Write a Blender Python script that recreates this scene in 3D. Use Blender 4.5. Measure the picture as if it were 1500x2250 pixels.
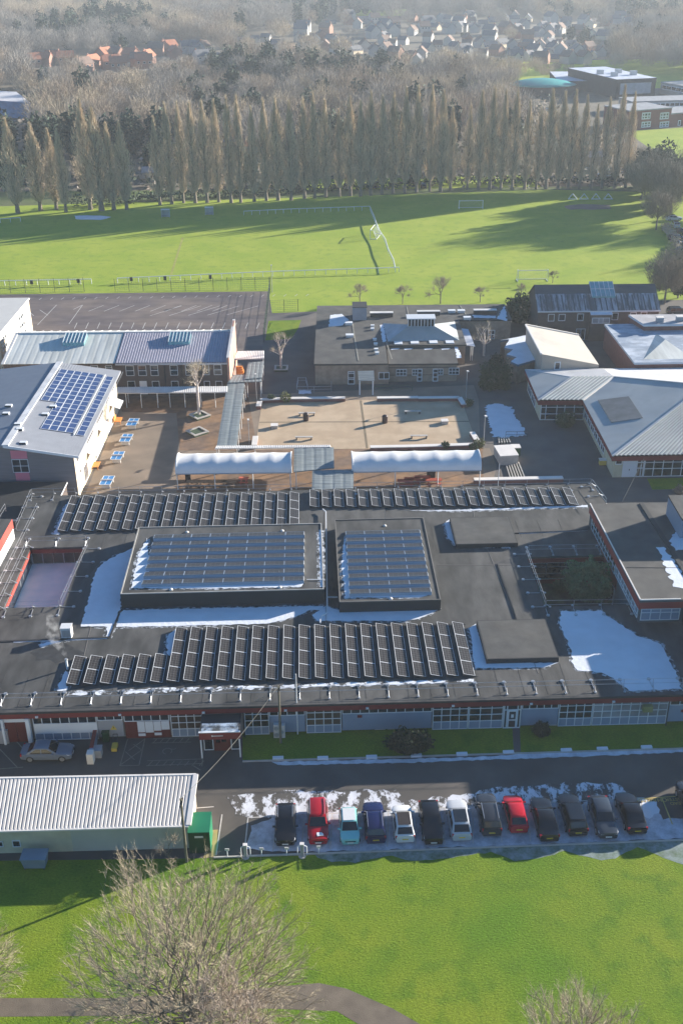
import bpy, bmesh, math, random
from mathutils import Vector, Matrix
from mathutils.geometry import tessellate_polygon
R = random.Random(7)
S = bpy.context.scene
for o in list(bpy.data.objects): bpy.data.objects.remove(o)
COL = S.collection

# ------------------------------------------------------------ camera, sky, sun, exposure
FP, TH, RO, CH = 2400.0, math.radians(27.9), math.radians(-0.5), 67.0
_f = Vector((0, math.cos(TH), -math.sin(TH))); _u = Vector((0, math.sin(TH), math.cos(TH))); _r = Vector((1, 0, 0))
_rt = _r*math.cos(RO)+_u*math.sin(RO); _up = -_r*math.sin(RO)+_u*math.cos(RO)
CAMP = Vector((0, 0, CH))
cd = bpy.data.cameras.new('camera'); cam = bpy.data.objects.new('camera', cd); COL.objects.link(cam)
M3 = Matrix((_rt, _up, -_f)).transposed()
cam.matrix_world = Matrix.Translation(CAMP) @ M3.to_4x4()
cd.sensor_fit = 'VERTICAL'; cd.sensor_height = 36; cd.lens = 36*FP/2250; cd.clip_end = 20000; cd.clip_start = 0.5
S.camera = cam
SUN_AZ, SUN_EL = math.radians(29), math.radians(13.8)      # measured from +X towards +Y
w = bpy.data.worlds.new('World'); S.world = w; w.use_nodes = True
nt = w.node_tree; bg = nt.nodes['Background']; sk = nt.nodes.new('ShaderNodeTexSky')
sk.sky_type = 'NISHITA'; sk.sun_disc = False; sk.sun_elevation = SUN_EL
sk.sun_rotation = math.radians(90)-SUN_AZ; sk.air_density = 1.0; sk.dust_density = 0.6; sk.ozone_density = 1.5
tn = nt.nodes.new('ShaderNodeMix'); tn.data_type = 'RGBA'; tn.blend_type = 'MULTIPLY'; tn.inputs[0].default_value = 1; tn.inputs[7].default_value = (.45, .88, 1.30, 1); nt.links.new(sk.outputs[0], tn.inputs[6]); nt.links.new(tn.outputs[2], bg.inputs[0]); bg.inputs[1].default_value = 0.050
sl = bpy.data.lights.new('sun', 'SUN'); sun = bpy.data.objects.new('sun', sl); COL.objects.link(sun)
sl.energy = 5.0; sl.angle = math.radians(0.5); sl.color = (1.0, 0.915, 0.79)
sd = Vector((math.cos(SUN_AZ)*math.cos(SUN_EL), math.sin(SUN_AZ)*math.cos(SUN_EL), math.sin(SUN_EL)))
sun.rotation_euler = sd.to_track_quat('Z', 'Y').to_euler(); sun.location = (0, 0, 200)
S.view_settings.view_transform = 'Standard'; S.view_settings.look = 'None'; S.view_settings.gamma = 1
S.view_settings.exposure = 1.6
S.cycles.max_bounces = 6; S.cycles.diffuse_bounces = 3; S.cycles.volume_bounces = 0; S.cycles.transparent_max_bounces = 8

# ------------------------------------------------------------ measuring helpers
def ray(px, py): return _f*FP+_rt*(px-750)+_up*(1125-py)
def G(px, py, z=0.0):
    d = ray(px, py); return CAMP+d*((z-CH)/d.z)
def P(p):
    v = Vector(p)-CAMP; q = v.dot(_f); return 750+FP*v.dot(_rt)/q, 1125-FP*v.dot(_up)/q
def GY(px, py, Y):
    d = ray(px, py); return CAMP+d*(Y/d.y)
def PXS(px, py, z=0): return 0.4547*FP/((G(px, py, z)-CAMP).length)

ONES = ['', 'first', 'second', 'third', 'fourth', 'fifth', 'sixth', 'seventh', 'eighth', 'ninth', 'tenth', 'eleventh', 'twelfth', 'thirteenth', 'fourteenth', 'fifteenth', 'sixteenth', 'seventeenth', 'eighteenth', 'nineteenth']
TENS = {2: ('twentieth', 'twenty'), 3: ('thirtieth', 'thirty'), 4: ('fortieth', 'forty'), 5: ('fiftieth', 'fifty'), 6: ('sixtieth', 'sixty')}
def nth(n):
    if n < 20: return ONES[n]
    t, u = divmod(n, 10); return TENS[t][0] if u == 0 else TENS[t][1]+'-'+ONES[u]

# ------------------------------------------------------------ materials
MATS = {}
def mat(name, col, rough=0.8, var=0.18, scale=0.6, bump=0.0, bscale=8.0, metal=0.0, col2=None, mixs=0.25, spec=0.4, stretch=None, thr=(0.42, 0.6)):
    if name in MATS: return MATS[name]
    m = bpy.data.materials.new(name); MATS[name] = m; m.use_nodes = True
    n = m.node_tree.nodes; l = m.node_tree.links; b = n['Principled BSDF']
    b.inputs['Roughness'].default_value = rough; b.inputs['Metallic'].default_value = metal
    b.inputs['Specular IOR Level'].default_value = spec
    geo = n.new('ShaderNodeNewGeometry'); src = geo.outputs['Position']
    if stretch:
        mp = n.new('ShaderNodeMapping'); mp.inputs['Scale'].default_value = stretch; l.new(src, mp.inputs[0]); src = mp.outputs[0]
    t1 = n.new('ShaderNodeTexNoise'); t1.inputs['Scale'].default_value = scale; t1.inputs['Detail'].default_value = 5; l.new(src, t1.inputs['Vector'])
    c = None
    if col2:
        t2 = n.new('ShaderNodeTexNoise'); t2.inputs['Scale'].default_value = mixs; t2.inputs['Detail'].default_value = 10; t2.inputs['Roughness'].default_value = .72 if 'frost' in name or 'snow' in name else .5; l.new(src, t2.inputs['Vector'])
        rp = n.new('ShaderNodeMapRange'); rp.inputs[1].default_value = thr[0]; rp.inputs[2].default_value = thr[1]; l.new(t2.outputs[0], rp.inputs[0])
        mx = n.new('ShaderNodeMix'); mx.data_type = 'RGBA'; mx.inputs[6].default_value = (*col, 1); mx.inputs[7].default_value = (*col2, 1)
        l.new(rp.outputs[0], mx.inputs[0]); c = mx.outputs[2]
    r1 = n.new('ShaderNodeMapRange'); r1.inputs[1].default_value = 0.3; r1.inputs[2].default_value = 0.7
    r1.inputs[3].default_value = 1-var; r1.inputs[4].default_value = 1+var; l.new(t1.outputs[0], r1.inputs[0])
    hs = n.new('ShaderNodeHueSaturation'); hs.inputs['Color'].default_value = (*col, 1)
    if c: l.new(c, hs.inputs['Color'])
    l.new(r1.outputs[0], hs.inputs['Value']); l.new(hs.outputs[0], b.inputs['Base Color'])
    if bump:
        t3 = n.new('ShaderNodeTexNoise'); t3.inputs['Scale'].default_value = bscale; t3.inputs['Detail'].default_value = 4; l.new(src, t3.inputs['Vector'])
        bp = n.new('ShaderNodeBump'); bp.inputs['Strength'].default_value = 1.0; bp.inputs['Distance'].default_value = bump
        l.new(t3.outputs[0], bp.inputs['Height']); l.new(bp.outputs[0], b.inputs['Normal'])
    return m

def grass_mat(name, c1, c2, c3, mow=0.0, bs=5.0, bump=0.12):
    m = bpy.data.materials.new(name); MATS[name] = m; m.use_nodes = True
    n = m.node_tree.nodes; l = m.node_tree.links; b = n['Principled BSDF']; b.inputs['Roughness'].default_value = 0.9
    b.inputs['Specular IOR Level'].default_value = 0.15
    geo = n.new('ShaderNodeNewGeometry'); P0 = geo.outputs['Position']
    def noise(s, d=5, rot=None, ro=.5, dist=0):
        t = n.new('ShaderNodeTexNoise'); t.inputs['Scale'].default_value = s; t.inputs['Detail'].default_value = d; t.inputs['Roughness'].default_value = ro; t.inputs['Distortion'].default_value = dist
        if rot:
            mp = n.new('ShaderNodeMapping'); mp.inputs['Scale'].default_value = rot; l.new(P0, mp.inputs[0]); l.new(mp.outputs[0], t.inputs['Vector'])
        else: l.new(P0, t.inputs['Vector'])
        return t.outputs[0]
    def mr(o, a, b_, c=0, d=1):
        r = n.new('ShaderNodeMapRange'); r.inputs[1].default_value = a; r.inputs[2].default_value = b_; r.inputs[3].default_value = c; r.inputs[4].default_value = d
        l.new(o, r.inputs[0]); return r.outputs[0]
    def mix(f, a, c_):
        x = n.new('ShaderNodeMix'); x.data_type = 'RGBA'; l.new(f, x.inputs[0])
        for s, v in ((6, a), (7, c_)):
            if isinstance(v, tuple): x.inputs[s].default_value = (*v, 1)
            else: l.new(v, x.inputs[s])
        return x.outputs[2]
    k = mix(mr(noise(0.11, 7), 0.35, 0.65), c1, c2)
    k = mix(mr(noise(0.5, 8), 0.50, 0.70), k, c3)
    hs = n.new('ShaderNodeHueSaturation'); l.new(k, hs.inputs['Color']); l.new(mr(noise(4.5, 9, (1, 1.7, 1), .72), 0.32, 0.68, 0.62, 1.38), hs.inputs['Value'])
    l.new(hs.outputs[0], b.inputs['Base Color'])
    bp = n.new('ShaderNodeBump'); bp.inputs['Strength'].default_value = 1.0; bp.inputs['Distance'].default_value = bump
    l.new(noise(bs, 8, (1, 1.35, 1), .68, .8), bp.inputs['Height']); l.new(bp.outputs[0], b.inputs['Normal'])
    return m

def patchy(name, base, snow, scale, lo, hi, st=None, snowvar=0.1):
    """one ground sheet whose own colour is base with ragged patches of snow"""
    m = mat(name, base, 0.85, 0.12, 0.9, 0.01, 20, col2=snow, mixs=scale, thr=(lo, hi), stretch=st)
    return m

def glass_mat(name, col, rough=0.08):
    m = mat(name, col, rough, 0.5, 0.35, spec=0.8); return m

LAWN = grass_mat('lawn_grass', (0.105, 0.200, 0.012), (0.185, 0.245, 0.018), (0.098, 0.180, 0.013), bs=4.5, bump=0.11)
FIELD = grass_mat('field_grass', (0.255, 0.345, 0.035), (0.33, 0.39, 0.05), (0.23, 0.315, 0.04), bs=1.5, bump=0.06)
ROUGHG = grass_mat('rough_grass', (0.11, 0.15, 0.05), (0.13, 0.14, 0.07), (0.08, 0.11, 0.04), bs=1.0)
ASPH = mat('asphalt', (0.085, 0.078, 0.072), 0.9, 0.15, 0.35, 0.008, 30, col2=(0.115, 0.102, 0.092), mixs=0.12)
ASPH2 = mat('yard_asphalt', (0.105, 0.098, 0.095), 0.9, 0.15, 0.3, 0.008, 30, col2=(0.135, 0.118, 0.105), mixs=0.1)
COURT = mat('court_asphalt', (0.115, 0.095, 0.098), 0.9, 0.22, 0.25, 0.008, 30, col2=(0.17, 0.135, 0.12), mixs=0.07, stretch=(1, 2, 1))
TAN = mat('tan_resin_paving', (0.44, 0.325, 0.215), 0.9, 0.08, 0.4, 0.005, 30, col2=(0.49, 0.37, 0.25), mixs=0.2)
BRICKP = mat('brown_brick_paving', (0.25, 0.15, 0.085), 0.9, 0.2, 0.8, 0.01, 12, col2=(0.18, 0.12, 0.085), mixs=0.3)
BEIGEA = mat('worn_beige_asphalt', (0.21, 0.165, 0.125), 0.9, 0.15, 0.3, 0.01, 20, col2=(0.26, 0.20, 0.15), mixs=0.12)
FELT = mat('roof_felt', (0.056, 0.056, 0.055), 0.85, 0.32, 0.8, 0.01, 6, col2=(0.090, 0.088, 0.085), mixs=0.3, stretch=(1.0, 0.35, 1))
FELT2 = mat('roof_felt_worn', (0.092, 0.088, 0.082), 0.85, 0.22, 0.6, 0.01, 6, col2=(0.075, 0.074, 0.072), mixs=0.35)
FELTLINE = mat('roof_seam', (0.16, 0.15, 0.14), 0.8)
FELTDK = mat('roof_felt_upstand', (0.035, 0.036, 0.038), 0.7, 0.1)
SNOW = mat('snow', (0.70, 0.73, 0.78), 0.75, 0.05, 0.7, 0.03, 3, spec=0.2)
WETF = mat('wet_felt', (0.035, 0.034, 0.034), 0.45, 0.15, 0.5)
RED = mat('dark_red_cladding', (0.20, 0.030, 0.028), 0.55, 0.08)
REDD = mat('dark_red_door', (0.13, 0.025, 0.022), 0.55, 0.1)
WHITE = mat('white_paint', (0.72, 0.74, 0.76), 0.5, 0.04)
WHITEM = mat('white_upvc', (0.62, 0.64, 0.67), 0.4, 0.04)
GREYP = mat('grey_render_panel', (0.34, 0.34, 0.36), 0.7, 0.07, 0.5)
LBLUE = mat('blue_grey_panel', (0.23, 0.29, 0.38), 0.6, 0.05)
PALEP = mat('pale_panel', (0.55, 0.57, 0.62), 0.6, 0.05)
GLASS = glass_mat('window_glass', (0.022, 0.028, 0.036))
GLASSW = glass_mat('window_glass_with_room', (0.085, 0.06, 0.045), 0.15)
GLASSC = glass_mat('window_glass_with_curtain', (0.24, 0.25, 0.27), 0.25)
STEEL = mat('galvanised_steel', (0.45, 0.46, 0.48), 0.4, 0.1, 2, metal=0.55)
STEELB = mat('bright_galvanised', (0.68, 0.68, 0.68), 0.5, 0.05, 2)
DKMET = mat('dark_metal', (0.05, 0.053, 0.058), 0.5, 0.1, metal=0.3)
PVCELL = mat('solar_cells', (0.026, 0.023, 0.022), 0.45, 0.1, 3, spec=0.22)
PVBLUE = mat('blue_solar_cells', (0.035, 0.062, 0.16), 0.25, 0.15, 3, spec=0.5)
PVLINE = mat('solar_cell_busbar', (0.16, 0.155, 0.16), 0.4, 0.05)
DEFL = mat('aluminium_deflector', (0.33, 0.38, 0.44), 0.5, 0.05, metal=0.2)
BRICKT = mat('buff_brick', (0.36, 0.27, 0.20), 0.9, 0.16, 1.5, 0.01, 12, col2=(0.30, 0.22, 0.165), mixs=0.5)
BRICKD = mat('dark_brown_brick', (0.105, 0.080, 0.070), 0.9, 0.14, 1.5, 0.01, 12)
BRICKR = mat('red_brick', (0.24, 0.095, 0.075), 0.9, 0.14, 1.5, 0.01, 12)
PINKB = mat('pink_brick', (0.50, 0.29, 0.22), 0.9, 0.1, 1.5, 0.01, 12)
CREAM = mat('cream_render', (0.70, 0.58, 0.42), 0.8, 0.05, 0.8)
CREAM2 = mat('cream_block_wall', (0.56, 0.52, 0.37), 0.85, 0.12, 0.8, col2=(0.46, 0.36, 0.20), mixs=0.25, thr=(0.6, 0.75))
PALEG = mat('pale_green_grey_wall', (0.47, 0.47, 0.40), 0.85, 0.05, 0.5)
SHEET = mat('fibre_cement_sheet', (0.63, 0.585, 0.54), 0.8, 0.12, 0.9, stretch=(3, 0.6, 1))
SHEET2 = mat('weathered_roof_sheet', (0.54, 0.55, 0.51), 0.85, 0.14, 0.8, stretch=(1.6, 0.2, 1), col2=(0.64, 0.65, 0.61), mixs=0.25)
TILEG = mat('grey_purple_sheet', (0.38, 0.36, 0.42), 0.7, 0.08, 1)
METALR = mat('grey_standing_seam', (0.30, 0.31, 0.34), 0.6, 0.06, 0.8, metal=0.2)
BLUEM = mat('blue_grey_and_shade_toned_roof', (0.20, 0.23, 0.28), 0.6, 0.06, 0.8, metal=0.2)
HIPR = mat('pale_profiled_roof', (0.42, 0.44, 0.43), 0.75, 0.08, 0.6, col2=(0.34, 0.37, 0.38), mixs=0.15)
FROST = mat('frosted_roof', (0.60, 0.64, 0.72), 0.7, 0.12, 1.0, col2=(0.42, 0.46, 0.54), mixs=0.25)
FROSTSL = mat('slate_with_frost', (0.115, 0.12, 0.13), 0.8, 0.12, 1.0, col2=(0.42, 0.43, 0.47), mixs=0.6, thr=(0.45, 0.6), stretch=(2.2, 0.35, 0.35))
SLATE = mat('dark_slate', (0.085, 0.085, 0.09), 0.75, 0.12, 1.0, stretch=(0.5, 0.5, 6))
SLATECL = mat('slate_cladding', (0.19, 0.18, 0.19), 0.8, 0.14, 1.2, stretch=(0.3, 0.3, 8))
PINK = mat('pink_panel', (0.66, 0.20, 0.27), 0.6, 0.05)
MEMB = mat('white_membrane', (0.74, 0.73, 0.72), 0.6, 0.06, 0.7)
CANOPYG = mat('grey_canopy_sheet', (0.20, 0.225, 0.23), 0.6, 0.3, 1.2, stretch=(0.3, 4, 1))
CANOPYW = mat('corrugated_white_sheet', (0.66, 0.64, 0.62), 0.7, 0.1)
GLAZR = mat('aqua_rooflight_glass', (0.16, 0.34, 0.38), 0.15, 0.15, 1, spec=0.7)
CHAIN = mat('pale_coping', (0.70, 0.66, 0.62), 0.8, 0.06)
WOOD = mat('weathered_wood', (0.30, 0.21, 0.14), 0.8, 0.15, 3)
POLEM = mat('pole_timber', (0.17, 0.15, 0.11), 0.85, 0.15, 3)
ORANGE = mat('orange_wood', (0.62, 0.25, 0.06), 0.6, 0.08)
TTBLUE = mat('blue_table_top', (0.03, 0.20, 0.50), 0.4, 0.05)
GREENC = mat('green_container_paint', (0.012, 0.17, 0.085), 0.45, 0.06)
GREEND = mat('dark_green_paint', (0.010, 0.055, 0.022), 0.5, 0.08)
BLUEBOX = mat('grey_blue_metal', (0.21, 0.27, 0.33), 0.6, 0.12)
BLACK = mat('black_plastic', (0.015, 0.015, 0.017), 0.5, 0.1)
CONC = mat('pale_concrete', (0.46, 0.43, 0.39), 0.9, 0.12, 1.2)
KERBW = mat('whitewashed_stone', (0.75, 0.77, 0.80), 0.7, 0.04)
YELLOW = mat('yellow_paint', (0.62, 0.45, 0.07), 0.6, 0.1)
LINEW = mat('worn_white_line', (0.50, 0.48, 0.46), 0.8, 0.15, 2)
LINEY = mat('worn_yellow_line', (0.55, 0.42, 0.14), 0.8, 0.15, 2)
LINEG = mat('faded_line', (0.23, 0.22, 0.19), 0.8, 0.2, 2)
TAR = mat('dark_joint', (0.20, 0.155, 0.10), 0.9)
TYRE = mat('tyre_rubber', (0.02, 0.02, 0.021), 0.8, 0.1)
RIM = mat('alloy_rim', (0.50, 0.50, 0.52), 0.35, 0.05, metal=0.7)
CARGLASS = mat('car_glass', (0.012, 0.014, 0.017), 0.05, 0.1, spec=0.9)
LAMPC = mat('headlamp_glass', (0.60, 0.63, 0.68), 0.15, 0.05, spec=0.8)
LAMPR = mat('tail_lamp_red', (0.42, 0.012, 0.015), 0.25, 0.05, spec=0.8)
PLATEW = mat('white_number_plate', (0.75, 0.75, 0.74), 0.4, 0.03)
PLATEY = mat('yellow_number_plate', (0.70, 0.50, 0.06), 0.4, 0.03)
BARK = mat('bark_grey_brown', (0.20, 0.165, 0.125), 0.9, 0.2, 2)
BARKP = mat('pale_birch_bark', (0.62, 0.53, 0.47), 0.8, 0.15, 3)
TWIG = mat('bare_twigs', (0.33, 0.27, 0.20), 0.9, 0.2, 0.5)
TWIGL = mat('pale_bare_twigs', (0.46, 0.385, 0.27), 0.9, 0.2, 0.5)
TWIGP = mat('poplar_twigs', (0.56, 0.45, 0.32), 0.9, 0.18, 0.25)
TW1 = mat('woodland_twigs_brown', (0.30, 0.235, 0.175), 0.9, 0.2, 0.1)
TW2 = mat('woodland_twigs_grey', (0.29, 0.26, 0.23), 0.9, 0.2, 0.1)
TW3 = mat('woodland_twigs_tan', (0.42, 0.34, 0.24), 0.9, 0.2, 0.1)
EVG = mat('evergreen_leaves', (0.028, 0.052, 0.028), 0.8, 0.3, 0.6)
EVG2 = mat('shrub_leaves', (0.055, 0.085, 0.035), 0.8, 0.3, 1.5)
EVG3 = mat('yellow_green_leaves', (0.14, 0.15, 0.05), 0.8, 0.3, 1.5)
TERRA = mat('orange_roof_tiles', (0.42, 0.17, 0.10), 0.85, 0.1, 1)
GREYT = mat('grey_roof_tiles', (0.15, 0.15, 0.16), 0.85, 0.12, 1)
BROWNT = mat('brown_roof_tiles', (0.22, 0.15, 0.12), 0.85, 0.12, 1)
WHITEW = mat('white_rendered_wall', (0.44, 0.42, 0.39), 0.85, 0.05)
PONY = mat('house_brick', (0.34, 0.19, 0.14), 0.85, 0.1)

# ------------------------------------------------------------ mesh building
class MB:
    def __init__(s): s.v = []; s.f = []; s.m = []; s.k = 0
    def face(s, idx): s.f.append(idx); s.m.append(s.k)
    def poly(s, pts):
        b = len(s.v); s.v += [tuple(p) for p in pts]; s.face(tuple(range(b, b+len(pts))))
    def hexa(s, p):   # 8 points: bottom 0-3 ccw, top 4-7
        b = len(s.v); s.v += [tuple(q) for q in p]
        for q in ((3, 2, 1, 0), (4, 5, 6, 7), (0, 1, 5, 4), (1, 2, 6, 5), (2, 3, 7, 6), (3, 0, 4, 7)): s.face(tuple(b+i for i in q))
    def box(s, x0, x1, y0, y1, z0, z1, T=None):
        p = [Vector(q) for q in ((x0, y0, z0), (x1, y0, z0), (x1, y1, z0), (x0, y1, z0), (x0, y0, z1), (x1, y0, z1), (x1, y1, z1), (x0, y1, z1))]
        if T: p = [T(q) for q in p]
        s.hexa(p)
    def bar(s, a, b, w, h=None):
        a = Vector(a); b = Vector(b); d = b-a
        if d.length < 1e-6: return
        d.normalize(); up = Vector((0, 0, 1)) if abs(d.z) < .95 else Vector((0, 1, 0))
        x = d.cross(up).normalized()*(w/2); y = x.cross(d).normalized()*((h or w)/2)
        s.hexa([a-x-y, a+x-y, b+x-y, b-x-y, a-x+y, a+x+y, b+x+y, b-x+y])
    def tube(s, a, b, r0, r1=None, n=8, cap=True):
        a = Vector(a); b = Vector(b); r1 = r0 if r1 is None else r1; d = (b-a)
        if d.length < 1e-6: return
        d.normalize(); up = Vector((0, 0, 1)) if abs(d.z) < .95 else Vector((0, 1, 0)); x = d.cross(up).normalized(); y = x.cross(d)
        base = len(s.v)
        for c, r in ((a, r0), (b, r1)):
            for i in range(n):
                t = 2*math.pi*i/n; s.v.append(tuple(c+x*(r*math.cos(t))+y*(r*math.sin(t))))
        for i in range(n): s.face((base+i, base+(i+1) % n, base+n+(i+1) % n, base+n+i))
        if cap: s.face(tuple(base+n+i for i in range(n))); s.face(tuple(base+n-1-i for i in range(n)))
    def rings(s, rs, cap=True):
        b = len(s.v); n = len(rs[0])
        for r in rs: s.v += [tuple(p) for p in r]
        for k in range(len(rs)-1):
            for i in range(n): s.face((b+k*n+i, b+k*n+(i+1) % n, b+(k+1)*n+(i+1) % n, b+(k+1)*n+i))
        if cap: s.face(tuple(b+n-1-i for i in range(n))); s.face(tuple(b+(len(rs)-1)*n+i for i in range(n)))
    def slab(s, loops, z0, z1, sides=True, bottom=False):
        """loops: list of xy loops (first outer, rest holes)"""
        L = [[Vector((p[0], p[1], 0)) for p in l] for l in loops]
        tris = tessellate_polygon(L); flat = [p for l in L for p in l]
        b = len(s.v); s.v += [(p.x, p.y, z1) for p in flat]
        for t in tris:
            a, c, d = (flat[i] for i in t)
            t = t if (c-a).cross(d-a).z > 0 else t[::-1]
            s.face(tuple(b+i for i in t))
            if bottom: pass
        if sides:
            for l in L:
                n = len(l)
                for i in range(n):
                    p, q = l[i], l[(i+1) % n]; s.poly([(p.x, p.y, z0), (q.x, q.y, z0), (q.x, q.y, z1), (p.x, p.y, z1)])
    def sheet(s, pts, z):
        s.slab([pts], z, z, sides=False)
    def build(s, name, mats, parent=None, smooth=False, origin=None):
        if not isinstance(mats, (list, tuple)): mats = [mats]
        me = bpy.data.meshes.new(name)
        off = None
        if parent is not None: off = parent.matrix_world.inverted() if False else None
        vv = s.v
        o0 = Vector((0, 0, 0))
        if parent is not None: o0 = parent.get('_o', None); o0 = Vector(o0) if o0 is not None else Vector((0, 0, 0))
        elif origin is not None: o0 = Vector(origin)
        if o0.length > 0: vv = [(p[0]-o0.x, p[1]-o0.y, p[2]-o0.z) for p in vv]
        me.from_pydata(vv, [], s.f)
        for m in mats: me.materials.append(m)
        if len(mats) > 1: me.polygons.foreach_set('material_index', s.m)
        if smooth: me.polygons.foreach_set('use_smooth', [True]*len(s.f))
        me.update()
        o = bpy.data.objects.new(name, me); COL.objects.link(o)
        if parent is not None: o.parent = parent
        if parent is not None: o['_o'] = tuple(o0)
        elif origin is not None: o.location = o0
        return o
def thing(name, label, cat, loc=(0, 0, 0), group=None):
    """empty at the thing's base; its parts are given in world coordinates"""
    o = bpy.data.objects.new(name, None); COL.objects.link(o); o.location = loc; o.empty_display_size = .5
    o['_o'] = tuple(loc); o['label'] = label; o['category'] = cat
    if group: o['group'] = group
    return o
def tag(o, label, cat, group=None):
    o['label'] = label; o['category'] = cat
    if group: o['group'] = group
    return o
def struct(o): o['kind'] = 'structure'; return o
def copy_tree(o, parent=None):
    c = o.copy(); COL.objects.link(c)
    if parent is not None: c.parent = parent
    for ch in list(o.children): copy_tree(ch, c)
    return c
def place(o, loc, rz=0.0, label=None, scale=None):
    o.location = loc; o.rotation_euler = (0, 0, rz)
    if label: o['label'] = label
    if scale: o.scale = scale if isinstance(scale, (tuple, list)) else (scale,)*3
    return o

class Wall:
    """vertical face from ground point a to b; outside is to the right of a->b"""
    def __init__(s, a, b):
        s.a = Vector((a[0], a[1], 0)); d = Vector((b[0]-a[0], b[1]-a[1], 0)); s.L = d.length; s.d = d.normalized(); s.n = Vector((s.d.y, -s.d.x, 0))
    def pt(s, u, v, z): return s.a+s.d*u+s.n*v+Vector((0, 0, z))
    def px(s, x, y):
        r = ray(x, y); t = (s.a-CAMP).dot(s.n)/r.dot(s.n); p = CAMP+r*t; return (p-s.a).dot(s.d), p.z
    def T(s, q): return s.pt(q.x, q.y, q.z)
    def box(s, mb, u0, u1, v0, v1, z0, z1): mb.hexa([s.pt(u0, v1, z0), s.pt(u1, v1, z0), s.pt(u1, v0, z0), s.pt(u0, v0, z0), s.pt(u0, v1, z1), s.pt(u1, v1, z1), s.pt(u1, v0, z1), s.pt(u0, v0, z1)])
def window(root, W, u0, u1, z0, z1, us=(), zs=(), t=0.07, gm=None, fm=None, out=0.03, extra=None, name='window'):
    mb = MB(); v = out+0.05
    W.box(mb, u0, u1, 0, v, z0, z0+t); W.box(mb, u0, u1, 0, v, z1-t, z1)
    for u in (u0, u1-t): W.box(mb, u, u+t, 0, v-.003, z0+t, z1-t)
    for u in us:
        uu = u0+(u1-u0)*u; W.box(mb, uu-t/2, uu+t/2, 0, v-.006, z0+t, z1-t)
    for z in zs:
        zz = z0+(z1-z0)*z; W.box(mb, u0+t, u1-t, 0, v-.009, zz-t/2, zz+t/2)
    if extra:
        for (a, b, c, d) in extra: W.box(mb, u0+(u1-u0)*a, u0+(u1-u0)*b, 0, v-.012, z0+(z1-z0)*c, z0+(z1-z0)*d)
    f = mb.build(name, fm or WHITE, root)
    g = MB(); W.box(g, u0+t*.5, u1-t*.5, 0, out-.005, z0+t*.5, z1-t*.5); g.build('pane', gm or GLASS, f)
    return f
def winpx(root, W, x0, y0, x1, y1, **k):
    xm, ym = (x0+x1)/2, (y0+y1)/2
    u0 = W.px(x0, ym)[0]; u1 = W.px(x1, ym)[0]; z1 = W.px(xm, y0)[1]; z0 = W.px(xm, y1)[1]
    if u0 > u1: u0, u1 = u1, u0
    return window(root, W, u0, u1, max(z0, 0.02), z1, **k)
def panel_px(root, W, x0, y0, x1, y1, m, name='panel', out=0.02):
    xm, ym = (x0+x1)/2, (y0+y1)/2; u0 = W.px(x0, ym)[0]; u1 = W.px(x1, ym)[0]; z1 = W.px(xm, y0)[1]; z0 = W.px(xm, y1)[1]
    b = MB(); W.box(b, min(u0, u1), max(u0, u1), 0, out, max(z0, 0.01), z1); return b.build(name, m, root)
def text_obj(s, name, size, m, loc, rot, parent=None, label=None, cat=None, align='CENTER'):
    c = bpy.data.curves.new(name, 'FONT'); c.body = s; c.size = size; c.align_x = align; c.align_y = 'CENTER'; c.extrude = 0.006; c.materials.append(m)
    t = bpy.data.objects.new(name+'_tmp', c); COL.objects.link(t)
    bpy.context.view_layer.update()
    me = bpy.data.meshes.new_from_object(t.evaluated_get(bpy.context.evaluated_depsgraph_get())); bpy.data.objects.remove(t)
    o = bpy.data.objects.new(name, me); COL.objects.link(o)
    if parent is not None: o.parent = parent; loc = Vector(loc)-Vector(parent['_o'])
    o.location = loc; o.rotation_euler = rot; return o
def corr_quad(mb, a, b, c, d, pitch, amp):
    """corrugated sheet: ribs run a->d, counted along a->b (d opposite a, c opposite b)"""
    a, b, c, d = map(Vector, (a, b, c, d)); L = max((b-a).length, (c-d).length); n = max(2, int(L/pitch))
    nr = (b-a).cross(d-a).normalized()
    if nr.z < 0: nr = -nr
    base = len(mb.v); k = 0
    for i in range(n+1):
        for (f, h) in ((0, 0), (.25, amp), (.75, amp), (1.0, 0))[:3] if i < n else ((0, 0),):
            t = (i+f)/n; mb.v.append(tuple(a.lerp(b, t)+nr*h)); mb.v.append(tuple(d.lerp(c, t)+nr*h)); k += 1
    for i in range(k-1): mb.face((base+2*i, base+2*i+2, base+2*i+3, base+2*i+1))
def pxpoly(pts, z=0): return [G(x, y, z) for x, y in pts]
def ragged(pts, step=1.0, amp=0.25, seed=1):
    r = random.Random(seed); out = []
    n = len(pts)
    for i in range(n):
        a, b = Vector(pts[i][:2]), Vector(pts[(i+1) % n][:2]); L = (b-a).length; k = max(1, int(L/step)); nn = Vector((-(b-a).y, (b-a).x)).normalized() if L > 0 else Vector((0, 0))
        for j in range(k):
            p = a.lerp(b, j/k)+nn*(r.uniform(-amp, amp)); out.append((p.x, p.y))
    return out

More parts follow.
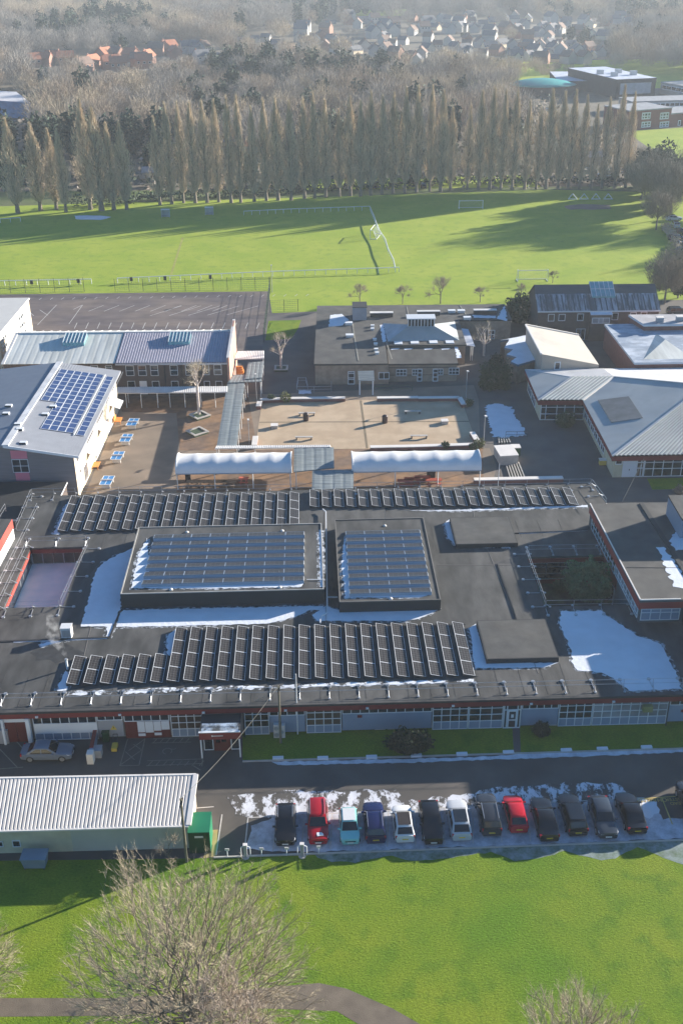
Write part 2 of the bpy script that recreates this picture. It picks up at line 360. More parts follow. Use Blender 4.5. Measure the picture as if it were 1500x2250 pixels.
# ============================================================ THE SETTING
def sheet(name, pts, z, m, rag=None):
    mb = MB(); mb.sheet([(p[0], p[1]) for p in (ragged(pts, *rag) if rag else pts)], z); return struct(mb.build(name, m))
mb = MB(); mb.box(-6000, 6000, -300, 9000, -1.0, -0.004); struct(mb.build('ground', ROUGHG))
sheet('lawn', pxpoly([(-900, 2600), (-500, 1880), (420, 1884), (470, 1885), (600, 1882), (1800, 1833), (3000, 1780), (2600, 2600)]), 0.0, LAWN)
sheet('playing_field', [(-260, 228), (-260, 330), (-95, 312), (-20, 319), (62, 328), (110, 320), (125, 240), (80, 206), (-20, 204)], 0.0, FIELD)
sheet('road', pxpoly([(-700, 1640), (530, 1614), (1900, 1572), (2500, 1600), (2500, 1810), (1900, 1830), (1500, 1845), (600, 1881), (430, 1886), (-700, 1900)]), 0.004, ASPH)
sheet('yard', pxpoly([(-500, 1600), (-500, 700), (-100, 648), (590, 640), (598, 688), (700, 684), (1150, 668), (2200, 640), (2300, 1560), (1900, 1580)]), 0.003, ASPH2)
sheet('sports_court', pxpoly([(-300, 655), (588, 640), (576, 770), (-400, 790)]), 0.008, COURT)
sheet('front_lawn', pxpoly([(533, 1604), (1900, 1570), (1900, 1635), (1420, 1648), (610, 1672), (533, 1670)]), 0.012, LAWN)
sheet('grass_plot', pxpoly([(590, 705), (662, 703), (655, 722), (640, 744), (583, 748)]), 0.014, LAWN)
sheet('right_lawn', pxpoly([(1420, 1052), (1800, 1040), (1800, 1070), (1432, 1076)]), 0.014, LAWN)
sheet('court_apron', pxpoly([(188, 1085), (262, 905), (262, 862), (600, 866), (1040, 846), (1060, 905), (1100, 985), (1080, 1068), (600, 1080)]), 0.007, BEIGEA)
sheet('brick_paving', pxpoly([(268, 905), (262, 870), (545, 868), (566, 990), (500, 990), (395, 990), (388, 908)]), 0.012, BRICKP)
sheet('brick_path', pxpoly([(388, 1085), (390, 1040), (570, 985), (1060, 983), (1062, 1068)]), 0.011, BRICKP)
sheet('shaded_yard', pxpoly([(1055, 985), (1050, 870), (1160, 850), (1200, 930), (1330, 1050), (1300, 1075), (1105, 1060), (1075, 985)]), 0.010, ASPH2)
sheet('playground', pxpoly([(576, 882), (1012, 876), (1050, 984), (560, 988)]), 0.018, TAN)
mb = MB()
for a, b in (((792, 880), (806, 985)), ((570, 928), (1030, 926))): mb.bar(G(*a)+Vector((0, 0, .021)), G(*b)+Vector((0, 0, .021)), .35, .004)
struct(mb.build('playground_joint', TAR))
sheet('footpath', pxpoly([(-600, 2196), (0, 2193), (250, 2193), (500, 2178), (700, 2160), (760, 2172), (860, 2215), (1010, 2300), (900, 2320), (800, 2258), (740, 2222), (560, 2215), (250, 2232), (0, 2234), (-600, 2240)]), 0.006, mat('path_tarmac', (.16, .13, .10), .9, .2, .8, .02, 15))
sheet('far_lawn', pxpoly([(1378, 288), (1560, 277), (1700, 280), (1700, 372), (1480, 372), (1440, 335), (1392, 302)]), 0.01, FIELD)
sheet('distant_meadow', [(60, 560), (190, 560), (230, 700), (90, 690)], 0.01, FIELD)
for i, q in enumerate([[(0, 1100), (60, 1100), (70, 1200), (10, 1200)], [(300, 900), (420, 900), (430, 1050), (320, 1040)], [(-10, 330), (60, 332), (60, 350), (-10, 346)]]):
    sheet('distant_meadow', q, 0.02+.01*i, FIELD)

# snow and frost lying on the ground
FR1 = patchy('frosty_asphalt', (0.085, 0.078, 0.072), (0.66, 0.67, 0.72), 0.85, 0.475, 0.535, (1.2, 0.7, 1))
FR2 = patchy('frosty_bay', (0.30, 0.31, 0.34), (0.58, 0.60, 0.66), 0.7, 0.35, 0.6)
FR3 = patchy('frosted_grass', (0.10, 0.15, 0.09), (0.26, 0.31, 0.31), 1.1, 0.38, 0.64)
def snowsheet(name, pts, z, m=SNOW, rag=(0.5, 0.12, 3)): return struct(sheet(name, pts, z, m, rag))
snowsheet('frost_on_road', pxpoly([(497, 1752), (640, 1738), (870, 1736), (905, 1760), (1010, 1748), (1130, 1726), (1240, 1720), (1360, 1722), (1400, 1758), (1360, 1772), (1100, 1785), (880, 1794), (600, 1800), (520, 1790)]), 0.016, FR1, (0.6, .25, 5))
snowsheet('snow_in_bay', pxpoly([(541, 1866), (552, 1815), (600, 1798), (720, 1786), (900, 1780), (1150, 1768), (1420, 1755), (1455, 1800), (1520, 1800), (1520, 1842), (1400, 1847), (900, 1866), (700, 1872), (640, 1872)]), 0.020, FR2, (0.5, .12, 6))
snowsheet('snow_by_right_bay', pxpoly([(1400, 1752), (1440, 1762), (1450, 1780), (1425, 1800), (1404, 1790)]), 0.024, SNOW, (0.4, .15, 8))
snowsheet('frost_on_kerb', pxpoly([(596, 1674), (700, 1672), (1040, 1664), (1180, 1654), (1430, 1648), (1560, 1640), (1560, 1650), (1300, 1662), (900, 1676), (610, 1682)]), 0.022, patchy('kerb_frost', (0.42, 0.45, 0.50), (0.66, 0.69, 0.75), 1.2, 0.3, 0.6), (0.4, .08, 9))
snowsheet('frosted_verge', pxpoly([(690, 1876), (800, 1872), (1100, 1862), (1560, 1842), (1640, 1870), (1560, 1915), (1470, 1890), (1430, 1872), (1400, 1862), (1350, 1885), (1320, 1892), (1240, 1870), (1180, 1888), (1130, 1892), (1078, 1872), (950, 1890), (905, 1892), (862, 1880), (780, 1895), (730, 1893), (700, 1884)]), 0.006, FR3, (0.5, .08, 4))
snowsheet('snow_in_yard', pxpoly([(1066, 892), (1090, 886), (1122, 894), (1136, 920), (1156, 956), (1105, 962), (1082, 960), (1070, 920)]), 0.030, SNOW, (0.35, .3, 11))
snowsheet('snow_on_field', pxpoly([(163, 474), (222, 473), (246, 477), (222, 483), (166, 482)]), 0.02, SNOW, (1.5, .4, 12))
snowsheet('bare_earth', pxpoly([(1238, 452), (1290, 448), (1340, 450), (1342, 460), (1250, 461)]), 0.02, BEIGEA, (1.5, .5, 13))
snowsheet('snow_by_ramp', pxpoly([(655, 858), (682, 858), (684, 865), (657, 866)]), 0.03, SNOW, (.3, .15, 14))

# painted lines
def lines(name, segs, m, w=0.10, z=0.026, px=True):
    mb = MB()
    for a, b in segs:
        A = G(*a) if px else Vector((*a, 0)); B = G(*b) if px else Vector((*b, 0))
        d = (B-A).normalized(); n = Vector((-d.y, d.x, 0))*w/2; zz = Vector((0, 0, z)); mb.poly([A-n+zz, B-n+zz, B+n+zz, A+n+zz][::1])
    return struct(mb.build(name, m))
seg = []
for i in range(15):   # bay dividers in the car park
    x = 545+61.6*i; seg.append(((x, 1797-2.7*i), (x-8+1.1*i, 1874-2.5*i)))
lines('bay_lines', seg+[((432, 1776), (470, 1773)), ((545, 1797), (1400, 1754)), ((488, 1790), (475, 1879))], LINEW, .11)
lines('yellow_bay_lines', [((1400, 1756), (1560, 1745)), ((1452, 1752), (1476, 1812))], LINEY, .11, .030)
seg = []
for i in range(26): seg.append(((68+24.4*i, 655-.35*i), (62+24.4*i, 643-.35*i+16)))
seg += [((125, 670), (83, 714)), ((182, 670), (152, 712)), ((88, 681), (106, 693)), ((60, 680), (75, 694)), ((182, 670), (162, 680))]
for i in range(9): seg.append(((228-60+i*34+60, 671), (195+i*34, 684)))
for i in range(18): seg.append(((170+i*25, 709), (164+i*25, 722)))
for i in range(5): seg.append(((330+i*42, 694-i*.5), (400+i*42, 672)))
lines('court_lines', seg, LINEW, .13, .014)
lines('faded_parking_lines', [((0, 1646), (40, 1688)), ((36, 1628), (62, 1658)), ((0, 1690), (52, 1686)), ((281, 1624), (264, 1683)), ((319, 1623), (306, 1682)), ((264, 1683), (306, 1682)), ((283, 1650), (319, 1624)), ((267, 1680), (312, 1648)), ((294, 1636), (314, 1650)), ((276, 1652), (296, 1670)),
    ((337, 1624), (425, 1621)), ((334, 1633), (420, 1631)), ((322, 1683), (446, 1678)), ((324, 1672), (445, 1668)), ((425, 1683), (441, 1693)), ((450, 1622), (444, 1684))]+[((337+i*14, 1633), (346+i*14, 1623)) for i in range(6)]+[((326+i*16, 1683), (336+i*16, 1672)) for i in range(8)], LINEG, .09, .03)
mb = MB(); c = G(368, 1651); pts = [c+Vector((math.cos(t)*.42, math.sin(t)*.42, .032)) for t in [math.radians(a) for a in range(-40, 290, 30)]]
for a, b in zip(pts, pts[1:]): mb.bar(a, b, .08, .004)
mb.bar(c+Vector((.1, .35, .032)), c+Vector((.6, .25, .032)), .09, .004); mb.bar(c+Vector((.6, .25, .032)), c+Vector((.75, .4, .032)), .09, .004); struct(mb.build('wheelchair_marking', LINEG))
struct(text_obj('CHAIRMAN', 'ground_lettering', 0.62, LINEY, G(1424, 1759)+Vector((0, 0, .034)), (0, 0, math.pi+.035)))
struct(text_obj('HEAD\nMASTER', 'ground_lettering', 0.50, LINEY, G(1485, 1761)+Vector((0, 0, .034)), (0, 0, math.pi+.035)))
lines('pitch_line', [((402, 522), (376, 604))], mat('yellow_worn_turf', (0.30, 0.30, 0.06), .9), .5, .012)

# ============================================================ MAIN BUILDING
ZR = 3.7
A0, A1 = G(72, 1628), G(1461, 1590)
fd = (A1-A0).normalized()
FW = Wall(A0-fd*30, A0+fd*100)
SCH = thing('school_building', 'long single-storey school with flat dark felt roof, red fascia and white window bays', 'school building', (0, 82, 0))
fu = FW.d; fv = -FW.n     # along the front, and back into the building
def fp(u, v): p = FW.pt(u, -v, 0); return (p.x, p.y)
rb = [G(x, y, ZR) for x, y in ((68, 1088), (1300, 1065))]
Vback = ((rb[0]-FW.a).dot(fv)+(rb[1]-FW.a).dot(fv))/2
uL = (rb[0]-FW.a).dot(fu); uR = (rb[1]-FW.a).dot(fu)
def roof_uv(px, py, z=ZR): p = G(px, py, z)-FW.a; return p.dot(fu), p.dot(fv)
cu = [roof_uv(*p) for p in ((73, 1203), (184, 1203), (130, 1333), (15, 1336))]
c1 = (cu[0][0]-.3, cu[1][0], (cu[2][1]+cu[3][1])/2, (cu[0][1]+cu[1][1])/2)      # u0,u1,v0,v1 of left courtyard
cu = [roof_uv(*p) for p in ((1157, 1224), (1322, 1221), (1376, 1332), (1198, 1330))]
c2 = (cu[0][0], cu[1][0]+4, (cu[2][1]+cu[3][1])/2, (cu[0][1]+cu[1][1])/2)
VF = -0.35
def rect(u0, u1, v0, v1): return [fp(u0, v0), fp(u1, v0), fp(u1, v1), fp(u0, v1)]
uEnd = 108; uStart = -12
outer = [fp(uStart, VF), fp(uEnd, VF), fp(uEnd, 12), fp(uR+2.2, 18), fp(uR, Vback), fp(uL, Vback), fp(uL, 33.2), fp(uStart, 33.2)]
h1 = rect(*c1); h2 = rect(*c2)
mb = MB(); mb.slab([outer, h1[::-1], h2[::-1]], ZR-.2, ZR); mb.build('roof', FELT, SCH)
inner = [fp(uStart+.3, .3), fp(uEnd-.3, .3), fp(uEnd-.3, 11.6), fp(uR+1.8, 17.7), fp(uR-.4, Vback-.4), fp(uL+.4, Vback-.4), fp(uL+.4, 32.8), fp(uStart+.3, 32.8)]
def off(c, d): return rect(c[0]-d, c[1]+d, c[2]-d, c[3]+d)
mb = MB()
for l in (inner, off(c1, .25)[::-1], off(c2, .25)[::-1]):
    n = len(l)
    for i in range(n):
        p, q = l[i], l[(i+1) % n]; mb.poly([(*p, 0), (*q, 0), (*q, ZR-.2), (*p, ZR-.2)])
mb.build('wall', GREYP, SCH)
# fascia boards
mb = MB(); FW.box(mb, uStart, uEnd, -.1, .38, 2.93, 3.48); mb.build('fascia', RED, SCH)
mb = MB(); FW.box(mb, uStart, uEnd, .352, .44, 3.50, 3.712); mb.build('gutter', FELTDK, SCH)
# front bays: u0px,u1px,kind
def fu_px(x, y=1590): return FW.px(x, y)[0]
ZT = 2.95
def bay(x0, x1, kind, n, yref=1590, gm=GLASS):
    u0, u1 = fu_px(x0, yref)+.03, fu_px(x1, yref)-.03
    us = [i/n for i in range(1, n)]
    if kind == 'win':
        window(SCH, FW, u0, u1, .12, ZT, us=us, zs=(.32, .58, .84), gm=gm, out=.32-.25)
        mb = MB(); FW.box(mb, u0+.05, u1-.05, 0, .098, .19, .12+(ZT-.12)*.31); mb.build('apron_panel', LBLUE, SCH)
    elif kind == 'panel':
        window(SCH, FW, u0, u1, 2.25, ZT, us=us, gm=gm, out=.06)
        mb = MB(); FW.box(mb, u0, u1, 0, .06, .3, 2.24); mb.build('wall_panel', LBLUE if x0 > 500 else GREYP, SCH)
    elif kind == 'white':
        window(SCH, FW, u0, u1, 2.0, ZT, us=us, gm=gm, out=.06)
        mb = MB(); FW.box(mb, u0, u1, 0, .09, .98, 1.98); mb.build('white_panel', WHITE, SCH)
        window(SCH, FW, u0, u1, .1, .97, us=us, gm=LBLUE, out=.05, name='lower_panel')
bay(75, 216, 'white', 7, 1600); bay(216, 273, 'panel', 3, 1600)
bay(376, 447, 'win', 4, 1595, GLASSW); bay(537, 592, 'win', 3, 1585); bay(592, 671, 'panel', 4, 1585); bay(672, 750, 'win', 4, 1580, GLASSW)
bay(751, 948, 'panel', 10, 1580); bay(949, 1028, 'win', 4, 1575); bay(1028, 1104, 'win', 3, 1575)
bay(1144, 1225, 'panel', 5, 1570); bay(1226, 1300, 'win', 4, 1565); bay(1300, 1464, 'win', 8, 1565, GLASSC); bay(1467, 1640, 'panel', 8, 1560)
bay(-80, 4, 'panel', 3, 1600)
# doors
u0, u1 = fu_px(8, 1600), fu_px(70, 1600); dfr = MB(); FW.box(dfr, u0, u0+.2, 0, .5, 0, ZT); FW.box(dfr, u1-.35, u1, 0, .5, 0, ZT); FW.box(dfr, u0+.2, u1-.35, 0, .12, 2.35, ZT)
DF = dfr.build('door_surround', WHITE, SCH); mb = MB(); FW.box(mb, u0+.2, (u0+u1)/2-.09, 0, .09, .02, 2.35); FW.box(mb, (u0+u1)/2-.05, u1-.35, 0, .09, .02, 2.35); mb.build('door', REDD, DF)
u0, u1 = fu_px(275, 1595), fu_px(374, 1595)
window(SCH, FW, u0, u1, 2.05, ZT, us=(.2, .4, .6, .8), out=.07, gm=GLASS)
mb = MB(); FW.box(mb, u0, u1, 0, .06, .05, 2.04); D = mb.build('door_panel', REDD, SCH)
mb = MB()
for a, b, z0, z1 in ((.28, .44, .75, 1.98), (.28, .44, .3, .6), (.64, .80, .9, 1.98), (.64, .80, .35, .65), (.45, .63, .7, 1.98), (.81, .99, 1.0, 1.98)): FW.box(mb, u0+(u1-u0)*a, u0+(u1-u0)*b, 0, .10, z0, z1)
mb.build('door_light', WHITE, D)
u0, u1 = fu_px(1105, 1572), fu_px(1143, 1572)
window(SCH, FW, u0, u1, .05, ZT, us=(.2, .8), zs=(.75,), gm=GLASS, out=.07, t=.1)
mb = MB(); uu = u0+(u1-u0)*.24; uv = u0+(u1-u0)*.76
FW.box(mb, uu, uv, .05, .16, .1, 2.2); D = mb.build('door', WHITE, SCH)
mb = MB(); FW.box(mb, uu+.12, uv-.12, .1, .175, .25, 1.0); FW.box(mb, uu+.12, uv-.12, .1, .175, 1.15, 2.05); g = mb.build('door_glass', GLASS, D)
mb = MB(); FW.box(mb, uu+.3, uv-.3, .17, .185, 1.35, 1.75); mb.build('notice', WHITE, D)
for x, y in ((82, 1561), (264, 1556), (447, 1549), (627, 1545), (806, 1541), (994, 1538), (1165, 1536), (1345, 1533)):
    u, z = FW.px(x, y); mb = MB(); FW.box(mb, u-.13, u+.13, .38, .5, 3.05, 3.22); mb.build('wall_light', WHITE, SCH)
for x, y, m1, nm in ((790, 1573, RED, 'notice_plate'), (1499, 1561, RED, 'notice_plate')):
    u, z = FW.px(x, y); mb = MB(); FW.box(mb, u-.22, u+.22, .05, .09, z-.15, z+.15); mb.build(nm, m1, SCH)
u, z = FW.px(250, 1597); mb = MB(); p = [FW.pt(u-.32, .09, z-.28), FW.pt(u+.32, .09, z-.28), FW.pt(u, .09, z+.28)]; q = [x-FW.n*.03 for x in p]; mb.poly(p); mb.poly([q[0], q[1], p[1], p[0]]); s1 = mb.build('warning_sign', YELLOW, SCH)
mb = MB(); p = [FW.pt(u-.04, .095, z-.1), FW.pt(u+.04, .095, z-.1), FW.pt(u+.02, .095, z+.13), FW.pt(u-.03, .095, z+.13)]; mb.poly(p); mb.build('warning_mark', BLACK, s1)
for x in (535, 1463): u = fu_px(x, 1565); mb = MB(); mb.tube(FW.pt(u, .32, 0.05), FW.pt(u, .32, 3.5), .06); mb.build('downpipe', DKMET, SCH)
# hanging yellowish feeder-like box on the right bays
u, z = FW.px(1418, 1549); mb = MB(); FW.box(mb, u-.45, u+.45, .3, .75, z-.3, z+.35); mb.build('wall_cabinet', mat('olive_metal', (.25, .25, .10)), SCH)
# porch
PW = [fu_px(447, 1600), fu_px(533, 1600)]
PR = thing('entrance_porch', 'red and white entrance porch with flat dark roof on the school front', 'porch', tuple(FW.pt(sum(PW)/2, 2, 0)))
mb = MB(); FW.box(mb, PW[0], PW[1], .45, 3.2, 2.72, 2.95); mb.build('roof', FELTDK, PR)
mb = MB(); FW.box(mb, PW[0]+.15, PW[1]-.15, 1.8, 3.05, 2.951, 2.965); mb.build('frost', patchy('porch_frost', (.06, .07, .08), (.4, .5, .62), .8, .45, .6), PR)
mb = MB(); FW.box(mb, PW[0]-.03, PW[1]+.03, 3.18, 3.26, 2.25, 3.03); mb.build('fascia', RED, PR)
mb = MB(); FW.box(mb, PW[0]-.05, PW[1]+.05, 3.1, 3.29, 3.03, 3.10); mb.build('edge_trim', WHITE, PR)
mb = MB(); FW.box(mb, (PW[0]+PW[1])/2-.62, (PW[0]+PW[1])/2+.3, 3.26, 3.275, 2.62, 2.70); FW.box(mb, (PW[0]+PW[1])/2-.74, (PW[0]+PW[1])/2-.62, 3.26, 3.275, 2.58, 2.76); mb.build('crest_and_lettering', CHAIN, PR)
for k, u in enumerate((PW[0]+.08, PW[1]-.08)):
    mb = MB(); FW.box(mb, u-.06, u+.06, 3.05, 3.17, 0.02, 2.25); mb.build('post', WHITE, PR)
for a, b in ((.06, .30), (.74, .96)):
    L = PW[1]-PW[0]; W2 = Wall(FW.pt(0, 2.2, 0), FW.pt(100, 2.2, 0)); window(PR, W2, PW[0]+L*a, PW[0]+L*b, .2, 2.6, zs=(.6,), extra=((0, 1, .55, .68),), out=.02)
mb = MB(); FW.box(mb, PW[0]+1.15, PW[1]-1.05, 2.05, 2.16, .02, 2.6); d = mb.build('door', REDD, PR)
mb = MB()
for k in (.14, .55): FW.box(mb, PW[0]+1.15+k*1.3, PW[0]+1.15+k*1.3+.4, 2.1, 2.175, 1.0, 1.9)
mb.build('door_glass', GLASS, d)

# raised roof blocks (lanterns of the halls)
RB = []
for i, (pts, zt) in enumerate([([(265, 1305), (710, 1297), (708, 1152), (305, 1158)], 5.3), ([(743, 1325), (968, 1318), (930, 1138), (737, 1143)], 4.95),
        ([(1000, 1196), (1137, 1193), (1117, 1135), (988, 1137)], 4.25), ([(1068, 1447), (1231, 1446), (1194, 1361), (1046, 1362)], 4.25)]):
    q = [roof_uv(x, y, zt) for x, y in pts]; u0 = (q[0][0]+q[3][0])/2; u1 = (q[1][0]+q[2][0])/2; v0 = (q[0][1]+q[1][1])/2; v1 = (q[2][1]+q[3][1])/2
    RB.append((u0, u1, v0, v1, zt))
    mb = MB(); mb.slab([rect(u0, u1, v0, v1)], ZR, zt); b = mb.build('raised_roof_block', FELTDK, SCH)
    mb = MB(); mb.sheet(rect(u0+.12, u1-.12, v0+.12, v1-.12), zt+.004); mb.build('felt_deck', FELT2 if i > 1 else FELT, b)
    if i < 2:
        mb = MB()
        for a, c in ((rect(u0, u0+.12, v0, v1), 0), (rect(u0+.12, u1, v1-.12, v1), 0), (rect(u1-.12, u1, v0, v1-.12), 0), (rect(u0+.12, u1-.12, v0, v0+.12), 0)): mb.slab([a], zt, zt+.09)
        mb.build('edge_trim', mat('pale_edge_trim', (.36, .35, .33)) if i == 0 else FELTLINE, b)
# seams and lightning tape on the felt
mb = MB()
for a, b in (((712, 1124), (716, 1372)), ((960, 1242), (1135, 1242)), ((1070, 1206), (1182, 1480)), ((1040, 1125), (1050, 1205)), ((200, 1378), (185, 1442)), ((0, 1408), (240, 1402))):
    mb.bar(G(*a, ZR)+Vector((0, 0, .012)), G(*b, ZR)+Vector((0, 0, .012)), .07, .02)
mb.build('roof_seam', FELTLINE, SCH)
for k_, (a, b, w_, h_) in enumerate((((1092, 1240), (1135, 1365), .14, .1), ((1130, 1172), (1290, 1165), .14, .1), ((0, 1410), (242, 1401), .25, .06), ((242, 1401), (262, 1350), .2, .066))):
    mb = MB(); mb.bar(G(*a, ZR)+Vector((0, 0, .05)), G(*b, ZR)+Vector((0, 0, .05)), w_, h_); mb.build('roof_kerb', FELTDK, SCH)
mb = MB()
for k in range(34):
    u = 14+k*2.15+R.uniform(-.2, .2); v1 = 5.5 if k < 27 else 5.0; p, q = fp(u, .2), fp(u, v1); mb.bar((*p, ZR+.006), (*q, ZR+.006), .06, .012)
for k in range(22): u = 32+k*2.6; p, q = fp(u, Vback-13.6), fp(u, Vback-9.5); mb.bar((*p, ZR+.006), (*q, ZR+.006), .06, .012)
mb.build('felt_lap', mat('felt_lap', (.058, .056, .053)), SCH)
DAMP = mat('damp_felt_stain', (.040, .041, .042), .7, .3, 1.5); PATCHF = mat('felt_repair_patch', (.10, .098, .095), .85, .1)
for k_ in range(26):
    u = R.uniform(16, 92); v = R.uniform(1, 40); c = fp(u, v)
    if any(a-1.5 < u < b+1.5 and c_-1.5 < v < d+1.5 for a, b, c_, d, _z in RB) or (c1[0]-2 < u < c1[1]+2 and c1[2]-2 < v < c1[3]+2) or (c2[0]-2 < u and v > c2[2]-2) or 34 > v > 28 and u < 30: continue
    if k_ % 3 == 0: q = rect(u, u+R.uniform(.8, 2.2), v, v+R.uniform(.6, 1.6)); mb = MB(); mb.slab([q], ZR+.004, ZR+.009); mb.build('felt_patch', PATCHF, SCH)
    else: rr_ = R.uniform(.8, 2.2); mb = MB(); mb.slab([[(c[0]+math.cos(t*.45)*rr_*R.uniform(.6, 1.25)*1.4, c[1]+math.sin(t*.45)*rr_*R.uniform(.6, 1.1)) for t in range(14)]], ZR+.003, ZR+.006); mb.build('damp_stain', DAMP, SCH)
# conduit between raised blocks
mb = MB()
pts = [(709, 1124), (716, 1130), (719, 1352), (704, 1362), (704, 1375)]
for a, b in zip(pts, pts[1:]): mb.bar(G(*a, ZR)+Vector((0, 0, .35)), G(*b, ZR)+Vector((0, 0, .35)), .12, .12)
mb.bar(G(674, 1275, 5.3)+Vector((0, 0, .1)), G(712, 1275, 5.3)+Vector((0, 0, .1)), .09, .06); mb.bar(G(719, 1318, ZR)+Vector((0, 0, .35)), G(742, 1318, ZR)+Vector((0, 0, .35)), .08, .08)
mb.build('cable_conduit', STEELB, SCH)
SLUSH = patchy('slush_snow', (.035, .036, .038), (.50, .53, .57), 1.6, .46, .60)
# snow lying on the roof, unmelted in the shade
def roofsnow(pts, z=ZR, m=SNOW, rag=(.35, .13, 3), dz=.02):
    q = [G(x, y, z) for x, y in pts]; mb = MB(); rr = ragged(q, *rag); mb.slab([rr], z+.002, z+dz+.002); sn = mb.build('roof_snow', m, SCH)
    if m is SNOW and rag[1] >= .05:
        cx_ = sum(p.x for p in q)/len(q); cy_ = sum(p.y for p in q)/len(q); mb = MB(); n_ = len(q); out = []
        ar = sum(q[i].x*q[(i+1) % n_].y-q[(i+1) % n_].x*q[i].y for i in range(n_))
        for i in range(n_):
            e = (q[(i+1) % n_]-q[i-1]); nn = Vector((e.y, -e.x, 0)).normalized()*(1 if ar > 0 else -1); out.append(q[i]+nn*.28)
        mb.sheet(ragged(out, .3, .12, rag[2]+50), z+.0035); mb.build('slush_edge', SLUSH, sn)
W1 = [(293, 1204), (265, 1217), (228, 1235), (210, 1256), (201, 1289), (192, 1325), (178, 1377), (236, 1378), (232, 1400), (240, 1402), (256, 1360), (266, 1332), (267, 1305)]
roofsnow([(x-10 if i < 7 else x, y+4 if i < 7 else y) for i, (x, y) in enumerate(W1)], ZR, WETF, (1, .05, 1), .004)
roofsnow(W1)
roofsnow([(254, 1378), (262, 1352), (272, 1341), (710, 1331), (705, 1342), (683, 1340), (640, 1358), (583, 1371), (420, 1375)], rag=(.35, .09, 4))
roofsnow([(697, 1364), (686, 1352), (715, 1332), (745, 1341), (969, 1337), (950, 1347), (919, 1360), (890, 1364)], rag=(.35, .05, 5))
roofsnow([(153, 1103), (144, 1110), (118, 1174), (128, 1175), (160, 1103)]); roofsnow([(146, 1474), (141, 1480), (126, 1518), (146, 1517), (160, 1490)]); roofsnow([(387, 1383), (370, 1395), (366, 1438), (374, 1442), (392, 1395)])
roofsnow([(1044, 1370), (1031, 1381), (1036, 1408), (1038, 1445), (1043, 1468), (1196, 1467), (1226, 1457), (1069, 1456)], rag=(.35, .06, 6))
roofsnow([(1233, 1343), (1229, 1368), (1246, 1409), (1252, 1425), (1257, 1460), (1268, 1472), (1320, 1478), (1347, 1490), (1382, 1518), (1496, 1514), (1482, 1475), (1452, 1415), (1401, 1397), (1338, 1358), (1320, 1342)], rag=(.4, .14, 7))
roofsnow([(986, 1141), (976, 1150), (984, 1182), (1000, 1198), (1120, 1204), (1116, 1198), (1002, 1196)], rag=(.3, .08, 8))
roofsnow([(84, 1417), (110, 1410), (145, 1402), (170, 1402), (120, 1413), (95, 1420)], rag=(.3, .08, 9))
roofsnow([(30, 1409), (235, 1401), (236, 1404), (30, 1412)], rag=(.6, .04, 10))
roofsnow([(1290, 1110), (1000, 1121), (890, 1122), (1000, 1123), (1290, 1114)], rag=(.5, .06, 10))
roofsnow([(1140, 1170), (1290, 1164), (1290, 1166), (1140, 1173)], rag=(.5, .03, 10))
for (a, b) in (((150, 1519), (1040, 1492)),): roofsnow([(a[0], a[1]), (b[0], b[1]), (b[0], b[1]+7), (a[0], a[1]+9)], m=patchy('patchy_roof_snow', (.06, .06, .06), (.72, .75, .8), 1.0, .47, .53), rag=(.4, .15, 13), dz=.012)
roofsnow([(324, 1182), (306, 1215), (296, 1260), (288, 1292), (480, 1293), (660, 1289), (668, 1278), (330, 1283)], 5.31, rag=(.3, .12, 14))
roofsnow([(701, 1165), (707, 1165), (709, 1290), (703, 1290)], 5.31, rag=(.3, .1, 15)); roofsnow([(757, 1175), (750, 1240), (758, 1308), (756, 1313), (920, 1312), (948, 1306), (768, 1300)], 4.96, rag=(.3, .07, 16))
# left courtyard interior
zf = 1.5
mb = MB(); mb.slab([rect(c1[0]-.1, c1[1]+.1, c1[2]-.1, c1[3]+.1)], 0, zf, sides=False); mb.build('courtyard_floor', mat('frosted_court_paving', (.84, .84, .80), .85, .1, .6, col2=(.86, .80, .74), mixs=.3), SCH)
def inner_wall(c, side):
    u0, u1, v0, v1 = c
    if side == 'back': return Wall(fp(u0, v1), fp(u1, v1))
    if side == 'left': return Wall(fp(u0, v0), fp(u0, v1))
    if side == 'right': return Wall(fp(u1, v1), fp(u1, v0))
for side in ('back', 'left', 'right'):
    W = inner_wall(c1, side); mb = MB(); W.box(mb, 0.02, W.L-.02, -.2, .06, 3.0, 3.47); mb.build('courtyard_fascia', mat('bright_sunlit_red_cladding', (.42, .06, .045)) if side == 'left' else RED, SCH)  # left side's sunlight is put into a brighter red than the other fascias
    n = 5 if side == 'back' else 9
    window(SCH, W, .05, W.L-.05, zf+.05, 3.0, us=[i/n for i in range(1, n)], gm=GLASSW if side == 'back' else GLASS, out=-.1)
W = inner_wall(c2, 'back'); mb = MB(); W.box(mb, .02, W.L-.02, -.2, .06, 2.93, 3.47); mb.build('courtyard_fascia', RED, SCH)
window(SCH, W, .1, W.L-.1, .7, 2.9, us=(.18, .36, .54, .72, .88), zs=(.35, .75), out=-.1)
mb = MB(); W.box(mb, .1, W.L-.1, -.2, -.02, .1, .68); mb.build('courtyard_red_panel', RED, SCH)
sheet('courtyard_ground', rect(c2[0]-.2, c2[1]-1, c2[2]-.2, c2[3]+.2), .02, mat('courtyard_soil', (.06, .055, .045), .95, .3, 1.2, col2=(.05, .075, .035), mixs=.6))

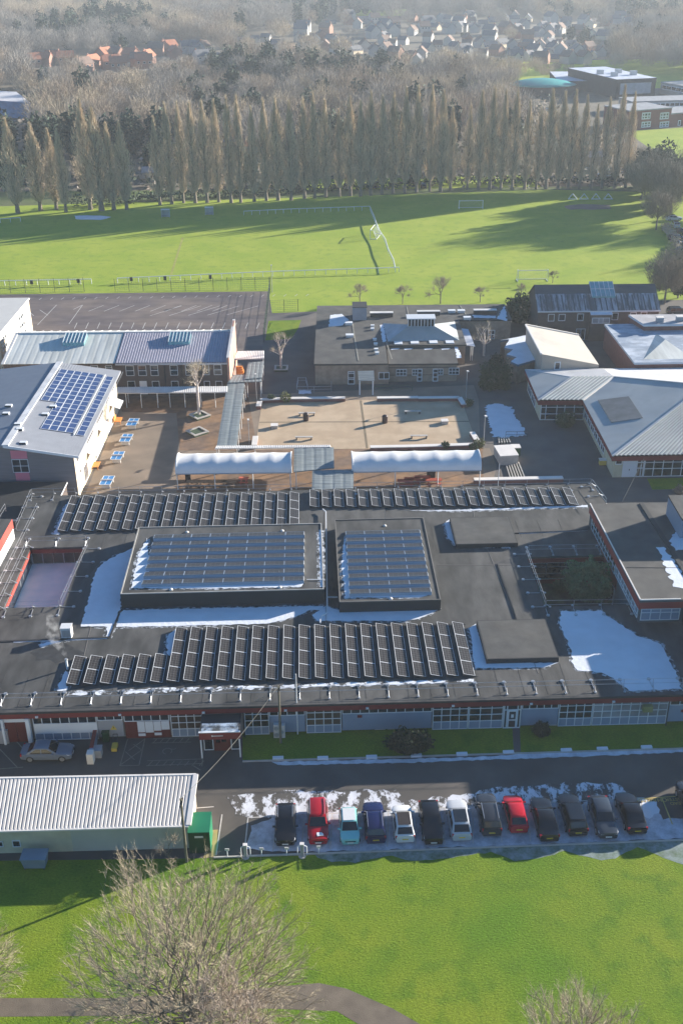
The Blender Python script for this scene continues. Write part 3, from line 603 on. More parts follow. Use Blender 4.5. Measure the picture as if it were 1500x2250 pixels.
# ------------------------------------------------------------ solar panels
def make_panel(cell, Lx, Ly, fr=WHITEM, name='solar_panel'):
    mb = MB(); t = .035
    mb.box(0, Lx, 0, Ly, 0, .04); mb.k = 1
    for a in ((0, Lx, 0, t), (0, Lx, Ly-t, Ly), (0, t, t, Ly-t), (Lx-t, Lx, t, Ly-t)): mb.box(*a, .04, .052)
    mb.k = 2
    for k in range(1, 6): mb.box(t, Lx-t, Ly*k/6-.008, Ly*k/6+.008, .04, .043)
    for k in range(1, 4): mb.box(Lx*k/4-.008, Lx*k/4+.008, t, Ly-t, .04, .0435)
    return mb, [cell, fr, PVLINE]
def panel_proto(cell, Lx, Ly, parent, fr=WHITEM):
    mb, ms = make_panel(cell, Lx, Ly, fr); return mb.build('solar_panel', ms, parent)
def strip_proto(n):
    """south-facing strip: low edge on +x, high edge on -x; runs along +y"""
    r = thing('solar_array', '', 'solar array', (0, 0, 0)); tilt = math.radians(13); Lm = 2.27; Wd = 1.16
    for k in range(n):
        p = panel_proto(PVCELL, Wd, Lm-.03, r); p.location = (0, k*Lm, .08+Wd*math.sin(tilt)); p.rotation_euler = (0, tilt, 0)
    mb = MB(); hz = .07+Wd*math.sin(tilt)
    for k in range(n+1):
        y = min(k*Lm, n*Lm-.08); mb.hexa([Vector(q) for q in ((.02, y, 0), (1.5, y, 0), (1.5, y+.05, 0), (.02, y+.05, 0), (.02, y, hz-.01), (Wd, y, .06), (Wd, y+.05, .06), (.02, y+.05, hz-.01))])
    mb.box(-.02, .01, 0, n*Lm-.03, .02, hz-.03); mb.build('mounting_frame', DKMET, r); return r
yaw = math.atan2(fd.y, fd.x)
G1 = 'solar panel strips along the front roof edge'; G2 = 'solar panel strips along the back roof edge'
S2 = strip_proto(2); S4 = strip_proto(4)
used = {2: False, 4: False}
def put_strip(n, px0, px1, py0, py1, i, cnt, lab, grp, zoff=.02, along=None):
    src = S2 if n == 2 else S4
    o = src if not used[n] else copy_tree(src); used[n] = True
    t = 0 if cnt == 1 else i/(cnt-1); a = G(px0, py0, ZR); b = G(px1, py1, ZR); p = a.lerp(b, t)
    place(o, (p.x, p.y, ZR+zoff), yaw, lab); o['group'] = grp; return o
for i in range(6): put_strip(2, 147, 331, 1508, 1503, i, 6, '%s short two-panel strip from the left end of the front roof edge' % nth(i+1), G1)
for i in range(19): put_strip(4, 367, 1017, 1501, 1488, i, 19, '%s four-panel strip from the left on the front roof edge' % nth(i+1), G1)
for i in range(19): put_strip(4, 128, 636, 1170, 1161, i, 19, '%s four-panel strip from the left along the back roof edge' % nth(i+1), G2)
for i in range(22): put_strip(2, 681, 1250, 1117, 1112, i, 22, '%s two-panel strip from the left on the back roof edge, right half' % nth(i+1), G2)
def row_proto(n):
    r = thing('solar_array', '', 'solar array', (0, 0, 0)); tilt = math.radians(10); Lm = 2.17; Wd = 1.16
    for k in range(n):
        p = panel_proto(mat('pale_solar_cells', (.036, .037, .040), .45, .1, 3, spec=.3), Lm-.03, Wd, r, LBLUE); p.location = (k*Lm, 0, .08+Wd*math.sin(tilt)); p.rotation_euler = (-tilt, 0, 0)
    mb = MB(); hz = .08+Wd*math.sin(tilt)
    mb.hexa([Vector(q) for q in ((0, -.2, 0), (n*Lm, -.2, 0), (n*Lm, -.18, 0), (0, -.18, 0), (0, -.02, hz), (n*Lm, -.02, hz), (n*Lm, 0, hz), (0, 0, hz))])
    mb.build('wind_deflector', DEFL, r)
    mb = MB()
    for k in range(n+1): mb.hexa([Vector(q) for q in ((k*Lm-.035, -.03, .0), (k*Lm+.0, -.03, .0), (k*Lm+.0, Wd, .0), (k*Lm-.035, Wd, .0), (k*Lm-.035, -.03, hz+.05), (k*Lm+.0, -.03, hz+.05), (k*Lm+.0, Wd, .10), (k*Lm-.035, Wd, .10))])
    for y_ in (.1, Wd-.1): mb.box(-.03, n*Lm, y_-.02, y_+.02, .0, .03)
    mb.build('mounting_frame', STEELB, r); return r
def put_rows(proto_n, near, n, far, zt, lab, grp):
    pr = row_proto(proto_n)
    for i in range(n):
        o = pr if i == 0 else copy_tree(pr); p = G(*near, zt).lerp(G(*far, zt), i/(n-1)); place(o, (p.x, p.y, zt+.012), yaw, lab % nth(i+1)); o['group'] = grp
put_rows(8, (312, 1289), 7, (338, 1188), 5.3, '%s eight-panel row counted from the front on the larger raised roof block', 'solar rows on the larger raised block')
put_rows(4, (768, 1310), 9, (760, 1180), 4.95, '%s four-panel row counted from the front on the smaller raised roof block', 'solar rows on the smaller raised block')

# ------------------------------------------------------------ roof guard rails
def rail_run(lab, pts, z, step=2.8, h=1.05, inward=None, weights=True):
    P0 = [G(x, y, z) for x, y in pts]; r = thing('roof_guard_rail', lab, 'guard rail', tuple(P0[0]), 'free-standing guard rails on the school roof')
    mb = MB()
    for a, b in zip(P0, P0[1:]):
        for hh in (h, h*.52): mb.tube(a+Vector((0, 0, hh)), b+Vector((0, 0, hh)), .02, n=5)
    mb.build('rail', STEEL, r); k = 0
    for a, b in zip(P0, P0[1:]):
        d = b-a; L = d.length; n = max(1, round(L/step)); d.normalize(); nn = Vector((-d.y, d.x, 0))
        if inward is not None and nn.dot(inward) < 0: nn = -nn
        for i in range(n+1):
            p = a+d*(L*i/n); mb = MB(); mb.tube(p, p+Vector((0, 0, h)), .022, n=5)
            if weights:
                mb.bar(p+Vector((0, 0, .04)), p+nn*1.3+Vector((0, 0, .04)), .05, .05); mb.tube(p-nn*.55+Vector((0, 0, .05)), p+Vector((0, 0, .4)), .045, .035, n=5)
                mb.tube(p-nn*.55+Vector((0, 0, .0)), p-nn*.55+Vector((0, 0, .09)), .13, n=8)
            q = mb.build('post', STEEL, r)
            if weights: mb = MB(); mb.tube(p+nn*1.3, p+nn*1.3+Vector((0, 0, .13)), .2, .18, n=8); mb.build('counterweight', STEEL, q)
BK = Vector((fv.x, fv.y, 0))
rail_run('long galvanised guard rail above the red fascia on the road side of the roof', [(-60, 1546), (1560, 1508)], ZR, inward=BK)
rail_run('guard rail behind the solar panels along the far roof edge', [(72, 1090), (1296, 1068)], ZR, inward=-BK)
rail_run('guard rail running down the far left edge of the roof', [(70, 1092), (38, 1166)], ZR, inward=fd)
rail_run('short guard rail down the far right corner of the roof', [(1298, 1069), (1330, 1112)], ZR, inward=-fd)
rail_run('guard rail beyond the left courtyard, beside the solar strips', [(60, 1197), (190, 1195)], ZR, inward=BK)
rail_run('guard rail on the right side of the left courtyard', [(194, 1206), (136, 1334)], ZR, inward=fd)
rail_run('guard rail on the left side of the left courtyard', [(62, 1204), (-30, 1400)], ZR, inward=-fd)
rail_run('outer guard rail left of the left courtyard, nearest the photo edge', [(84, 1122), (-60, 1420)], ZR, inward=-fd, weights=False)
rail_run('guard rail on the near side of the left courtyard', [(14, 1342), (132, 1338)], ZR, inward=-BK)
rail_run('guard rail on the left side of the planted courtyard', [(1154, 1218), (1196, 1334)], ZR, inward=-fd)
rail_run('guard rail on the near side of the planted courtyard', [(1198, 1338), (1380, 1335)], ZR, inward=-BK)
rail_run('guard rail on the far side of the planted courtyard', [(1160, 1216), (1316, 1213)], ZR, inward=BK)

# roof plant: vent box, flue with steam, rooflight domes
def boxthing(name, lab, cat, c, sx, sy, sz, m, z0=0.0, lid=None, yawz=None, lidm=None):
    r = thing(name, lab, cat, (c.x, c.y, z0)); yw = yaw if yawz is None else yawz; co, si = math.cos(yw), math.sin(yw)
    T = lambda q: Vector((c.x+q.x*co-q.y*si, c.y+q.x*si+q.y*co, z0+q.z))
    mb = MB(); mb.box(-sx/2, sx/2, -sy/2, sy/2, 0, sz, T); mb.build('body', m, r)
    if lid: mb = MB(); mb.box(-sx/2-.05, sx/2+.05, -sy/2-.05, sy/2+.05, sz, sz+lid, T); mb.build('lid', lidm or m, r)
    return r, T
r, T = boxthing('roof_vent_unit', 'pale metal ventilation box on the roof beside the left snow patch', 'vent unit', G(149, 1398, ZR), 1.0, .9, 1.2, STEELB, ZR, .08)
mb = MB(); mb.box(-.4, .4, -.47, -.451, .2, 1.0, T)
for k in range(5): mb.box(-.36, .36, -.49, -.47, .25+.15*k, .31+.15*k, T)
mb.build('louvre', STEEL, r)
fl = G(149, 1470, ZR); r = thing('boiler_flue', 'short white flue pipe giving off steam left of the front solar strips', 'flue', tuple(fl))
mb = MB(); mb.tube(fl, fl+Vector((0, 0, 1.1)), .11, n=12); mb.build('pipe', WHITE, r); mb = MB(); mb.tube(fl+Vector((0, 0, 1.1)), fl+Vector((0, 0, 1.22)), .17, .14, n=12); mb.build('cowl', STEEL, r)
for i, (x, y, z) in enumerate([(411, 1168, 5.3), (620, 1165, 5.3), (376, 1294, 5.3), (615, 1289, 5.3), (845, 1154, 4.95), (858, 1314, 4.95)]):
    c = G(x, y, z+.1); r = thing('lightning_rod', ['thin rod on a white ball base at the back left of the larger raised block', 'thin rod on a white ball base at the back right of the larger raised block', 'thin rod on a white ball base at the front left of the larger raised block', 'thin rod on a white ball base at the front right of the larger raised block', 'thin rod on a white ball base at the back of the smaller raised block', 'thin rod on a white ball base at the front of the smaller raised block'][i], 'lightning rod', (c.x, c.y, z), 'lightning rods on the raised roof blocks')
    mb = MB(); rr = []
    for k in range(6): a = math.pi*k/10; rr.append([c+Vector((.22*math.cos(a)*math.cos(t*math.pi/5), .22*math.cos(a)*math.sin(t*math.pi/5), .16*math.sin(a)-.1)) for t in range(10)])
    mb.rings(rr); mb.build('base', CHAIN, r, smooth=True); mb = MB(); mb.tube(c, c+Vector((0, 0, 2.0)), .014, n=5); mb.build('rod', STEEL, r)

# ============================================================ OTHER BUILDINGS
def flat_block(name, lab, cat, poly, z, wm, rm, lip=.3, lipm=None, over=.15, z0=0.0):
    cx = sum(p[0] for p in poly)/len(poly); cy = sum(p[1] for p in poly)/len(poly)
    r = thing(name, lab, cat, (cx, cy, z0)); n = len(poly)
    mb = MB()
    for i in range(n): p, q = poly[i], poly[(i+1) % n]; mb.poly([(p[0], p[1], z0), (q[0], q[1], z0), (q[0], q[1], z-lip), (p[0], p[1], z-lip)])
    mb.build('wall', wm, r)
    ex = []
    for p in poly: d = Vector((p[0]-cx, p[1]-cy)); s = Vector((math.copysign(over, d.x), math.copysign(over, d.y))); ex.append((p[0]+s.x, p[1]+s.y))
    mb = MB(); mb.slab([ex], z-lip, z, sides=False); k = len(mb.f); mb.k = 1
    for i in range(n): p, q = ex[i], ex[(i+1) % n]; mb.poly([(*p, z-lip), (*q, z-lip), (*q, z), (*p, z)])
    mb.poly([(*p, z-lip) for p in ex[::-1]])
    mb.build('roof', [rm, lipm or rm], r)
    return r, [Wall(poly[i], poly[(i+1) % n]) for i in range(n)]
def solid_roof(name, m, root, pts, th=.18):
    mb = MB(); a = [Vector(p) for p in pts]; b = [p-Vector((0, 0, th)) for p in a]; mb.poly(a); mb.poly(b[::-1]); n = len(a)
    for i in range(n): mb.poly([b[i], b[(i+1) % n], a[(i+1) % n], a[i]])
    return mb.build(name, m, root)
def wallmesh(root, m, quads, name='wall'):
    mb = MB()
    for q in quads: mb.poly(q)
    return mb.build(name, m, root)

# --- two-storey hall with rooftop solar panels (left)
B = thing('classroom_building', 'two-storey cream building with grey metal roof carrying blue solar panels, left of the courtyard', 'building', (-44, 146, 0))
XR, XW, X0, YN, YF, ZE = -34.5, -35.3, -44.2, 130.6, 162.4, 6.5
wy0, wy1 = YN+.6, YF-.6
wallmesh(B, CREAM, [[(XW, wy0, 0), (XW, wy1, 0), (XW, wy1, 6.35), (XW, wy0, 6.35)]], 'side_wall')
wallmesh(B, SLATECL, [[(-47.5, wy0, 0), (XW, wy0, 0), (XW, wy0, 6.35), (X0, wy0, 7.9), (-47.5, wy0, 7.5)]], 'front_wall')
wallmesh(B, mat('yellow_block', (.36, .31, .19), .9, .15), [[(-66, wy0, 0), (-47.51, wy0, 0), (-47.51, wy0, 7.4), (-66, wy0, 5.3)]], 'end_wall')
wallmesh(B, CREAM, [[(-66, wy1, 0), (XW, wy1, 0), (XW, wy1, 6.35), (X0, wy1, 7.9), (-66, wy1, 5.3)], [(-66, wy0, 0), (-66, wy1, 0), (-66, wy1, 5.3), (-66, wy0, 5.3)]], 'back_wall')
solid_roof('roof', METALR, B, [(X0, YN, 8.15), (XR, YN, ZE), (XR, YF, ZE), (X0, YF, 8.0)], .35)
solid_roof('roof', BLUEM, B, [(-67, YN, 5.4), (X0-.01, YN, 8.13), (X0-.01, YF, 7.98), (-67, YF, 5.4)], .3)  # left slope faces away from the sun; its shade is put into the bluer metal
mb = MB(); mb.bar((X0+.3, YN-.05, 8.15), (X0+.3, YF+.05, 8.02), .9, .16); mb.build('ridge_cap', mat('pale_flashing', (.55, .56, .58)), B)
mb = MB(); mb.bar((X0, YN-.04, 8.0), (XR, YN-.04, 6.35), .08, .36); mb.build('verge_trim', WHITE, B)
mb = MB()
for k in range(24): x = X0+.9+k*.4; zz = 8.08+(6.5-8.08)*(x-X0)/(XR-X0); mb.bar((x, YN+.1, zz+.01), (x, YF-.1, zz-.04), .03, .04)
mb.build('roof_seam', METALR, B)
def roofpt(x, y, up=0): t = (x-X0)/(XR-X0); s = (y-YN)/(YF-YN); z = (8.15*(1-s)+8.0*s)*(1-t)+ZE*t; return Vector((x, y, z+up))
PVR = thing('rooftop_solar_array', 'blue solar panel grid lying flat on the grey metal roof of the cream two-storey building', 'solar array', tuple(roofpt(-39, 147, .1)))
colx = [-43.1+i*1.1 for i in range(6)]
PVR_t = math.atan2(-(8.1-6.5), 9.7)
def roof_panel(x, y):
    q = [roofpt(x, y, .09), roofpt(x+1.03, y, .09), roofpt(x+1.03, y+1.55, .09), roofpt(x, y+1.55, .09)]
    mb = MB(); mb.hexa([p-Vector((0, 0, .05)) for p in q]+q); mb.k = 1
    for i in range(4): mb.bar(q[i]+Vector((0, 0, .01)), q[(i+1) % 4]+Vector((0, 0, .01)), .05, .03)
    mb.build('solar_panel', [PVBLUE, mat('panel_frame_pale', (.62, .64, .68), .4)], PVR)
ytop = 159.6
for c in range(6):
    for r_ in range(8 if c < 2 else 14): roof_panel(colx[c], ytop-1.6*(r_+1))
for r_ in range(14): roof_panel(-35.95-.1, ytop-.4-1.6*(r_+1))
mb = MB(); mb.bar(roofpt(-36.35, ytop, .12), roofpt(-36.35, ytop-23, .12), .18, .1); mb.build('cable_tray', STEELB, PVR)
for x, y in ((117, 893), (100, 909), (40, 932), (44, 942), (52, 974), (20, 893), (14, 908)):
    p = zz = GY(x, y, 150); 
    t = None
    for yy in [131+.5*k for k in range(62)]:
        q = GY(x, y, yy); s = roofpt(q.x, yy).z if q.x > X0 else 5.4+(8.1-5.4)*(q.x+67)/(67+X0)
        if q.z > s: t = (q.x, yy, s); 
        else: break
    if t:
        mb = MB(); mb.box(t[0]-.45, t[0]+.45, t[1]-.3, t[1]+.3, t[2]-.2, t[2]+.28); k = mb.build('roof_vent', WHITE, B)
        mb = MB(); mb.box(t[0]-.5, t[0]+.4, t[1]-.33, t[1]-.31, t[2]+.0, t[2]+.25); mb.build('vent_grille', DKMET, k)
WE = Wall((XW, wy0), (XW, wy1))
for a, b, z0, z1, n in ((1.2, 3.6, 4.6, 5.9, 3), (7.5, 12.0, 4.4, 5.9, 6), (14.5, 19.5, 4.3, 5.9, 6), (22, 24.5, 4.5, 5.9, 3), (27, 29, 4.5, 5.8, 2), (4.2, 6.4, .2, 2.6, 3), (11.5, 13.6, .2, 2.5, 3), (20.5, 22.5, .2, 2.5, 3), (2, 2.7, 2.6, 3.3, 1), (8.2, 8.9, 3, 3.7, 1)):
    window(B, WE, a, b, z0, z1, us=[i/n for i in range(1, n)], gm=GLASSW, out=.02)
for a, b in ((7.0, 11.3), (15, 18.6), (24.3, 27.6)):   # entrance awnings on the sunlit wall
    q = [WE.pt(a, .05, 3.5), WE.pt(b, .05, 3.5), WE.pt(b, 1.5, 2.9), WE.pt(a, 1.5, 2.9)]; solid_roof('awning', WHITEM, B, q[::-1], .06)
WFt = Wall((-47.5, wy0), (XW, wy0))
panel_px(B, WFt, 24, 990, 60, 1008, PINK); winpx(B, WFt, 28, 1009, 64, 1038, us=(.5,), zs=(.5,)); panel_px(B, WFt, 35, 1036, 66, 1056, PINK)
# low porch roof in front
r, ws = flat_block('store_building', 'low dark flat-roofed store in front of the pink-panelled gable', 'store', [(-48, 120), (-36.5, 120), (-36.5, 130.2), (-48, 130.2)], 2.9, BRICKD, FELTDK, .25, WHITEM)
r, ws = flat_block('roof_lantern_block', 'higher block with bright red fascia and white sunlit side at the left photo edge', 'building', [(-60, 90), (-38.85, 90), (-38.85, 113.6), (-60, 113.6)], 6.3, WHITE, FELT, 1.2, mat('bright_sunlit_red_cladding', (.42, .06, .045)), .05)
rr_ = rail_run('two-bar guard rail on the red-edged block at the left photo edge', [(14, 1124), (-60, 1245)], 6.4, inward=-fd, weights=False)

# --- long two-storey block behind it
B = thing('long_classroom_block', 'long two-storey dark brick block with pale sheet roof on its left half and purple-grey ribs on the right', 'building', (-36, 174, 0))
B['label'] = 'long brick block, pale sheet roof on its left half, purple-grey ribs on the right'
xl, xm_, xr = -54.6, -36.4, -18.3; ye, yr, yb = 167.8, 178, 181; ze, zr2, zb = 5.75, 7.6, 6.9
wallmesh(B, BRICKD, [[(xl, ye+.4, 0), (xr, ye+.4, 0), (xr, ye+.4, ze-.1), (xl, ye+.4, ze-.1)], [(xl, yb, 0), (xr, yb, 0), (xr, yb, zb), (xl, yb, zb)]])
wallmesh(B, BRICKD, [[(xl, ye+.4, 0), (xl, yb, 0), (xl, yb, zb), (xl, yr, zr2-.1), (xl, ye+.4, ze)]], 'gable_wall')
mb = MB(); g0 = [(xr, ye, 0), (xr, yb, 0), (xr, yb, 8.6), (xr, yb-.6, 8.7), (xr, ye, 6.5)]; mb.poly(g0); g1 = [(x+.35, y, z) for x, y, z in g0]; mb.poly(g1[::-1])
for i in range(5): mb.poly([g0[i], g0[(i+1) % 5], g1[(i+1) % 5], g1[i]])
mb.build('gable_parapet', PINKB, B)
mb = MB(); mb.bar((xr+.17, yb, 8.72), (xr+.17, ye, 6.58), .45, .1); mb.build('parapet_coping', CHAIN, B)
mb = MB(); corr_quad(mb, (xm_, ye, ze), (xr, ye, ze), (xr, yr, zr2), (xm_, yr, zr2), .42, .10); mb.build('roof', TILEG, B)
mb = MB(); corr_quad(mb, (xl, ye, ze), (xm_-.1, ye, ze), (xm_-.1, yr, zr2), (xl, yr, zr2), 1.2, .015); mb.build('roof', SHEET2, B)
solid_roof('back_roof', SHEET2, B, [(xl, yr, zr2), (xr, yr, zr2), (xr, yb, zb), (xl, yb, zb)], .12)
mb = MB(); mb.bar((xl, yr, zr2+.05), (xr, yr, zr2+.05), .5, .12); mb.bar((xl-.05, ye, ze), (xl-.05, yr, zr2+.04), .5, .14); mb.build('ridge_cap', CANOPYW, B)
mb = MB(); mb.box(xm_, xr, ye-.08, ye+.05, ze-.32, ze-.02); mb.build('gutter', mat('pale_gutter', (.42, .42, .44)), B)
mb = MB()
for k in range(24): x = xl+2+k*1.45; mb.bar((x, yr+.3, zr2+.02), (x+.3, yb-.2, zb+.12), .12, .05)
mb.build('roof_glazing_bar', CANOPYW, B)
for x0, x1, y0, y1 in ((135, 182, 727, 741), (368, 414, 725, 740)):
    c0 = GY(x0, y1, 173.2); c1_ = GY(x1, y1, 173.2); mb = MB(); zz = 7.35
    mb.hexa([Vector(q) for q in ((c0.x, 173.4, 6.5), (c1_.x, 173.4, 6.5), (c1_.x, 176.8, 7.1), (c0.x, 176.8, 7.1), (c0.x, 173.6, 7.35), (c1_.x, 173.6, 7.35), (c1_.x, 176.6, 8.05), (c0.x, 176.6, 8.05))]); L = mb.build('rooflight', GLAZR, B)
    mb = MB(); n = 6
    for k in range(n+1): x = c0.x+(c1_.x-c0.x)*k/n; mb.bar((x, 173.55, 7.38), (x, 176.65, 8.08), .12, .05)
    mb.build('rooflight_bar', WHITEM, L)
WB = Wall((xl, ye+.4), (xr, ye+.4))
for x0, y0, x1, y1 in ((277, 803, 295, 825), (304, 803, 322, 825), (331, 802, 348, 825), (374, 802, 391, 824), (446, 801, 460, 823), (470, 801, 487, 823), (408, 802, 423, 824), (199, 803, 216, 812), (232, 803, 247, 812)):
    winpx(B, WB, x0, y0, x1, y1+0.5, zs=(.5,))
for x0, x1 in ((281, 298), (335, 351), (377, 393), (474, 489), (449, 462)): winpx(B, WB, x0, 837, x1, 856)
d = panel_px(B, WB, 308, 837, 324, 866, WHITE, 'door', .06)
for x in (362, 400, 440): u = WB.px(x, 815)[0]; mb = MB(); mb.tube(WB.pt(u, .1, .1), WB.pt(u, .1, 5.5), .08, n=6); mb.build('downpipe', DKMET, B)

# --- covered walkways on posts
def walkway(lab, pts, z, m, posts, pitch=.25, amp=.05, edges=None, th=.1):
    q = [G(x, y, z) for x, y in pts]; c = sum(q, Vector((0, 0, 0)))/len(q); r = thing('covered_walkway', lab, 'walkway', (c.x, c.y, 0))
    mb = MB(); corr_quad(mb, *q, pitch, amp)
    for i in range(4): a, b = q[i], q[(i+1) % 4]; mb.poly([a-Vector((0, 0, th)), b-Vector((0, 0, th)), b+Vector((0, 0, .005)), a+Vector((0, 0, .005))])
    mb.poly([p-Vector((0, 0, th)) for p in q[::-1]]); mb.build('roof', m, r)
    for x, y in posts: p = G(x, y, z); mb = MB(); mb.tube((p.x, p.y, 0), (p.x, p.y, z-th), .06, n=6); mb.build('post', STEELB, r)
    return r
walkway('long corrugated white walkway roof along the front of the dark brick block', [(258, 864), (500, 862), (500, 849), (258, 851)], 2.6, CANOPYW, [(276, 863), (309, 863), (345, 863), (372, 862), (405, 862), (440, 862), (472, 862), (280, 852), (345, 852), (440, 851)], .3, .06)
walkway('steel blue walkway roof running towards the playground, nearest one', [(476, 982), (520, 982), (538, 840), (500, 840)], 2.6, CANOPYG, [(520, 976), (523, 955), (526, 930), (529, 908), (532, 886), (535, 864), (538, 846), (480, 976), (490, 910), (500, 862)], 1.2, .03)
walkway('short walkway roof joining the two steel blue walkways beside the pink gable', [(500, 841), (575, 838), (575, 822), (512, 824)], 2.75, CANOPYG, [(543, 838), (572, 837)], .6, .03)
walkway('narrow walkway roof with frosted near end, beside the pink gable', [(538, 833), (576, 830), (580, 794), (545, 797)], 2.9, CANOPYG, [(574, 828), (577, 800)], .6, .03)
walkway('small corrugated white roof against the pink gable wall', [(512, 790), (580, 788), (580, 771), (522, 772)], 3.1, CANOPYW, [(578, 787), (516, 789)], .3, .06)
walkway('wide grey sheet roof between the two white barrel canopies', [(645, 1037), (734, 1028), (733, 983), (646, 984)], 2.7, CANOPYG, [(650, 1036), (731, 1026), (649, 990), (730, 988)], 1.3, .03)
walkway('blue shaded sheet roof in front of the wide grey sheet roof', [(685, 1076), (776, 1073), (776, 1031), (686, 1034)], 2.6, CANOPYG, [(688, 1072), (773, 1070)], 1.3, .03)
walkway('narrow corrugated strip roof behind the left barrel canopy', [(472, 986), (727, 983), (725, 978), (475, 980)], 2.75, CANOPYW, [(476, 985), (560, 984), (724, 982)], .25, .06)
r = thing('orange_steps_shelter', 'small orange timber steps beside the pink gable wall', 'steps', tuple(G(525, 822)))
mb = MB(); c = G(525, 822)
for k in range(4): mb.box(c.x-.9+.1*k, c.x+.9-.1*k, c.y-.5+.3*k, c.y+.9, .3*k, .3*k+.3)
mb.build('tread', ORANGE, r)

# --- white barrel canopies
def barrel(lab, x0, y0, x1, y1, xb0, yb0, xb1, yb1, nb, grp):
    a = G(x0, y0, 2.4); b = G(x1, y1, 2.4); d = (b-a).normalized(); n = Vector((-d.y, d.x, 0)); Lg = (b-a).length; Dp = 4.8; c = (a+b)/2+n*Dp/2
    r = thing('barrel_canopy', lab, 'canopy', (c.x, c.y, 0), grp); mb = MB(); N = 12; cols = nb*6
    base = len(mb.v)
    for i in range(cols+1):
        for k in range(N+1):
            t = math.pi*k/N; sag = .10*abs(math.sin(math.pi*i/6))**.6*math.sin(t); h = 2.4+1.55*math.sin(t)**.85-sag if 0 < k < N else 2.4
            p = a+d*(Lg*i/cols)+n*(Dp*(1-math.cos(t))/2); mb.v.append((p.x, p.y, h))
    for i in range(cols):
        for k in range(N): q = base+i*(N+1)+k; mb.face((q, q+N+1, q+N+2, q+1))
    mb.build('membrane', MEMB, r, smooth=True)
    mb = MB(); mb.tube(a+Vector((0, 0, -.05)), b+Vector((0, 0, -.05)), .09, n=6); mb.tube(a+n*Dp, b+n*Dp, .09, n=6)
    for i in range(nb//2*2+1):
        pass
    mb.build('edge_beam', STEEL, r)
    for e in (0, 1):
        mb = MB(); pts = [a+d*(Lg*e)+n*(Dp*(1-math.cos(math.pi*k/N))/2)+Vector((0, 0, (1.6*math.sin(math.pi*k/N)**.85 if 0 < k < N else 0)+.02)) for k in range(N+1)]
        for p, q in zip(pts, pts[1:]): mb.bar(p, q, .14, .1)
        mb.build('end_arch', WHITE, r)
    for i in range(0, nb+1, 2):
        for s in (0, Dp): p = a+d*(min(max(Lg*i/nb, .1), Lg-.1))+n*s; mb = MB(); mb.tube((p.x, p.y, 0), (p.x, p.y, 2.35), .07, n=6); mb.build('post', STEELB, r)
    return r
barrel('white membrane barrel canopy on the left, over brown picnic tables', 387, 1041, 639, 1038, 0, 0, 0, 0, 6, 'white barrel canopies behind the main roof')
barrel('white membrane barrel canopy on the right, over red picnic tables', 774, 1037, 1056, 1033, 0, 0, 0, 0, 6, 'white barrel canopies behind the main roof')

# --- buff brick dining block
B, ws = flat_block('dining_block', 'buff brick single-storey block with wide dark flat roof behind the tan playground', 'building', [(-4.2, 172.4), (8.05, 172.4), (8.05, 181.5), (21.8, 181.5), (21.8, 194.9), (31.6, 194.9), (31.6, 204.4), (-4.2, 204.4)], 3.7, BRICKT, FELT2, .28, FELTDK)
B2, w2 = flat_block('dining_wing', 'lower buff brick wing with white doors and ramp, under four white domes', 'building', [(8.12, 173.4), (19.6, 173.4), (19.6, 181.4), (8.12, 181.4)], 3.25, BRICKT, FELT, .25, FELTDK)
mb = MB(); w2[0].box(mb, 0, 11.5, 0, .05, 2.45, 2.6); w2[0].box(mb, 0, 11.5, 0, .05, 1.15, 1.28); mb.build('brick_band', BRICKD, B2)
for x0, y0, x1, y1, us in ((870, 811, 893, 826, (.33, .66)), (905, 811, 917, 825, (.5,)), (961, 810, 973, 824, (.5,)), (985, 808, 1008, 823, (.33, .66))): winpx(B2, w2[0], x0, y0, x1, y1, us=us, zs=(.5,), t=.09)
for x0, x1 in ((916, 927), (950, 962)): winpx(B2, w2[0], x0, 810, x1, 838, zs=(.35, .68), name='door', t=.14)
winpx(B, ws[0], 764, 816, 779, 845, zs=(.38, .5, .85), name='door', t=.12); winpx(B, ws[0], 831, 818, 855, 833, us=(.5,), t=.1)
# door canopy
c = G(802, 846); r = thing('door_canopy', 'small pitched canopy on two white posts at the buff brick wall', 'canopy', (c.x, c.y, 0)); q = [G(787, 836, 2.5), G(822, 836, 2.5), G(821, 814, 3.1), G(786, 815, 3.1)]
solid_roof('roof', CANOPYG, r, q, .1)
for x in (790, 819): p = G(x, 836, 2.5); mb = MB(); mb.box(p.x-.1, p.x+.1, p.y-.1, p.y+.1, 0, 2.4); mb.build('post', WHITE, r)
# chimney/plant block, clerestory boxes, domes
def roofbox(root, name, px, z, w_, d_, h_, m, top=None, tm=None):
    c = G(px[0], px[1], z); mb = MB(); mb.box(c.x-w_/2, c.x+w_/2, c.y, c.y+d_, z-.02, z+h_); o = mb.build(name, m, root)
    if top: mb = MB(); mb.box(c.x-w_/2-top, c.x+w_/2+top, c.y-top, c.y+d_+top, z+h_, z+h_+.12); mb.build(name+'_cap', tm or WHITE, o)
    return o
roofbox(B, 'plant_tower', (790, 704), 3.7, 2.6, 3.4, 2.4, mat('grey_blue_brick', (.30, .32, .36), .85, .1), .05, FELTDK)
for x, y, w_ in ((838, 697, 4.2), (941, 694, 4.2), (1065, 691, 4.2)): roofbox(B, 'clerestory', (x, y), 3.7, w_, .8, .75, FELTDK, .06, CANOPYW)
for x, y in ((766, 715), (768, 742), (992, 688), (1013, 688), (1026, 703)): o = roofbox(B, 'rooflight_dome', (x, y), 3.7, 1.3, .9, .35, STEELB, .05, WHITE)
for x, y in ((818, 719), (818, 726), (823, 749), (825, 759), (826, 771), (828, 779)): roofbox(B, 'roof_vent', (x, y), 3.7, .6, .5, .25, STEELB, .04, WHITE)
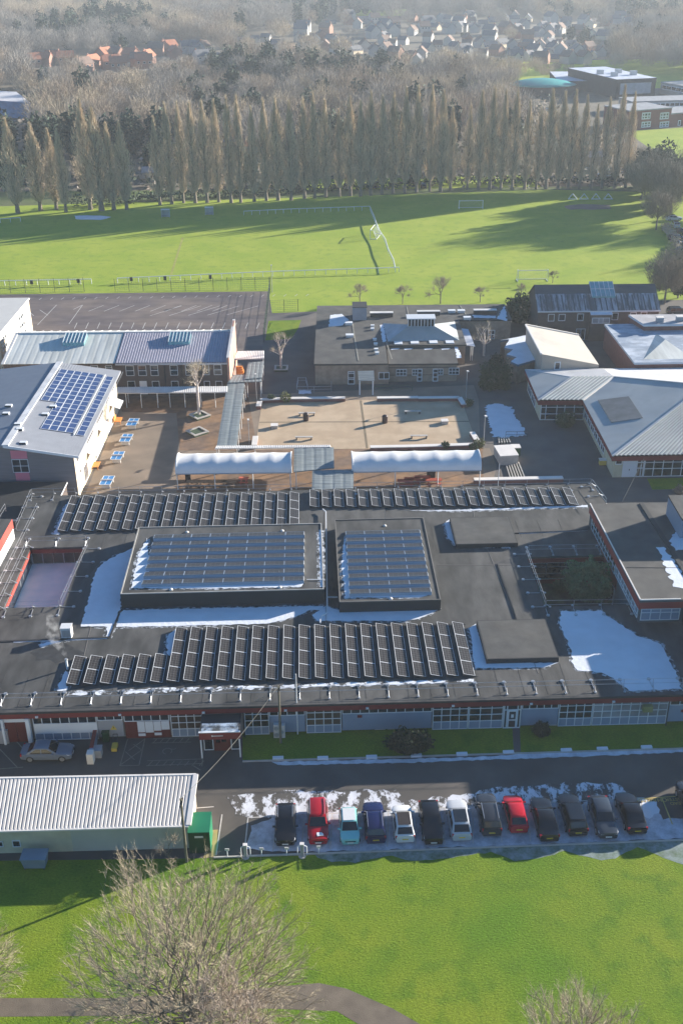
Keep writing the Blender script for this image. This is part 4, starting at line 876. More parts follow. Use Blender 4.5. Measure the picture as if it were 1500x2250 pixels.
for x, y in ((875, 759), (911, 758), (952, 757), (988, 757)): roofbox(B2, 'rooflight_dome', (x, y+3), 3.25, 1.3, 1.3, .45, FELTDK, .07, WHITE)
def rsnow(root, pts, z, m=SNOW, seed=3, amp=.12, name='roof_snow'):
    q = [G(x, y, z) for x, y in pts]; mb = MB(); mb.slab([ragged(q, .4, amp, seed)], z+.003, z+.022); mb.build(name, m, root)
rsnow(B, [(724, 700), (726, 692), (750, 690), (766, 703), (752, 715), (722, 718)], 3.7); rsnow(B, [(1090, 700), (1108, 672), (1113, 706)], 3.7, amp=.2); rsnow(B, [(1037, 692), (1088, 694), (1088, 699), (1040, 698)], 3.7)
rsnow(B, [(834, 714), (842, 713), (848, 750), (841, 752)], 3.7); rsnow(B2, [(998, 760), (1004, 760), (1014, 786), (1003, 787)], 3.25)
for x in (864, 893, 937, 975): rsnow(B2, [(x-6, 766), (x+14, 765), (x+10, 768), (x-4, 769)], 3.25)
mb = MB()
for a, b in (((774, 712), (787, 793)), ((848, 752), (861, 790)), ((1010, 672), (1032, 706)), ((893, 674), (900, 706))): mb.bar(G(*a, 3.7)+Vector((0, 0, .03)), G(*b, 3.7)+Vector((0, 0, .03)), .22, .05)
mb.build('roof_seam', LINEG, B)
# pyramid roof with lantern
r = thing('pyramid_roof_hall', 'grey ribbed pyramid roof with a glazed lantern rising from the buff brick block', 'roof lantern', (13.8, 188, 3.3))
q = [G(849, 752, 3.6), G(1011, 749, 3.6), G(1001, 706, 3.6), G(838, 710, 3.6)]; zt = 5.5
t = [G(896, 717, zt), G(953, 716, zt), G(953, 712, zt), G(896, 713, zt)]
mb = MB(); corr_quad(mb, q[0], q[1], t[1], t[0], .35, .06); mb.build('roof', HIPR, r)
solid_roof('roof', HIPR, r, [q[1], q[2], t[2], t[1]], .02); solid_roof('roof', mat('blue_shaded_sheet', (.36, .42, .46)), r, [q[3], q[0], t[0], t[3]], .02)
wallmesh(r, BRICKT, [[q[i]-Vector((0, 0, .5)), q[(i+1) % 4]-Vector((0, 0, .5)), q[(i+1) % 4], q[i]] for i in range(4)])
LW = Wall(t[0], t[1]); 
class _W: pass
lz = zt-.3; mb = MB()
y0_, y1_ = t[0].y, t[0].y+2.2; x0_, x1_ = t[0].x, t[1].x
mb.box(x0_, x1_, y0_, y1_, lz, lz+1.6); lo = mb.build('lantern', GLASS, r)
mb = MB()
for k in range(9): x = x0_+(x1_-x0_)*k/8; mb.box(x-.07, x+.07, y0_-.08, y0_-.005, lz, lz+1.6)
mb.box(x0_-.25, x1_+.25, y0_-.2, y1_+.2, lz+1.6, lz+1.75); mb.build('lantern_frame', WHITEM, lo)
c = G(1028, 740, 2.8); r = thing('side_canopy', 'translucent lean-to canopy on posts at the right of the pyramid roof', 'canopy', (c.x, c.y, 0)); q = [G(1012, 757, 2.8), G(1043, 761, 2.8), G(1028, 723, 3.2), G(1002, 720, 3.2)]
solid_roof('roof', FROST, r, q, .08)
for x, y in ((1038, 759), (1034, 759)): p = G(x, y, 2.8); mb = MB(); mb.tube((p.x, p.y, 0), (p.x, p.y, 2.7), .07, n=6); mb.build('post', STEELB, r)
WB = Wall((22, 194.9), (31.6, 194.9)); winpx(B, WB, 1071, 725, 1086, 751, us=(.5,), zs=(.5,), t=.12)

# --- dark brick block with frosted pitched roof (right)
B = thing('pitched_roof_block', 'dark brick two-storey block with frost-striped pitched roof and aqua rooflight by the field', 'building', (47.5, 199, 0))
xl, xr, ye, yr, yb, ze, zr2 = 36.4, 58.5, 193.9, 199.6, 205.3, 5.6, 8.9
wallmesh(B, BRICKD, [[(xl, ye+.3, 0), (xr, ye+.3, 0), (xr, ye+.3, ze-.1), (xl, ye+.3, ze-.1)], [(xl, yb-.3, 0), (xr, yb-.3, 0), (xr, yb-.3, ze-.1), (xl, yb-.3, ze-.1)]])
for x in (xl, xr): wallmesh(B, BRICKD, [[(x, ye+.3, 0), (x, yb-.3, 0), (x, yb-.3, ze), (x, yr, zr2-.12), (x, ye+.3, ze)]], 'gable_wall')
dz = (zr2-ze)/(yr-ye)
solid_roof('roof', FROSTSL, B, [(xl-.2, ye-.1, ze), (xr+.2, ye-.1, ze), (xr+.2, ye+3.6, ze+3.7*dz), (xl-.2, ye+3.6, ze+3.7*dz)], .15)
solid_roof('roof', SLATE, B, [(xl-.2, ye+3.6, ze+3.7*dz), (xr+.2, ye+3.6, ze+3.7*dz), (xr+.2, yr, zr2), (xl-.2, yr, zr2)], .15); solid_roof('roof', SLATE, B, [(xl-.2, yr, zr2), (xr+.2, yr, zr2), (xr+.2, yb, ze), (xl-.2, yb, ze)], .15)
mb = MB(); mb.box(xl-.2, xr+.2, ye-.22, ye-.11, ze-.2, ze+.02); mb.build('gutter', WHITEM, B)
mb = MB()
for k in range(22): x = xl+.6+k; mb.bar((x, ye, ze+.1), (x, ye+3.3, ze+3.3*dz+.07), .22, .05)
mb.build('frost_rib', SLATE, B)
a0, a1 = 46.5, 50.8; mb = MB(); mb.hexa([Vector(q) for q in ((a0, 196.6, 6.9), (a1, 196.6, 6.9), (a1, 200.3, 8.5), (a0, 200.3, 8.5), (a0, 196.5, 7.5), (a1, 196.5, 7.5), (a1, 200.0, 9.3), (a0, 200.0, 9.3))]); L = mb.build('rooflight', GLAZR, B)
mb = MB()
for k in range(6): x = a0+(a1-a0)*k/5; mb.bar((x, 196.45, 7.52), (x, 200.0, 9.33), .1, .06)
mb.bar((a0, 198.2, 8.42), (a1, 198.2, 8.42), .1, .06); mb.build('rooflight_bar', WHITEM, L)
WB = Wall((xl, ye+.3), (xr, ye+.3))
for x0, y0, x1, y1 in ((1203, 690, 1217, 706), (1226, 690, 1241, 705), (1267, 689, 1281, 705), (1343, 687, 1357, 703), (1383, 686, 1397, 700), (1406, 685, 1420, 700), (1293, 727, 1307, 742), (1314, 726, 1328, 741)): winpx(B, WB, x0, y0, x1, y1, t=.11, gm=GLASSW if x0 in (1203, 1406) else GLASS)
q0 = WB.px(1296, 700); mb = MB(); b0 = WB.px(1294, 700)[0]; b1 = WB.px(1339, 700)[0]; WB.box(mb, b0, b1, 0, 1.0, 0, ze-.4); mb.build('stair_bay', BRICKD, B); solid_roof('bay_roof', FROST, B, [WB.pt(b0-.1, 1.2, ze-.45), WB.pt(b1+.1, 1.2, ze-.45), WB.pt(b1+.1, .2, ze-.05), WB.pt(b0-.1, .2, ze-.05)], .1)
WB2 = Wall(WB.pt(b0, 1.0, 0), WB.pt(b1, 1.0, 0)); window(B, WB2, .25, b1-b0-.25, 3.4, 4.5, us=(.38, .62), t=.12, gm=GLASSC)
winpx(B, WB, 1264, 722, 1284, 747, us=(.5,), name='door', t=.1)

# --- cream mono-pitch hall with zigzag annexe
B = thing('drama_studio', 'cream walled hall with broad pale sloping roof, in front of the dark brick block', 'building', (37.6, 176.5, 0))
c4 = [(32.8, 168.6, 6.4), (42.5, 170.0, 4.0), (42.1, 184.8, 4.0), (32.5, 183.4, 6.4)]
wallmesh(B, mat('buff_render', (.42, .36, .30), .85, .08), [[(c4[i][0], c4[i][1], 0), (c4[(i+1) % 4][0], c4[(i+1) % 4][1], 0), (*c4[(i+1) % 4][:2], c4[(i+1) % 4][2]-.05), (*c4[i][:2], c4[i][2]-.05)] for i in range(4)])
solid_roof('roof', mat('pale_cream_roof', (.47, .43, .375), .85, .06, .5, col2=(.38, .36, .33), mixs=.16, thr=(.58, .7)), B, c4, .1)
mb = MB(); mb.bar((32.6, 168.5, 6.48), (32.35, 183.5, 6.48), .3, .25); mb.bar((32.4, 183.5, 6.5), (42.1, 184.9, 4.1), .25, .22); mb.build('parapet', CHAIN, B)
W = Wall(c4[0], c4[1]); winpx(B, W, 1217, 795, 1230, 812, t=.12)
B = thing('zigzag_annexe', 'single-storey annexe with snow-covered zigzag-edged roof left of the cream hall', 'building', (31.5, 180, 0))
zz = 3.4; zg = [G(x, y, zz) for x, y in ((1098, 748), (1118, 745), (1107, 764), (1127, 768), (1112, 779), (1135, 785), (1121, 795), (1137, 802), (1186, 788), (1158, 736))]
mb = MB(); mb.slab([[(p.x, p.y) for p in zg][::-1]], zz-.3, zz); mb.build('roof', BLUEM, B)
mb = MB(); mb.slab([ragged([(p.x*.985+.015*31.5+.0, p.y*.985+.015*180) for p in zg][::-1], .5, .07, 21)], zz+.003, zz+.05); mb.build('roof_snow', SNOW, B)
wallmesh(B, BRICKT, [[(zg[i].x*.97+.94, zg[i].y*.97+5.4, 0), (zg[(i+1) % 10].x*.97+.94, zg[(i+1) % 10].y*.97+5.4, 0), (zg[(i+1) % 10].x*.97+.94, zg[(i+1) % 10].y*.97+5.4, zz-.3), (zg[i].x*.97+.94, zg[i].y*.97+5.4, zz-.3)] for i in range(10)])

# --- hall with red walls and hipped frosted roof (far right)
B, ws = flat_block('red_brick_hall', 'red brick block with partly frosted shallow roof and white fascia at the right photo edge', 'building', [(48.3, 169.6), (75, 170), (75, 189.8), (47.7, 189.3)], 4.5, BRICKR, mat('frosted_blue_roof', (.26, .31, .38), .7, .15, .8, col2=(.50, .55, .62), mixs=.25, thr=(.45, .6), stretch=(.8, 1.5, 1)), .35, WHITEM)
mb = MB(); a, b, c = (50, 171, 4.51), (58.2, 171, 4.51), (55.5, 178.5, 5.3); mb.poly([a, b, c]); mb.poly([a, c, (55.5, 184, 4.51)]); mb.build('roof_hip', SHEET2, B)
r, ws2 = flat_block('upper_plant_block', 'raised red block with white coping and two vents on the right-hand hall', 'plant room', [(53.7, 185.6), (75, 186), (75, 191), (52.3, 191)], 5.7, BRICKR, mat('pale_deck', (.40, .39, .40)), .4, WHITEM)
for x, y in ((1449, 709), (1493, 707)): roofbox(r, 'roof_vent', (x, y), 5.7, 1.2, .9, .8, BLUEBOX, .06, CHAIN)

# --- large hipped building (right, middle)
B = thing('hipped_roof_building', 'large building with pale ribbed hipped roofs, dark red fascia and white window walls', 'building', (46, 150, 0))
A_, B_, C_, D_, E_ = (30.25, 169.4, 3.5), (30.3, 155.9, 3.5), (37.1, 155.75, 3.5), (37.1, 135.5, 3.5), (75, 136.2, 3.5); R1 = (36.6, 162.6, 4.7); R2 = (43.3, 162.6, 4.7); P_ = (54.5, 152.9, 6.98); Q_ = (75, 153.2, 6.98); H_ = (75, 169.9, 3.5); K_ = (43.3, 169.5, 3.5)
mb = MB(); corr_quad(mb, B_, C_, R2, R1, .62, .2); mb.build('roof', HIPR, B)
mb = MB(); corr_quad(mb, D_, E_, Q_, P_, .62, .2); mb.build('roof', HIPR, B)
# trim front slope corner: hip plane over D-P
solid_roof('roof', HIPR, B, [C_, D_, P_, R2], .05); solid_roof('roof', HIPR, B, [A_, B_, R1], .05)
mb = MB(); corr_quad(mb, A_, K_, R2, R1, .36, .04); mb.build('roof', CANOPYW, B); solid_roof('roof', CANOPYW, B, [K_, R2, P_, Q_, H_], .05)
mb = MB()
for a, b in ((B_, R1), (D_, P_), (C_, R2), (R1, R2), (R2, P_)): mb.bar(Vector(a)+Vector((0, 0, .07)), Vector(b)+Vector((0, 0, .07)), .28, .1)
mb.build('hip_cap', CHAIN, B)
q = []
for x, y in ((1342, 929), (1411, 919), (1380, 872), (1312, 880)):
    rr = ray(x, y); pn = (Vector(D_)-Vector(C_)).cross(Vector(P_)-Vector(C_)); tt = (Vector(C_)-CAMP).dot(pn)/rr.dot(pn); q.append(CAMP+rr*tt+Vector((0, 0, .1)))
solid_roof('roof_panel', mat('bare_roof_patch', (.20, .20, .195)), B, q, .08)
fas = MB(); wl = [A_, B_, C_, D_, E_]
for a, b in zip(wl, wl[1:]):
    W = Wall(a, b); W.box(fas, -.02, W.L+.02, -.25, -.02, 2.75, 3.4)
fas.build('fascia', RED, B)
wi = [(30.8, 169), (30.8, 156.4), (37.6, 156.3), (37.6, 136.1), (75, 136.8)]
wallmesh(B, CREAM2, [[(*wi[i], 0), (*wi[i+1], 0), (*wi[i+1], 2.8), (*wi[i], 2.8)] for i in range(4)])
W = Wall(wi[1], wi[2]); window(B, W, .05, W.L-.05, .1, 2.72, us=(.12, .37, .55, .77), zs=(.38, .8), out=.04, t=.1)
W = Wall(wi[3], wi[4]); u0 = W.px(1366, 1030)[0]; u1 = W.px(1396, 1030)[0]; mb = MB(); W.box(mb, u0, u1, 0, .07, .05, 2.72); d = mb.build('door', WHITE, B); mb = MB(); W.box(mb, (u0+u1)/2-.05, (u0+u1)/2+.05, .07, .13, 1.1, 1.3); mb.build('handle', BLACK, d)
window(B, W, u1+.03, u1+1.05, .05, 2.72, us=(.62,), zs=(.5, .82), t=.11, gm=GLASSW); window(B, W, u1+1.1, u1+18, .05, 2.72, us=[k/13 for k in range(1, 13)], zs=(.46, .82), out=.04, t=.1)
window(B, W, .15, u0-.1, 2.0, 2.7, t=.1)
W = Wall(wi[2], wi[3])
for k in range(6): window(B, W, .5+k*2.35, 2.6+k*2.35, .8, 2.72, us=(.5,), zs=(.5,), t=.1)
W = Wall(wi[0], wi[1])
for k in range(2): window(B, W, 1.0+k*4, 4.4+k*4, .3, 2.72, us=(.33, .66), zs=(.5,), t=.1)

# --- two-storey block over the main roof (right)
z8 = 6.5; pl = [(30.55, 94.5), (60, 95.2), (60, 116.4), (29.8, 115.7)]
B, ws = flat_block('upper_floor_block', 'two-storey flat-roofed block with deep red fascia and upper windows, right of the planted courtyard', 'building', pl, z8, mat('dark_grey_render', (.10, .11, .12)), FELT2, .28, mat('roof_edge_dark', (.12, .11, .11)), .12)
mb = MB(); ws[0].box(mb, -.05, 4.35, 0, .12, 5.45, 6.2); ws[3].box(mb, -.05, ws[3].L+.1, 0, .14, 5.35, 6.21); mb.build('fascia', mat('fascia_red', (.34, .045, .04), .55, .06), B)
mb = MB(); c = [Vector((*p, z8+.05)) for p in ((30.45, 94.4), (34.6, 94.5))]; mb.bar(c[0], c[1], .12, .12); mb.bar(c[0], Vector((29.7, 115.8, z8+.05)), .12, .12); mb.build('edge_trim', CHAIN, B)
window(B, ws[0], .15, 4.2, 4.0, 5.42, us=(.25, .5, .78), zs=(.66,), gm=LBLUE, out=.03, t=.08)
L3 = ws[3].L
window(B, ws[3], 12.3, 20.8, 4.0, 5.42, us=[k/8 for k in range(1, 8)], zs=(.3, .75), gm=GLASSC, out=.03); window(B, ws[3], 1.2, 11.9, 3.9, 5.42, us=[k/10 for k in range(1, 10)], zs=(.5,), gm=GLASS, out=.03)
mb = MB(); ws[3].box(mb, 2.6, 13, 0, .08, 2.6, 3.8); mb.build('red_spandrel', RED, B)
window(B, ws[3], 6.2, 12.6, .3, 2.5, us=[k/6 for k in range(1, 6)], zs=(.4,), gm=GLASS, out=.03)
rsnow(B, [(1440, 1200), (1458, 1202), (1520, 1290), (1520, 1297), (1482, 1289), (1462, 1250)], z8, amp=.25, seed=31); rsnow(B, [(1468, 1185), (1500, 1155), (1530, 1210), (1482, 1210)], z8, amp=.2, seed=32)
mb = MB(); mb.bar(G(1408, 1107, z8)+Vector((0, 0, .06)), G(1518, 1280, z8)+Vector((0, 0, .06)), .5, .12); mb.bar(G(1375, 1247, z8)+Vector((0, 0, .02)), G(1500, 1248, z8)+Vector((0, 0, .02)), .08, .03); mb.build('roof_kerb', FELTDK, B)
r, _ = flat_block('stair_head', 'pale blue stair head on the roof at the right photo edge', 'stair head', [(38.0, 107.2), (46, 107.2), (46, 113), (38.0, 113)], 9.0, LBLUE, FELT, .2, FELTDK, .05, z8)
B, ws = flat_block('side_wing', 'dark low wing with white-framed windows at the right photo edge below the two-storey block', 'building', [(35.3, 83.6), (47.2, 84), (47.2, 94.2), (35.0, 94.2)], 6.8, BRICKD, FELT2, .3, CHAIN)
window(B, ws[3], .8, 9.4, 4.2, 5.9, us=[k/7 for k in range(1, 7)], out=.03)

# --- pale shed by the car park
B = thing('pale_shed', 'long cream shed with white corrugated roof in the lower left of the site', 'shed', (-28, 70, 0))
e0, e1 = G(405, 1815, 2.7), G(0, 1826, 2.7); r1, r0 = G(428, 1703, 3.3), G(0, 1711, 3.3)
dsh = (e0-e1).normalized(); e2 = e1-dsh*16; r2 = r0-(r1-r0).normalized()*16
eave = e0+dsh*.35; ridge = r1+dsh*.1
mb = MB(); corr_quad(mb, e2, eave, ridge, r2, .33, .10); mb.build('roof', SHEET, B)
fx = Vector((0, 0, 1)); wa = eave-dsh*.3; nb = Vector((-dsh.y, dsh.x, 0))
mb = MB(); mb.bar(e2-nb*.02+fx*.02, eave-nb*.02+fx*.02, .25, .14); mb.bar(r2+fx*.06, ridge+fx*.06, .2, .12); mb.bar(eave+fx*.06, ridge+fx*.06, .42, .16); mb.build('roof_trim', CHAIN, B)
we = Vector((eave.x-.15*dsh.x, eave.y-.15*dsh.y, 0))+nb*.25; wr = Vector((ridge.x-.15, ridge.y-.25, 0)); w2_ = Vector((e2.x, e2.y, 0))+nb*.25
wm_ = w2_.lerp(we, (G(168, 1850).x-w2_.x)/(we.x-w2_.x))
wallmesh(B, CREAM2, [[w2_, wm_, wm_+fx*2.68, w2_+fx*2.68]]); wallmesh(B, PALEG, [[wm_, we, we+fx*2.68, wm_+fx*2.68]], 'wall'); wallmesh(B, CREAM, [[we, wr, wr+fx*3.25, we+fx*2.68]], 'end_wall'); wallmesh(B, CREAM2, [[Vector((r2.x, wr.y, 0)), wr, wr+fx*3.25, Vector((r2.x, wr.y, 3.25))]], 'back_wall')
W = Wall(w2_, we); winpx(B, W, 28, 1846, 46, 1860, t=.06); winpx(B, W, -6, 1848, 8, 1860, t=.06)

# --- far left blue shed, distant school on the right
r, ws = flat_block('blue_sports_hall', 'blue-walled hall with pale roof among the trees at the far left', 'sports hall', [tuple(G(*p))[:2] for p in ((-90, 250), (72, 262), (40, 236), (-90, 228))], 6.5, mat('blue_cladding', (.10, .25, .50)), mat('pale_far_roof', (.55, .55, .58)), .8, mat('blue_cladding', (.10, .25, .50)), .2)
def dist(px, py, z=0): p = G(px, py, z); return (p.x, p.y)
def pxblock(name, lab, cat, base, z, wm, rm, depth, lip=.4, lipm=None):
    a, b = Vector(dist(*base[0])), Vector(dist(*base[1])); n = Vector((-(b-a).y, (b-a).x)).normalized()*depth; return flat_block(name, lab, cat, [tuple(a), tuple(b), tuple(b+n), tuple(a+n)], z, wm, rm, lip, lipm)
r, ws = pxblock('distant_school_block', 'distant two-storey red-brown brick school with white window groups beyond the poplars', 'school building', ((1378, 287), (1470, 279)), 7.2, BRICKR, mat('far_grey_roof', (.3, .31, .33)), 16)
for x in (1409, 1449): winpx(r, ws[0], x, 247, x+19, 262, us=(.3, .66), zs=(.45,), t=.4, gm=GLASS); winpx(r, ws[0], x-1, 267, x+19, 280, us=(.3, .66), zs=(.45,), t=.4, gm=GLASS)
r, ws = pxblock('distant_school_wing', 'lower brick wing with one white door at the far right photo edge', 'school building', ((1470, 279), (1540, 273)), 5, BRICKR, mat('far_grey_roof', (.3, .31, .33)), 14); winpx(r, ws[0], 1488, 264, 1494, 276, t=.3, name='door')
r, ws = pxblock('distant_teaching_block', 'long pale-roofed block stepping up behind the distant brick school', 'school building', ((1385, 250), (1530, 245)), 4.8, WHITEW, mat('far_grey_roof', (.3, .31, .33)), 14)
window(r, ws[0], 2, ws[0].L-2, 2.2, 4.0, us=[k/12 for k in range(1, 12)], t=.35)
r, ws = pxblock('black_sports_hall', 'big black box hall with pale frosted roof and grey front panel in the distance', 'sports hall', ((1350, 217), (1436, 213)), 8.2, mat('black_cladding', (.03, .032, .04)), FROST, 50, 1.8, mat('black_cladding', (.03, .032, .04)))
panel_px(r, ws[0], 1361, 182, 1428, 206, mat('grey_door_panel', (.35, .37, .41)), 'front_panel', .3)
for x, y in ((1318, 163), (1349, 168), (1358, 161), (1391, 165)): roofbox(r, 'roof_vent', (x, y), 8.2, 3, 2, 1.8, STEEL)
r, ws = pxblock('distant_low_hall', 'low dark hall with frosted roof to the left of the black box hall', 'hall', ((1225, 200), (1320, 200)), 4.5, mat('black_cladding', (.03, .032, .04)), FROST, 40, 1.5, mat('black_cladding', (.03, .032, .04)))
r, ws = pxblock('white_classroom_hut', 'white flat-roofed classroom hut by the distant lawn at the right edge', 'classroom hut', ((1448, 205), (1540, 222)), 5, WHITEW, WHITEW, 14); window(r, ws[0], 1, ws[0].L-1, 2, 4, us=[k/8 for k in range(1, 8)], t=.3)
c = G(1188, 206); r = thing('domed_hall', 'round hall with shallow turquoise domed roof showing above the poplars', 'hall', (c.x, c.y, 0)); mb = MB(); rr = []
for rad, z in ((15, 0), (15, 4.2)): rr.append([(c.x+rad*math.cos(t*math.pi/12), c.y+rad*.8*math.sin(t*math.pi/12), z) for t in range(24)])
mb.rings(rr, False); mb.build('wall', BRICKD, r); mb = MB(); rr = []
for k in range(6): a = k/5; rr.append([(c.x+16*(1-a*.98)*math.cos(t*math.pi/12), c.y+13*(1-a*.98)*math.sin(t*math.pi/12), 4.2+2.6*(1-(1-a)**2)) for t in range(24)])
mb.rings(rr); mb.build('roof', mat('turquoise_roof', (.05, .33, .32), .6, .05), r, smooth=True)

r, ws = flat_block('cream_roofed_hall', 'tall hall with pale cream roof and sunlit cream side wall at the left edge', 'building', [(-80, 176.5), (-57.4, 176.5), (-57.4, 197), (-80, 197)], 8, CREAM, mat('cream_roof', (.52, .51, .49), .8, .04), .3, CHAIN)
for k, (a, b) in enumerate(((1, 4), (12.5, 16))):
    for i in range(4): window(r, ws[1], a, b, 5.9-i*1.5, 6.9-i*1.5, us=(.33, .66), t=.2)

# ============================================================ VEGETATION
def twig_crown(mb, r, n, sampler, L, W, dirf, spread=.5):
    for _ in range(n):
        p, d = sampler(r); d = (dirf(p, r)*1.0+Vector((r.gauss(0, spread), r.gauss(0, spread), r.gauss(0, spread)))).normalized()
        l = L*r.uniform(.6, 1.4); s = d.cross(Vector((r.gauss(0, 1), r.gauss(0, 1), r.gauss(0, 1)))).normalized()*(W*r.uniform(.6, 1.3)/2)
        b = len(mb.v); mb.v += [tuple(p-s), tuple(p+s), tuple(p+d*l)]; mb.face((b, b+1, b+2))
def limb(mb, p, d, L, r0, r1, n, rg, segs=3, wob=.12, lift=0.0):
    pts = [(p, r0)]
    for i in range(segs):
        d = (d+Vector((rg.gauss(0, wob), rg.gauss(0, wob), rg.gauss(0, wob)+lift))).normalized(); p = p+d*(L/segs); rr = r0+(r1-r0)*(i+1)/segs
        mb.tube(pts[-1][0], p, pts[-1][1], rr, n=n, cap=False); pts.append((p, rr))
    return pts, d
def poplar_proto(seed, H=26.0, sp=2.25):
    rg = random.Random(seed); root = thing('poplar_tree', '', 'poplar tree'); mb = MB(); mb.tube((0, 0, 0), (0, 0, 2), .5, .38, n=7, cap=False); mb.tube((0, 0, 2), (rg.uniform(-.3, .3), 0, H*.9), .38, .04, n=6, cap=False)
    cr = MB()
    prof = lambda t: sp*(math.sin(math.pi*min(1, (t+.02)**.72))**.9)*(1-.3*t)
    for k in range(90):
        t = rg.uniform(.06, .8); a = rg.uniform(0, 6.28); z0 = H*t; Rr = prof(t)*rg.uniform(.5, 1); L = H*rg.uniform(.10, .2)
        e = Vector((math.cos(a)*Rr, math.sin(a)*Rr, z0+L)); mid = Vector((math.cos(a)*Rr*.6, math.sin(a)*Rr*.6, z0+L*.35)); mb.tube((0, 0, z0), mid, .09, .06, n=3, cap=False); mb.tube(mid, e, .06, .02, n=3, cap=False)
    def smp(r_):
        t = r_.random()**1.15; a = r_.uniform(0, 6.28); lump = 1+.34*math.sin(3*a+9*t+seed)+.26*math.sin(15*t+2*a+seed); Rr = prof(t)*lump*r_.random()**.5; return Vector((math.cos(a)*Rr, math.sin(a)*Rr, 2.6+H*.88*t)), None
    twig_crown(cr, rg, 4600, smp, 1.4, .07, lambda p, r_: Vector((p.x*.12, p.y*.12, 1)), .16)
    mb.build('trunk', BARK, root); cr.build('crown', TWIGP, root); return root
def bare_proto(name, cat, seed, H, Rc, m, ntw=1500, L=1.0, W=.09, trunk=.28, barkm=None, levels=3, nb=6, base=.3, flat=.8):
    rg = random.Random(seed); root = thing(name, '', cat); tr = MB(); cr = MB(); tips = []
    tr.tube((0, 0, 0), (0, 0, H*base), trunk*1.1, trunk, n=8, cap=False)
    def rec(p, d, Ln, r0, lv):
        pts, d2 = limb(tr, p, d, Ln, r0, r0*.55, 5 if lv > 1 else 3, rg, 3, .13, .05)
        if lv == 0: tips.extend((q[0], d2) for q in pts[1:]); return
        for k in range(rg.choice((2, 3, 3))):
            q = pts[rg.choice((2, 3, 3))][0]; dd = (d2+Vector((rg.gauss(0, .5), rg.gauss(0, .5), rg.gauss(.1, .35)))).normalized(); rec(q, dd, Ln*rg.uniform(.6, .8), r0*.5, lv-1)
    for k in range(nb):
        a = 6.283*k/nb+rg.uniform(-.3, .3); el = rg.uniform(.5, 1.25); z = H*base*rg.uniform(.75, 1.0); rec(Vector((0, 0, z)), Vector((math.cos(a)*math.cos(el), math.sin(a)*math.cos(el), math.sin(el))), H*(.30 if el > .8 else .26)*Rc/H*1.6, trunk*.55, levels-1)
    for _ in range(ntw):
        p, d = rg.choice(tips); d = (d*.7+Vector((rg.gauss(0, .5), rg.gauss(0, .5), rg.gauss(.15, .4)))).normalized(); l = L*rg.uniform(.5, 1.5); s = d.cross(Vector((rg.gauss(0, 1), rg.gauss(0, 1), rg.gauss(0, 1)))).normalized()*(W*.5)
        p = p+Vector((rg.gauss(0, .25*L), rg.gauss(0, .25*L), rg.gauss(0, .2*L))); b = len(cr.v); cr.v += [tuple(p-s), tuple(p+s), tuple(p+d*l)]; cr.face((b, b+1, b+2))
    tr.build('trunk', barkm or BARK, root); cr.build('crown', m, root); return root
def dome_proto(name, cat, seed, H, Rc, m, n, L, W, trunk=.3, bottom=.25, upward=.7):
    """tree seen far away: trunk with limbs inside a lumpy crown of twigs or leaves"""
    rg = random.Random(seed); root = thing(name, '', cat); tr = MB(); cr = MB(); tr.tube((0, 0, 0), (0, 0, H*.45), trunk, trunk*.6, n=6, cap=False)
    for k in range(9):
        a = rg.uniform(0, 6.28); el = rg.uniform(.5, 1.3); tr.tube((0, 0, H*rg.uniform(.2, .45)), (math.cos(a)*math.cos(el)*Rc*1.0, math.sin(a)*math.cos(el)*Rc, H*.45+math.sin(el)*H*.4), trunk*.4, .03, n=4, cap=False)
    def smp(r_):
        while True:
            x, y, z = (r_.uniform(-1, 1) for _ in range(3)); q = x*x+y*y+z*z
            if q > 1 or q < .12: continue
            a = math.atan2(y, x); lump = .82+.18*math.sin(4*a+seed)*math.cos(3*z+seed)+.1*math.sin(9*a+5*z)
            return Vector((x*Rc*lump, y*Rc*lump, H*bottom+(z+1)/2*H*(1-bottom)*lump)), None
    c0 = Vector((0, 0, H*.3)); twig_crown(cr, rg, n, smp, L, W, lambda p, r_: ((p-c0).normalized()+Vector((0, 0, upward))).normalized(), .3)
    tr.build('trunk', BARK, root); cr.build('crown', m, root); return root
def leafy_proto(name, cat, seed, W_, D_, H, m, n, leaf, base=.0, shape='ell', trunk=.12):
    rg = random.Random(seed); root = thing(name, '', cat); tr = MB(); tr.tube((0, 0, 0), (0, 0, H*.6), trunk, trunk*.5, n=6)
    for k in range(5): a = rg.uniform(0, 6.28); tr.tube((0, 0, H*.2), (math.cos(a)*W_*.35, math.sin(a)*D_*.35, H*.7), trunk*.5, .02, n=4, cap=False)
    tr.build('trunk', BARK, root); cr = MB()
    for _ in range(n):
        while True:
            x, y, z = (rg.uniform(-1, 1) for _ in range(3)); q = (x*x+y*y+z*z) if shape == 'ell' else max(abs(x), abs(y), abs(z))**2
            if .35 < q < 1: break
        a = math.atan2(y, x); l = .88+.12*math.sin(5*a+seed)+.08*math.sin(11*z+3*a)
        p = Vector((x*W_/2*l, y*D_/2*l, base+(z+1)/2*(H-base)*l)); u = Vector((rg.gauss(0, 1), rg.gauss(0, 1), rg.gauss(0, 1))).normalized(); v = u.cross(Vector((rg.gauss(0, 1), rg.gauss(0, 1), rg.gauss(0, 1)))).normalized(); s = leaf*rg.uniform(.6, 1.4)
        b = len(cr.v); cr.v += [tuple(p-u*s), tuple(p-v*s*.5), tuple(p+u*s), tuple(p+v*s*.5)]; cr.face((b, b+1, b+2, b+3))
    cr.build('crown' if H > 2.2 else 'foliage', m, root); return root
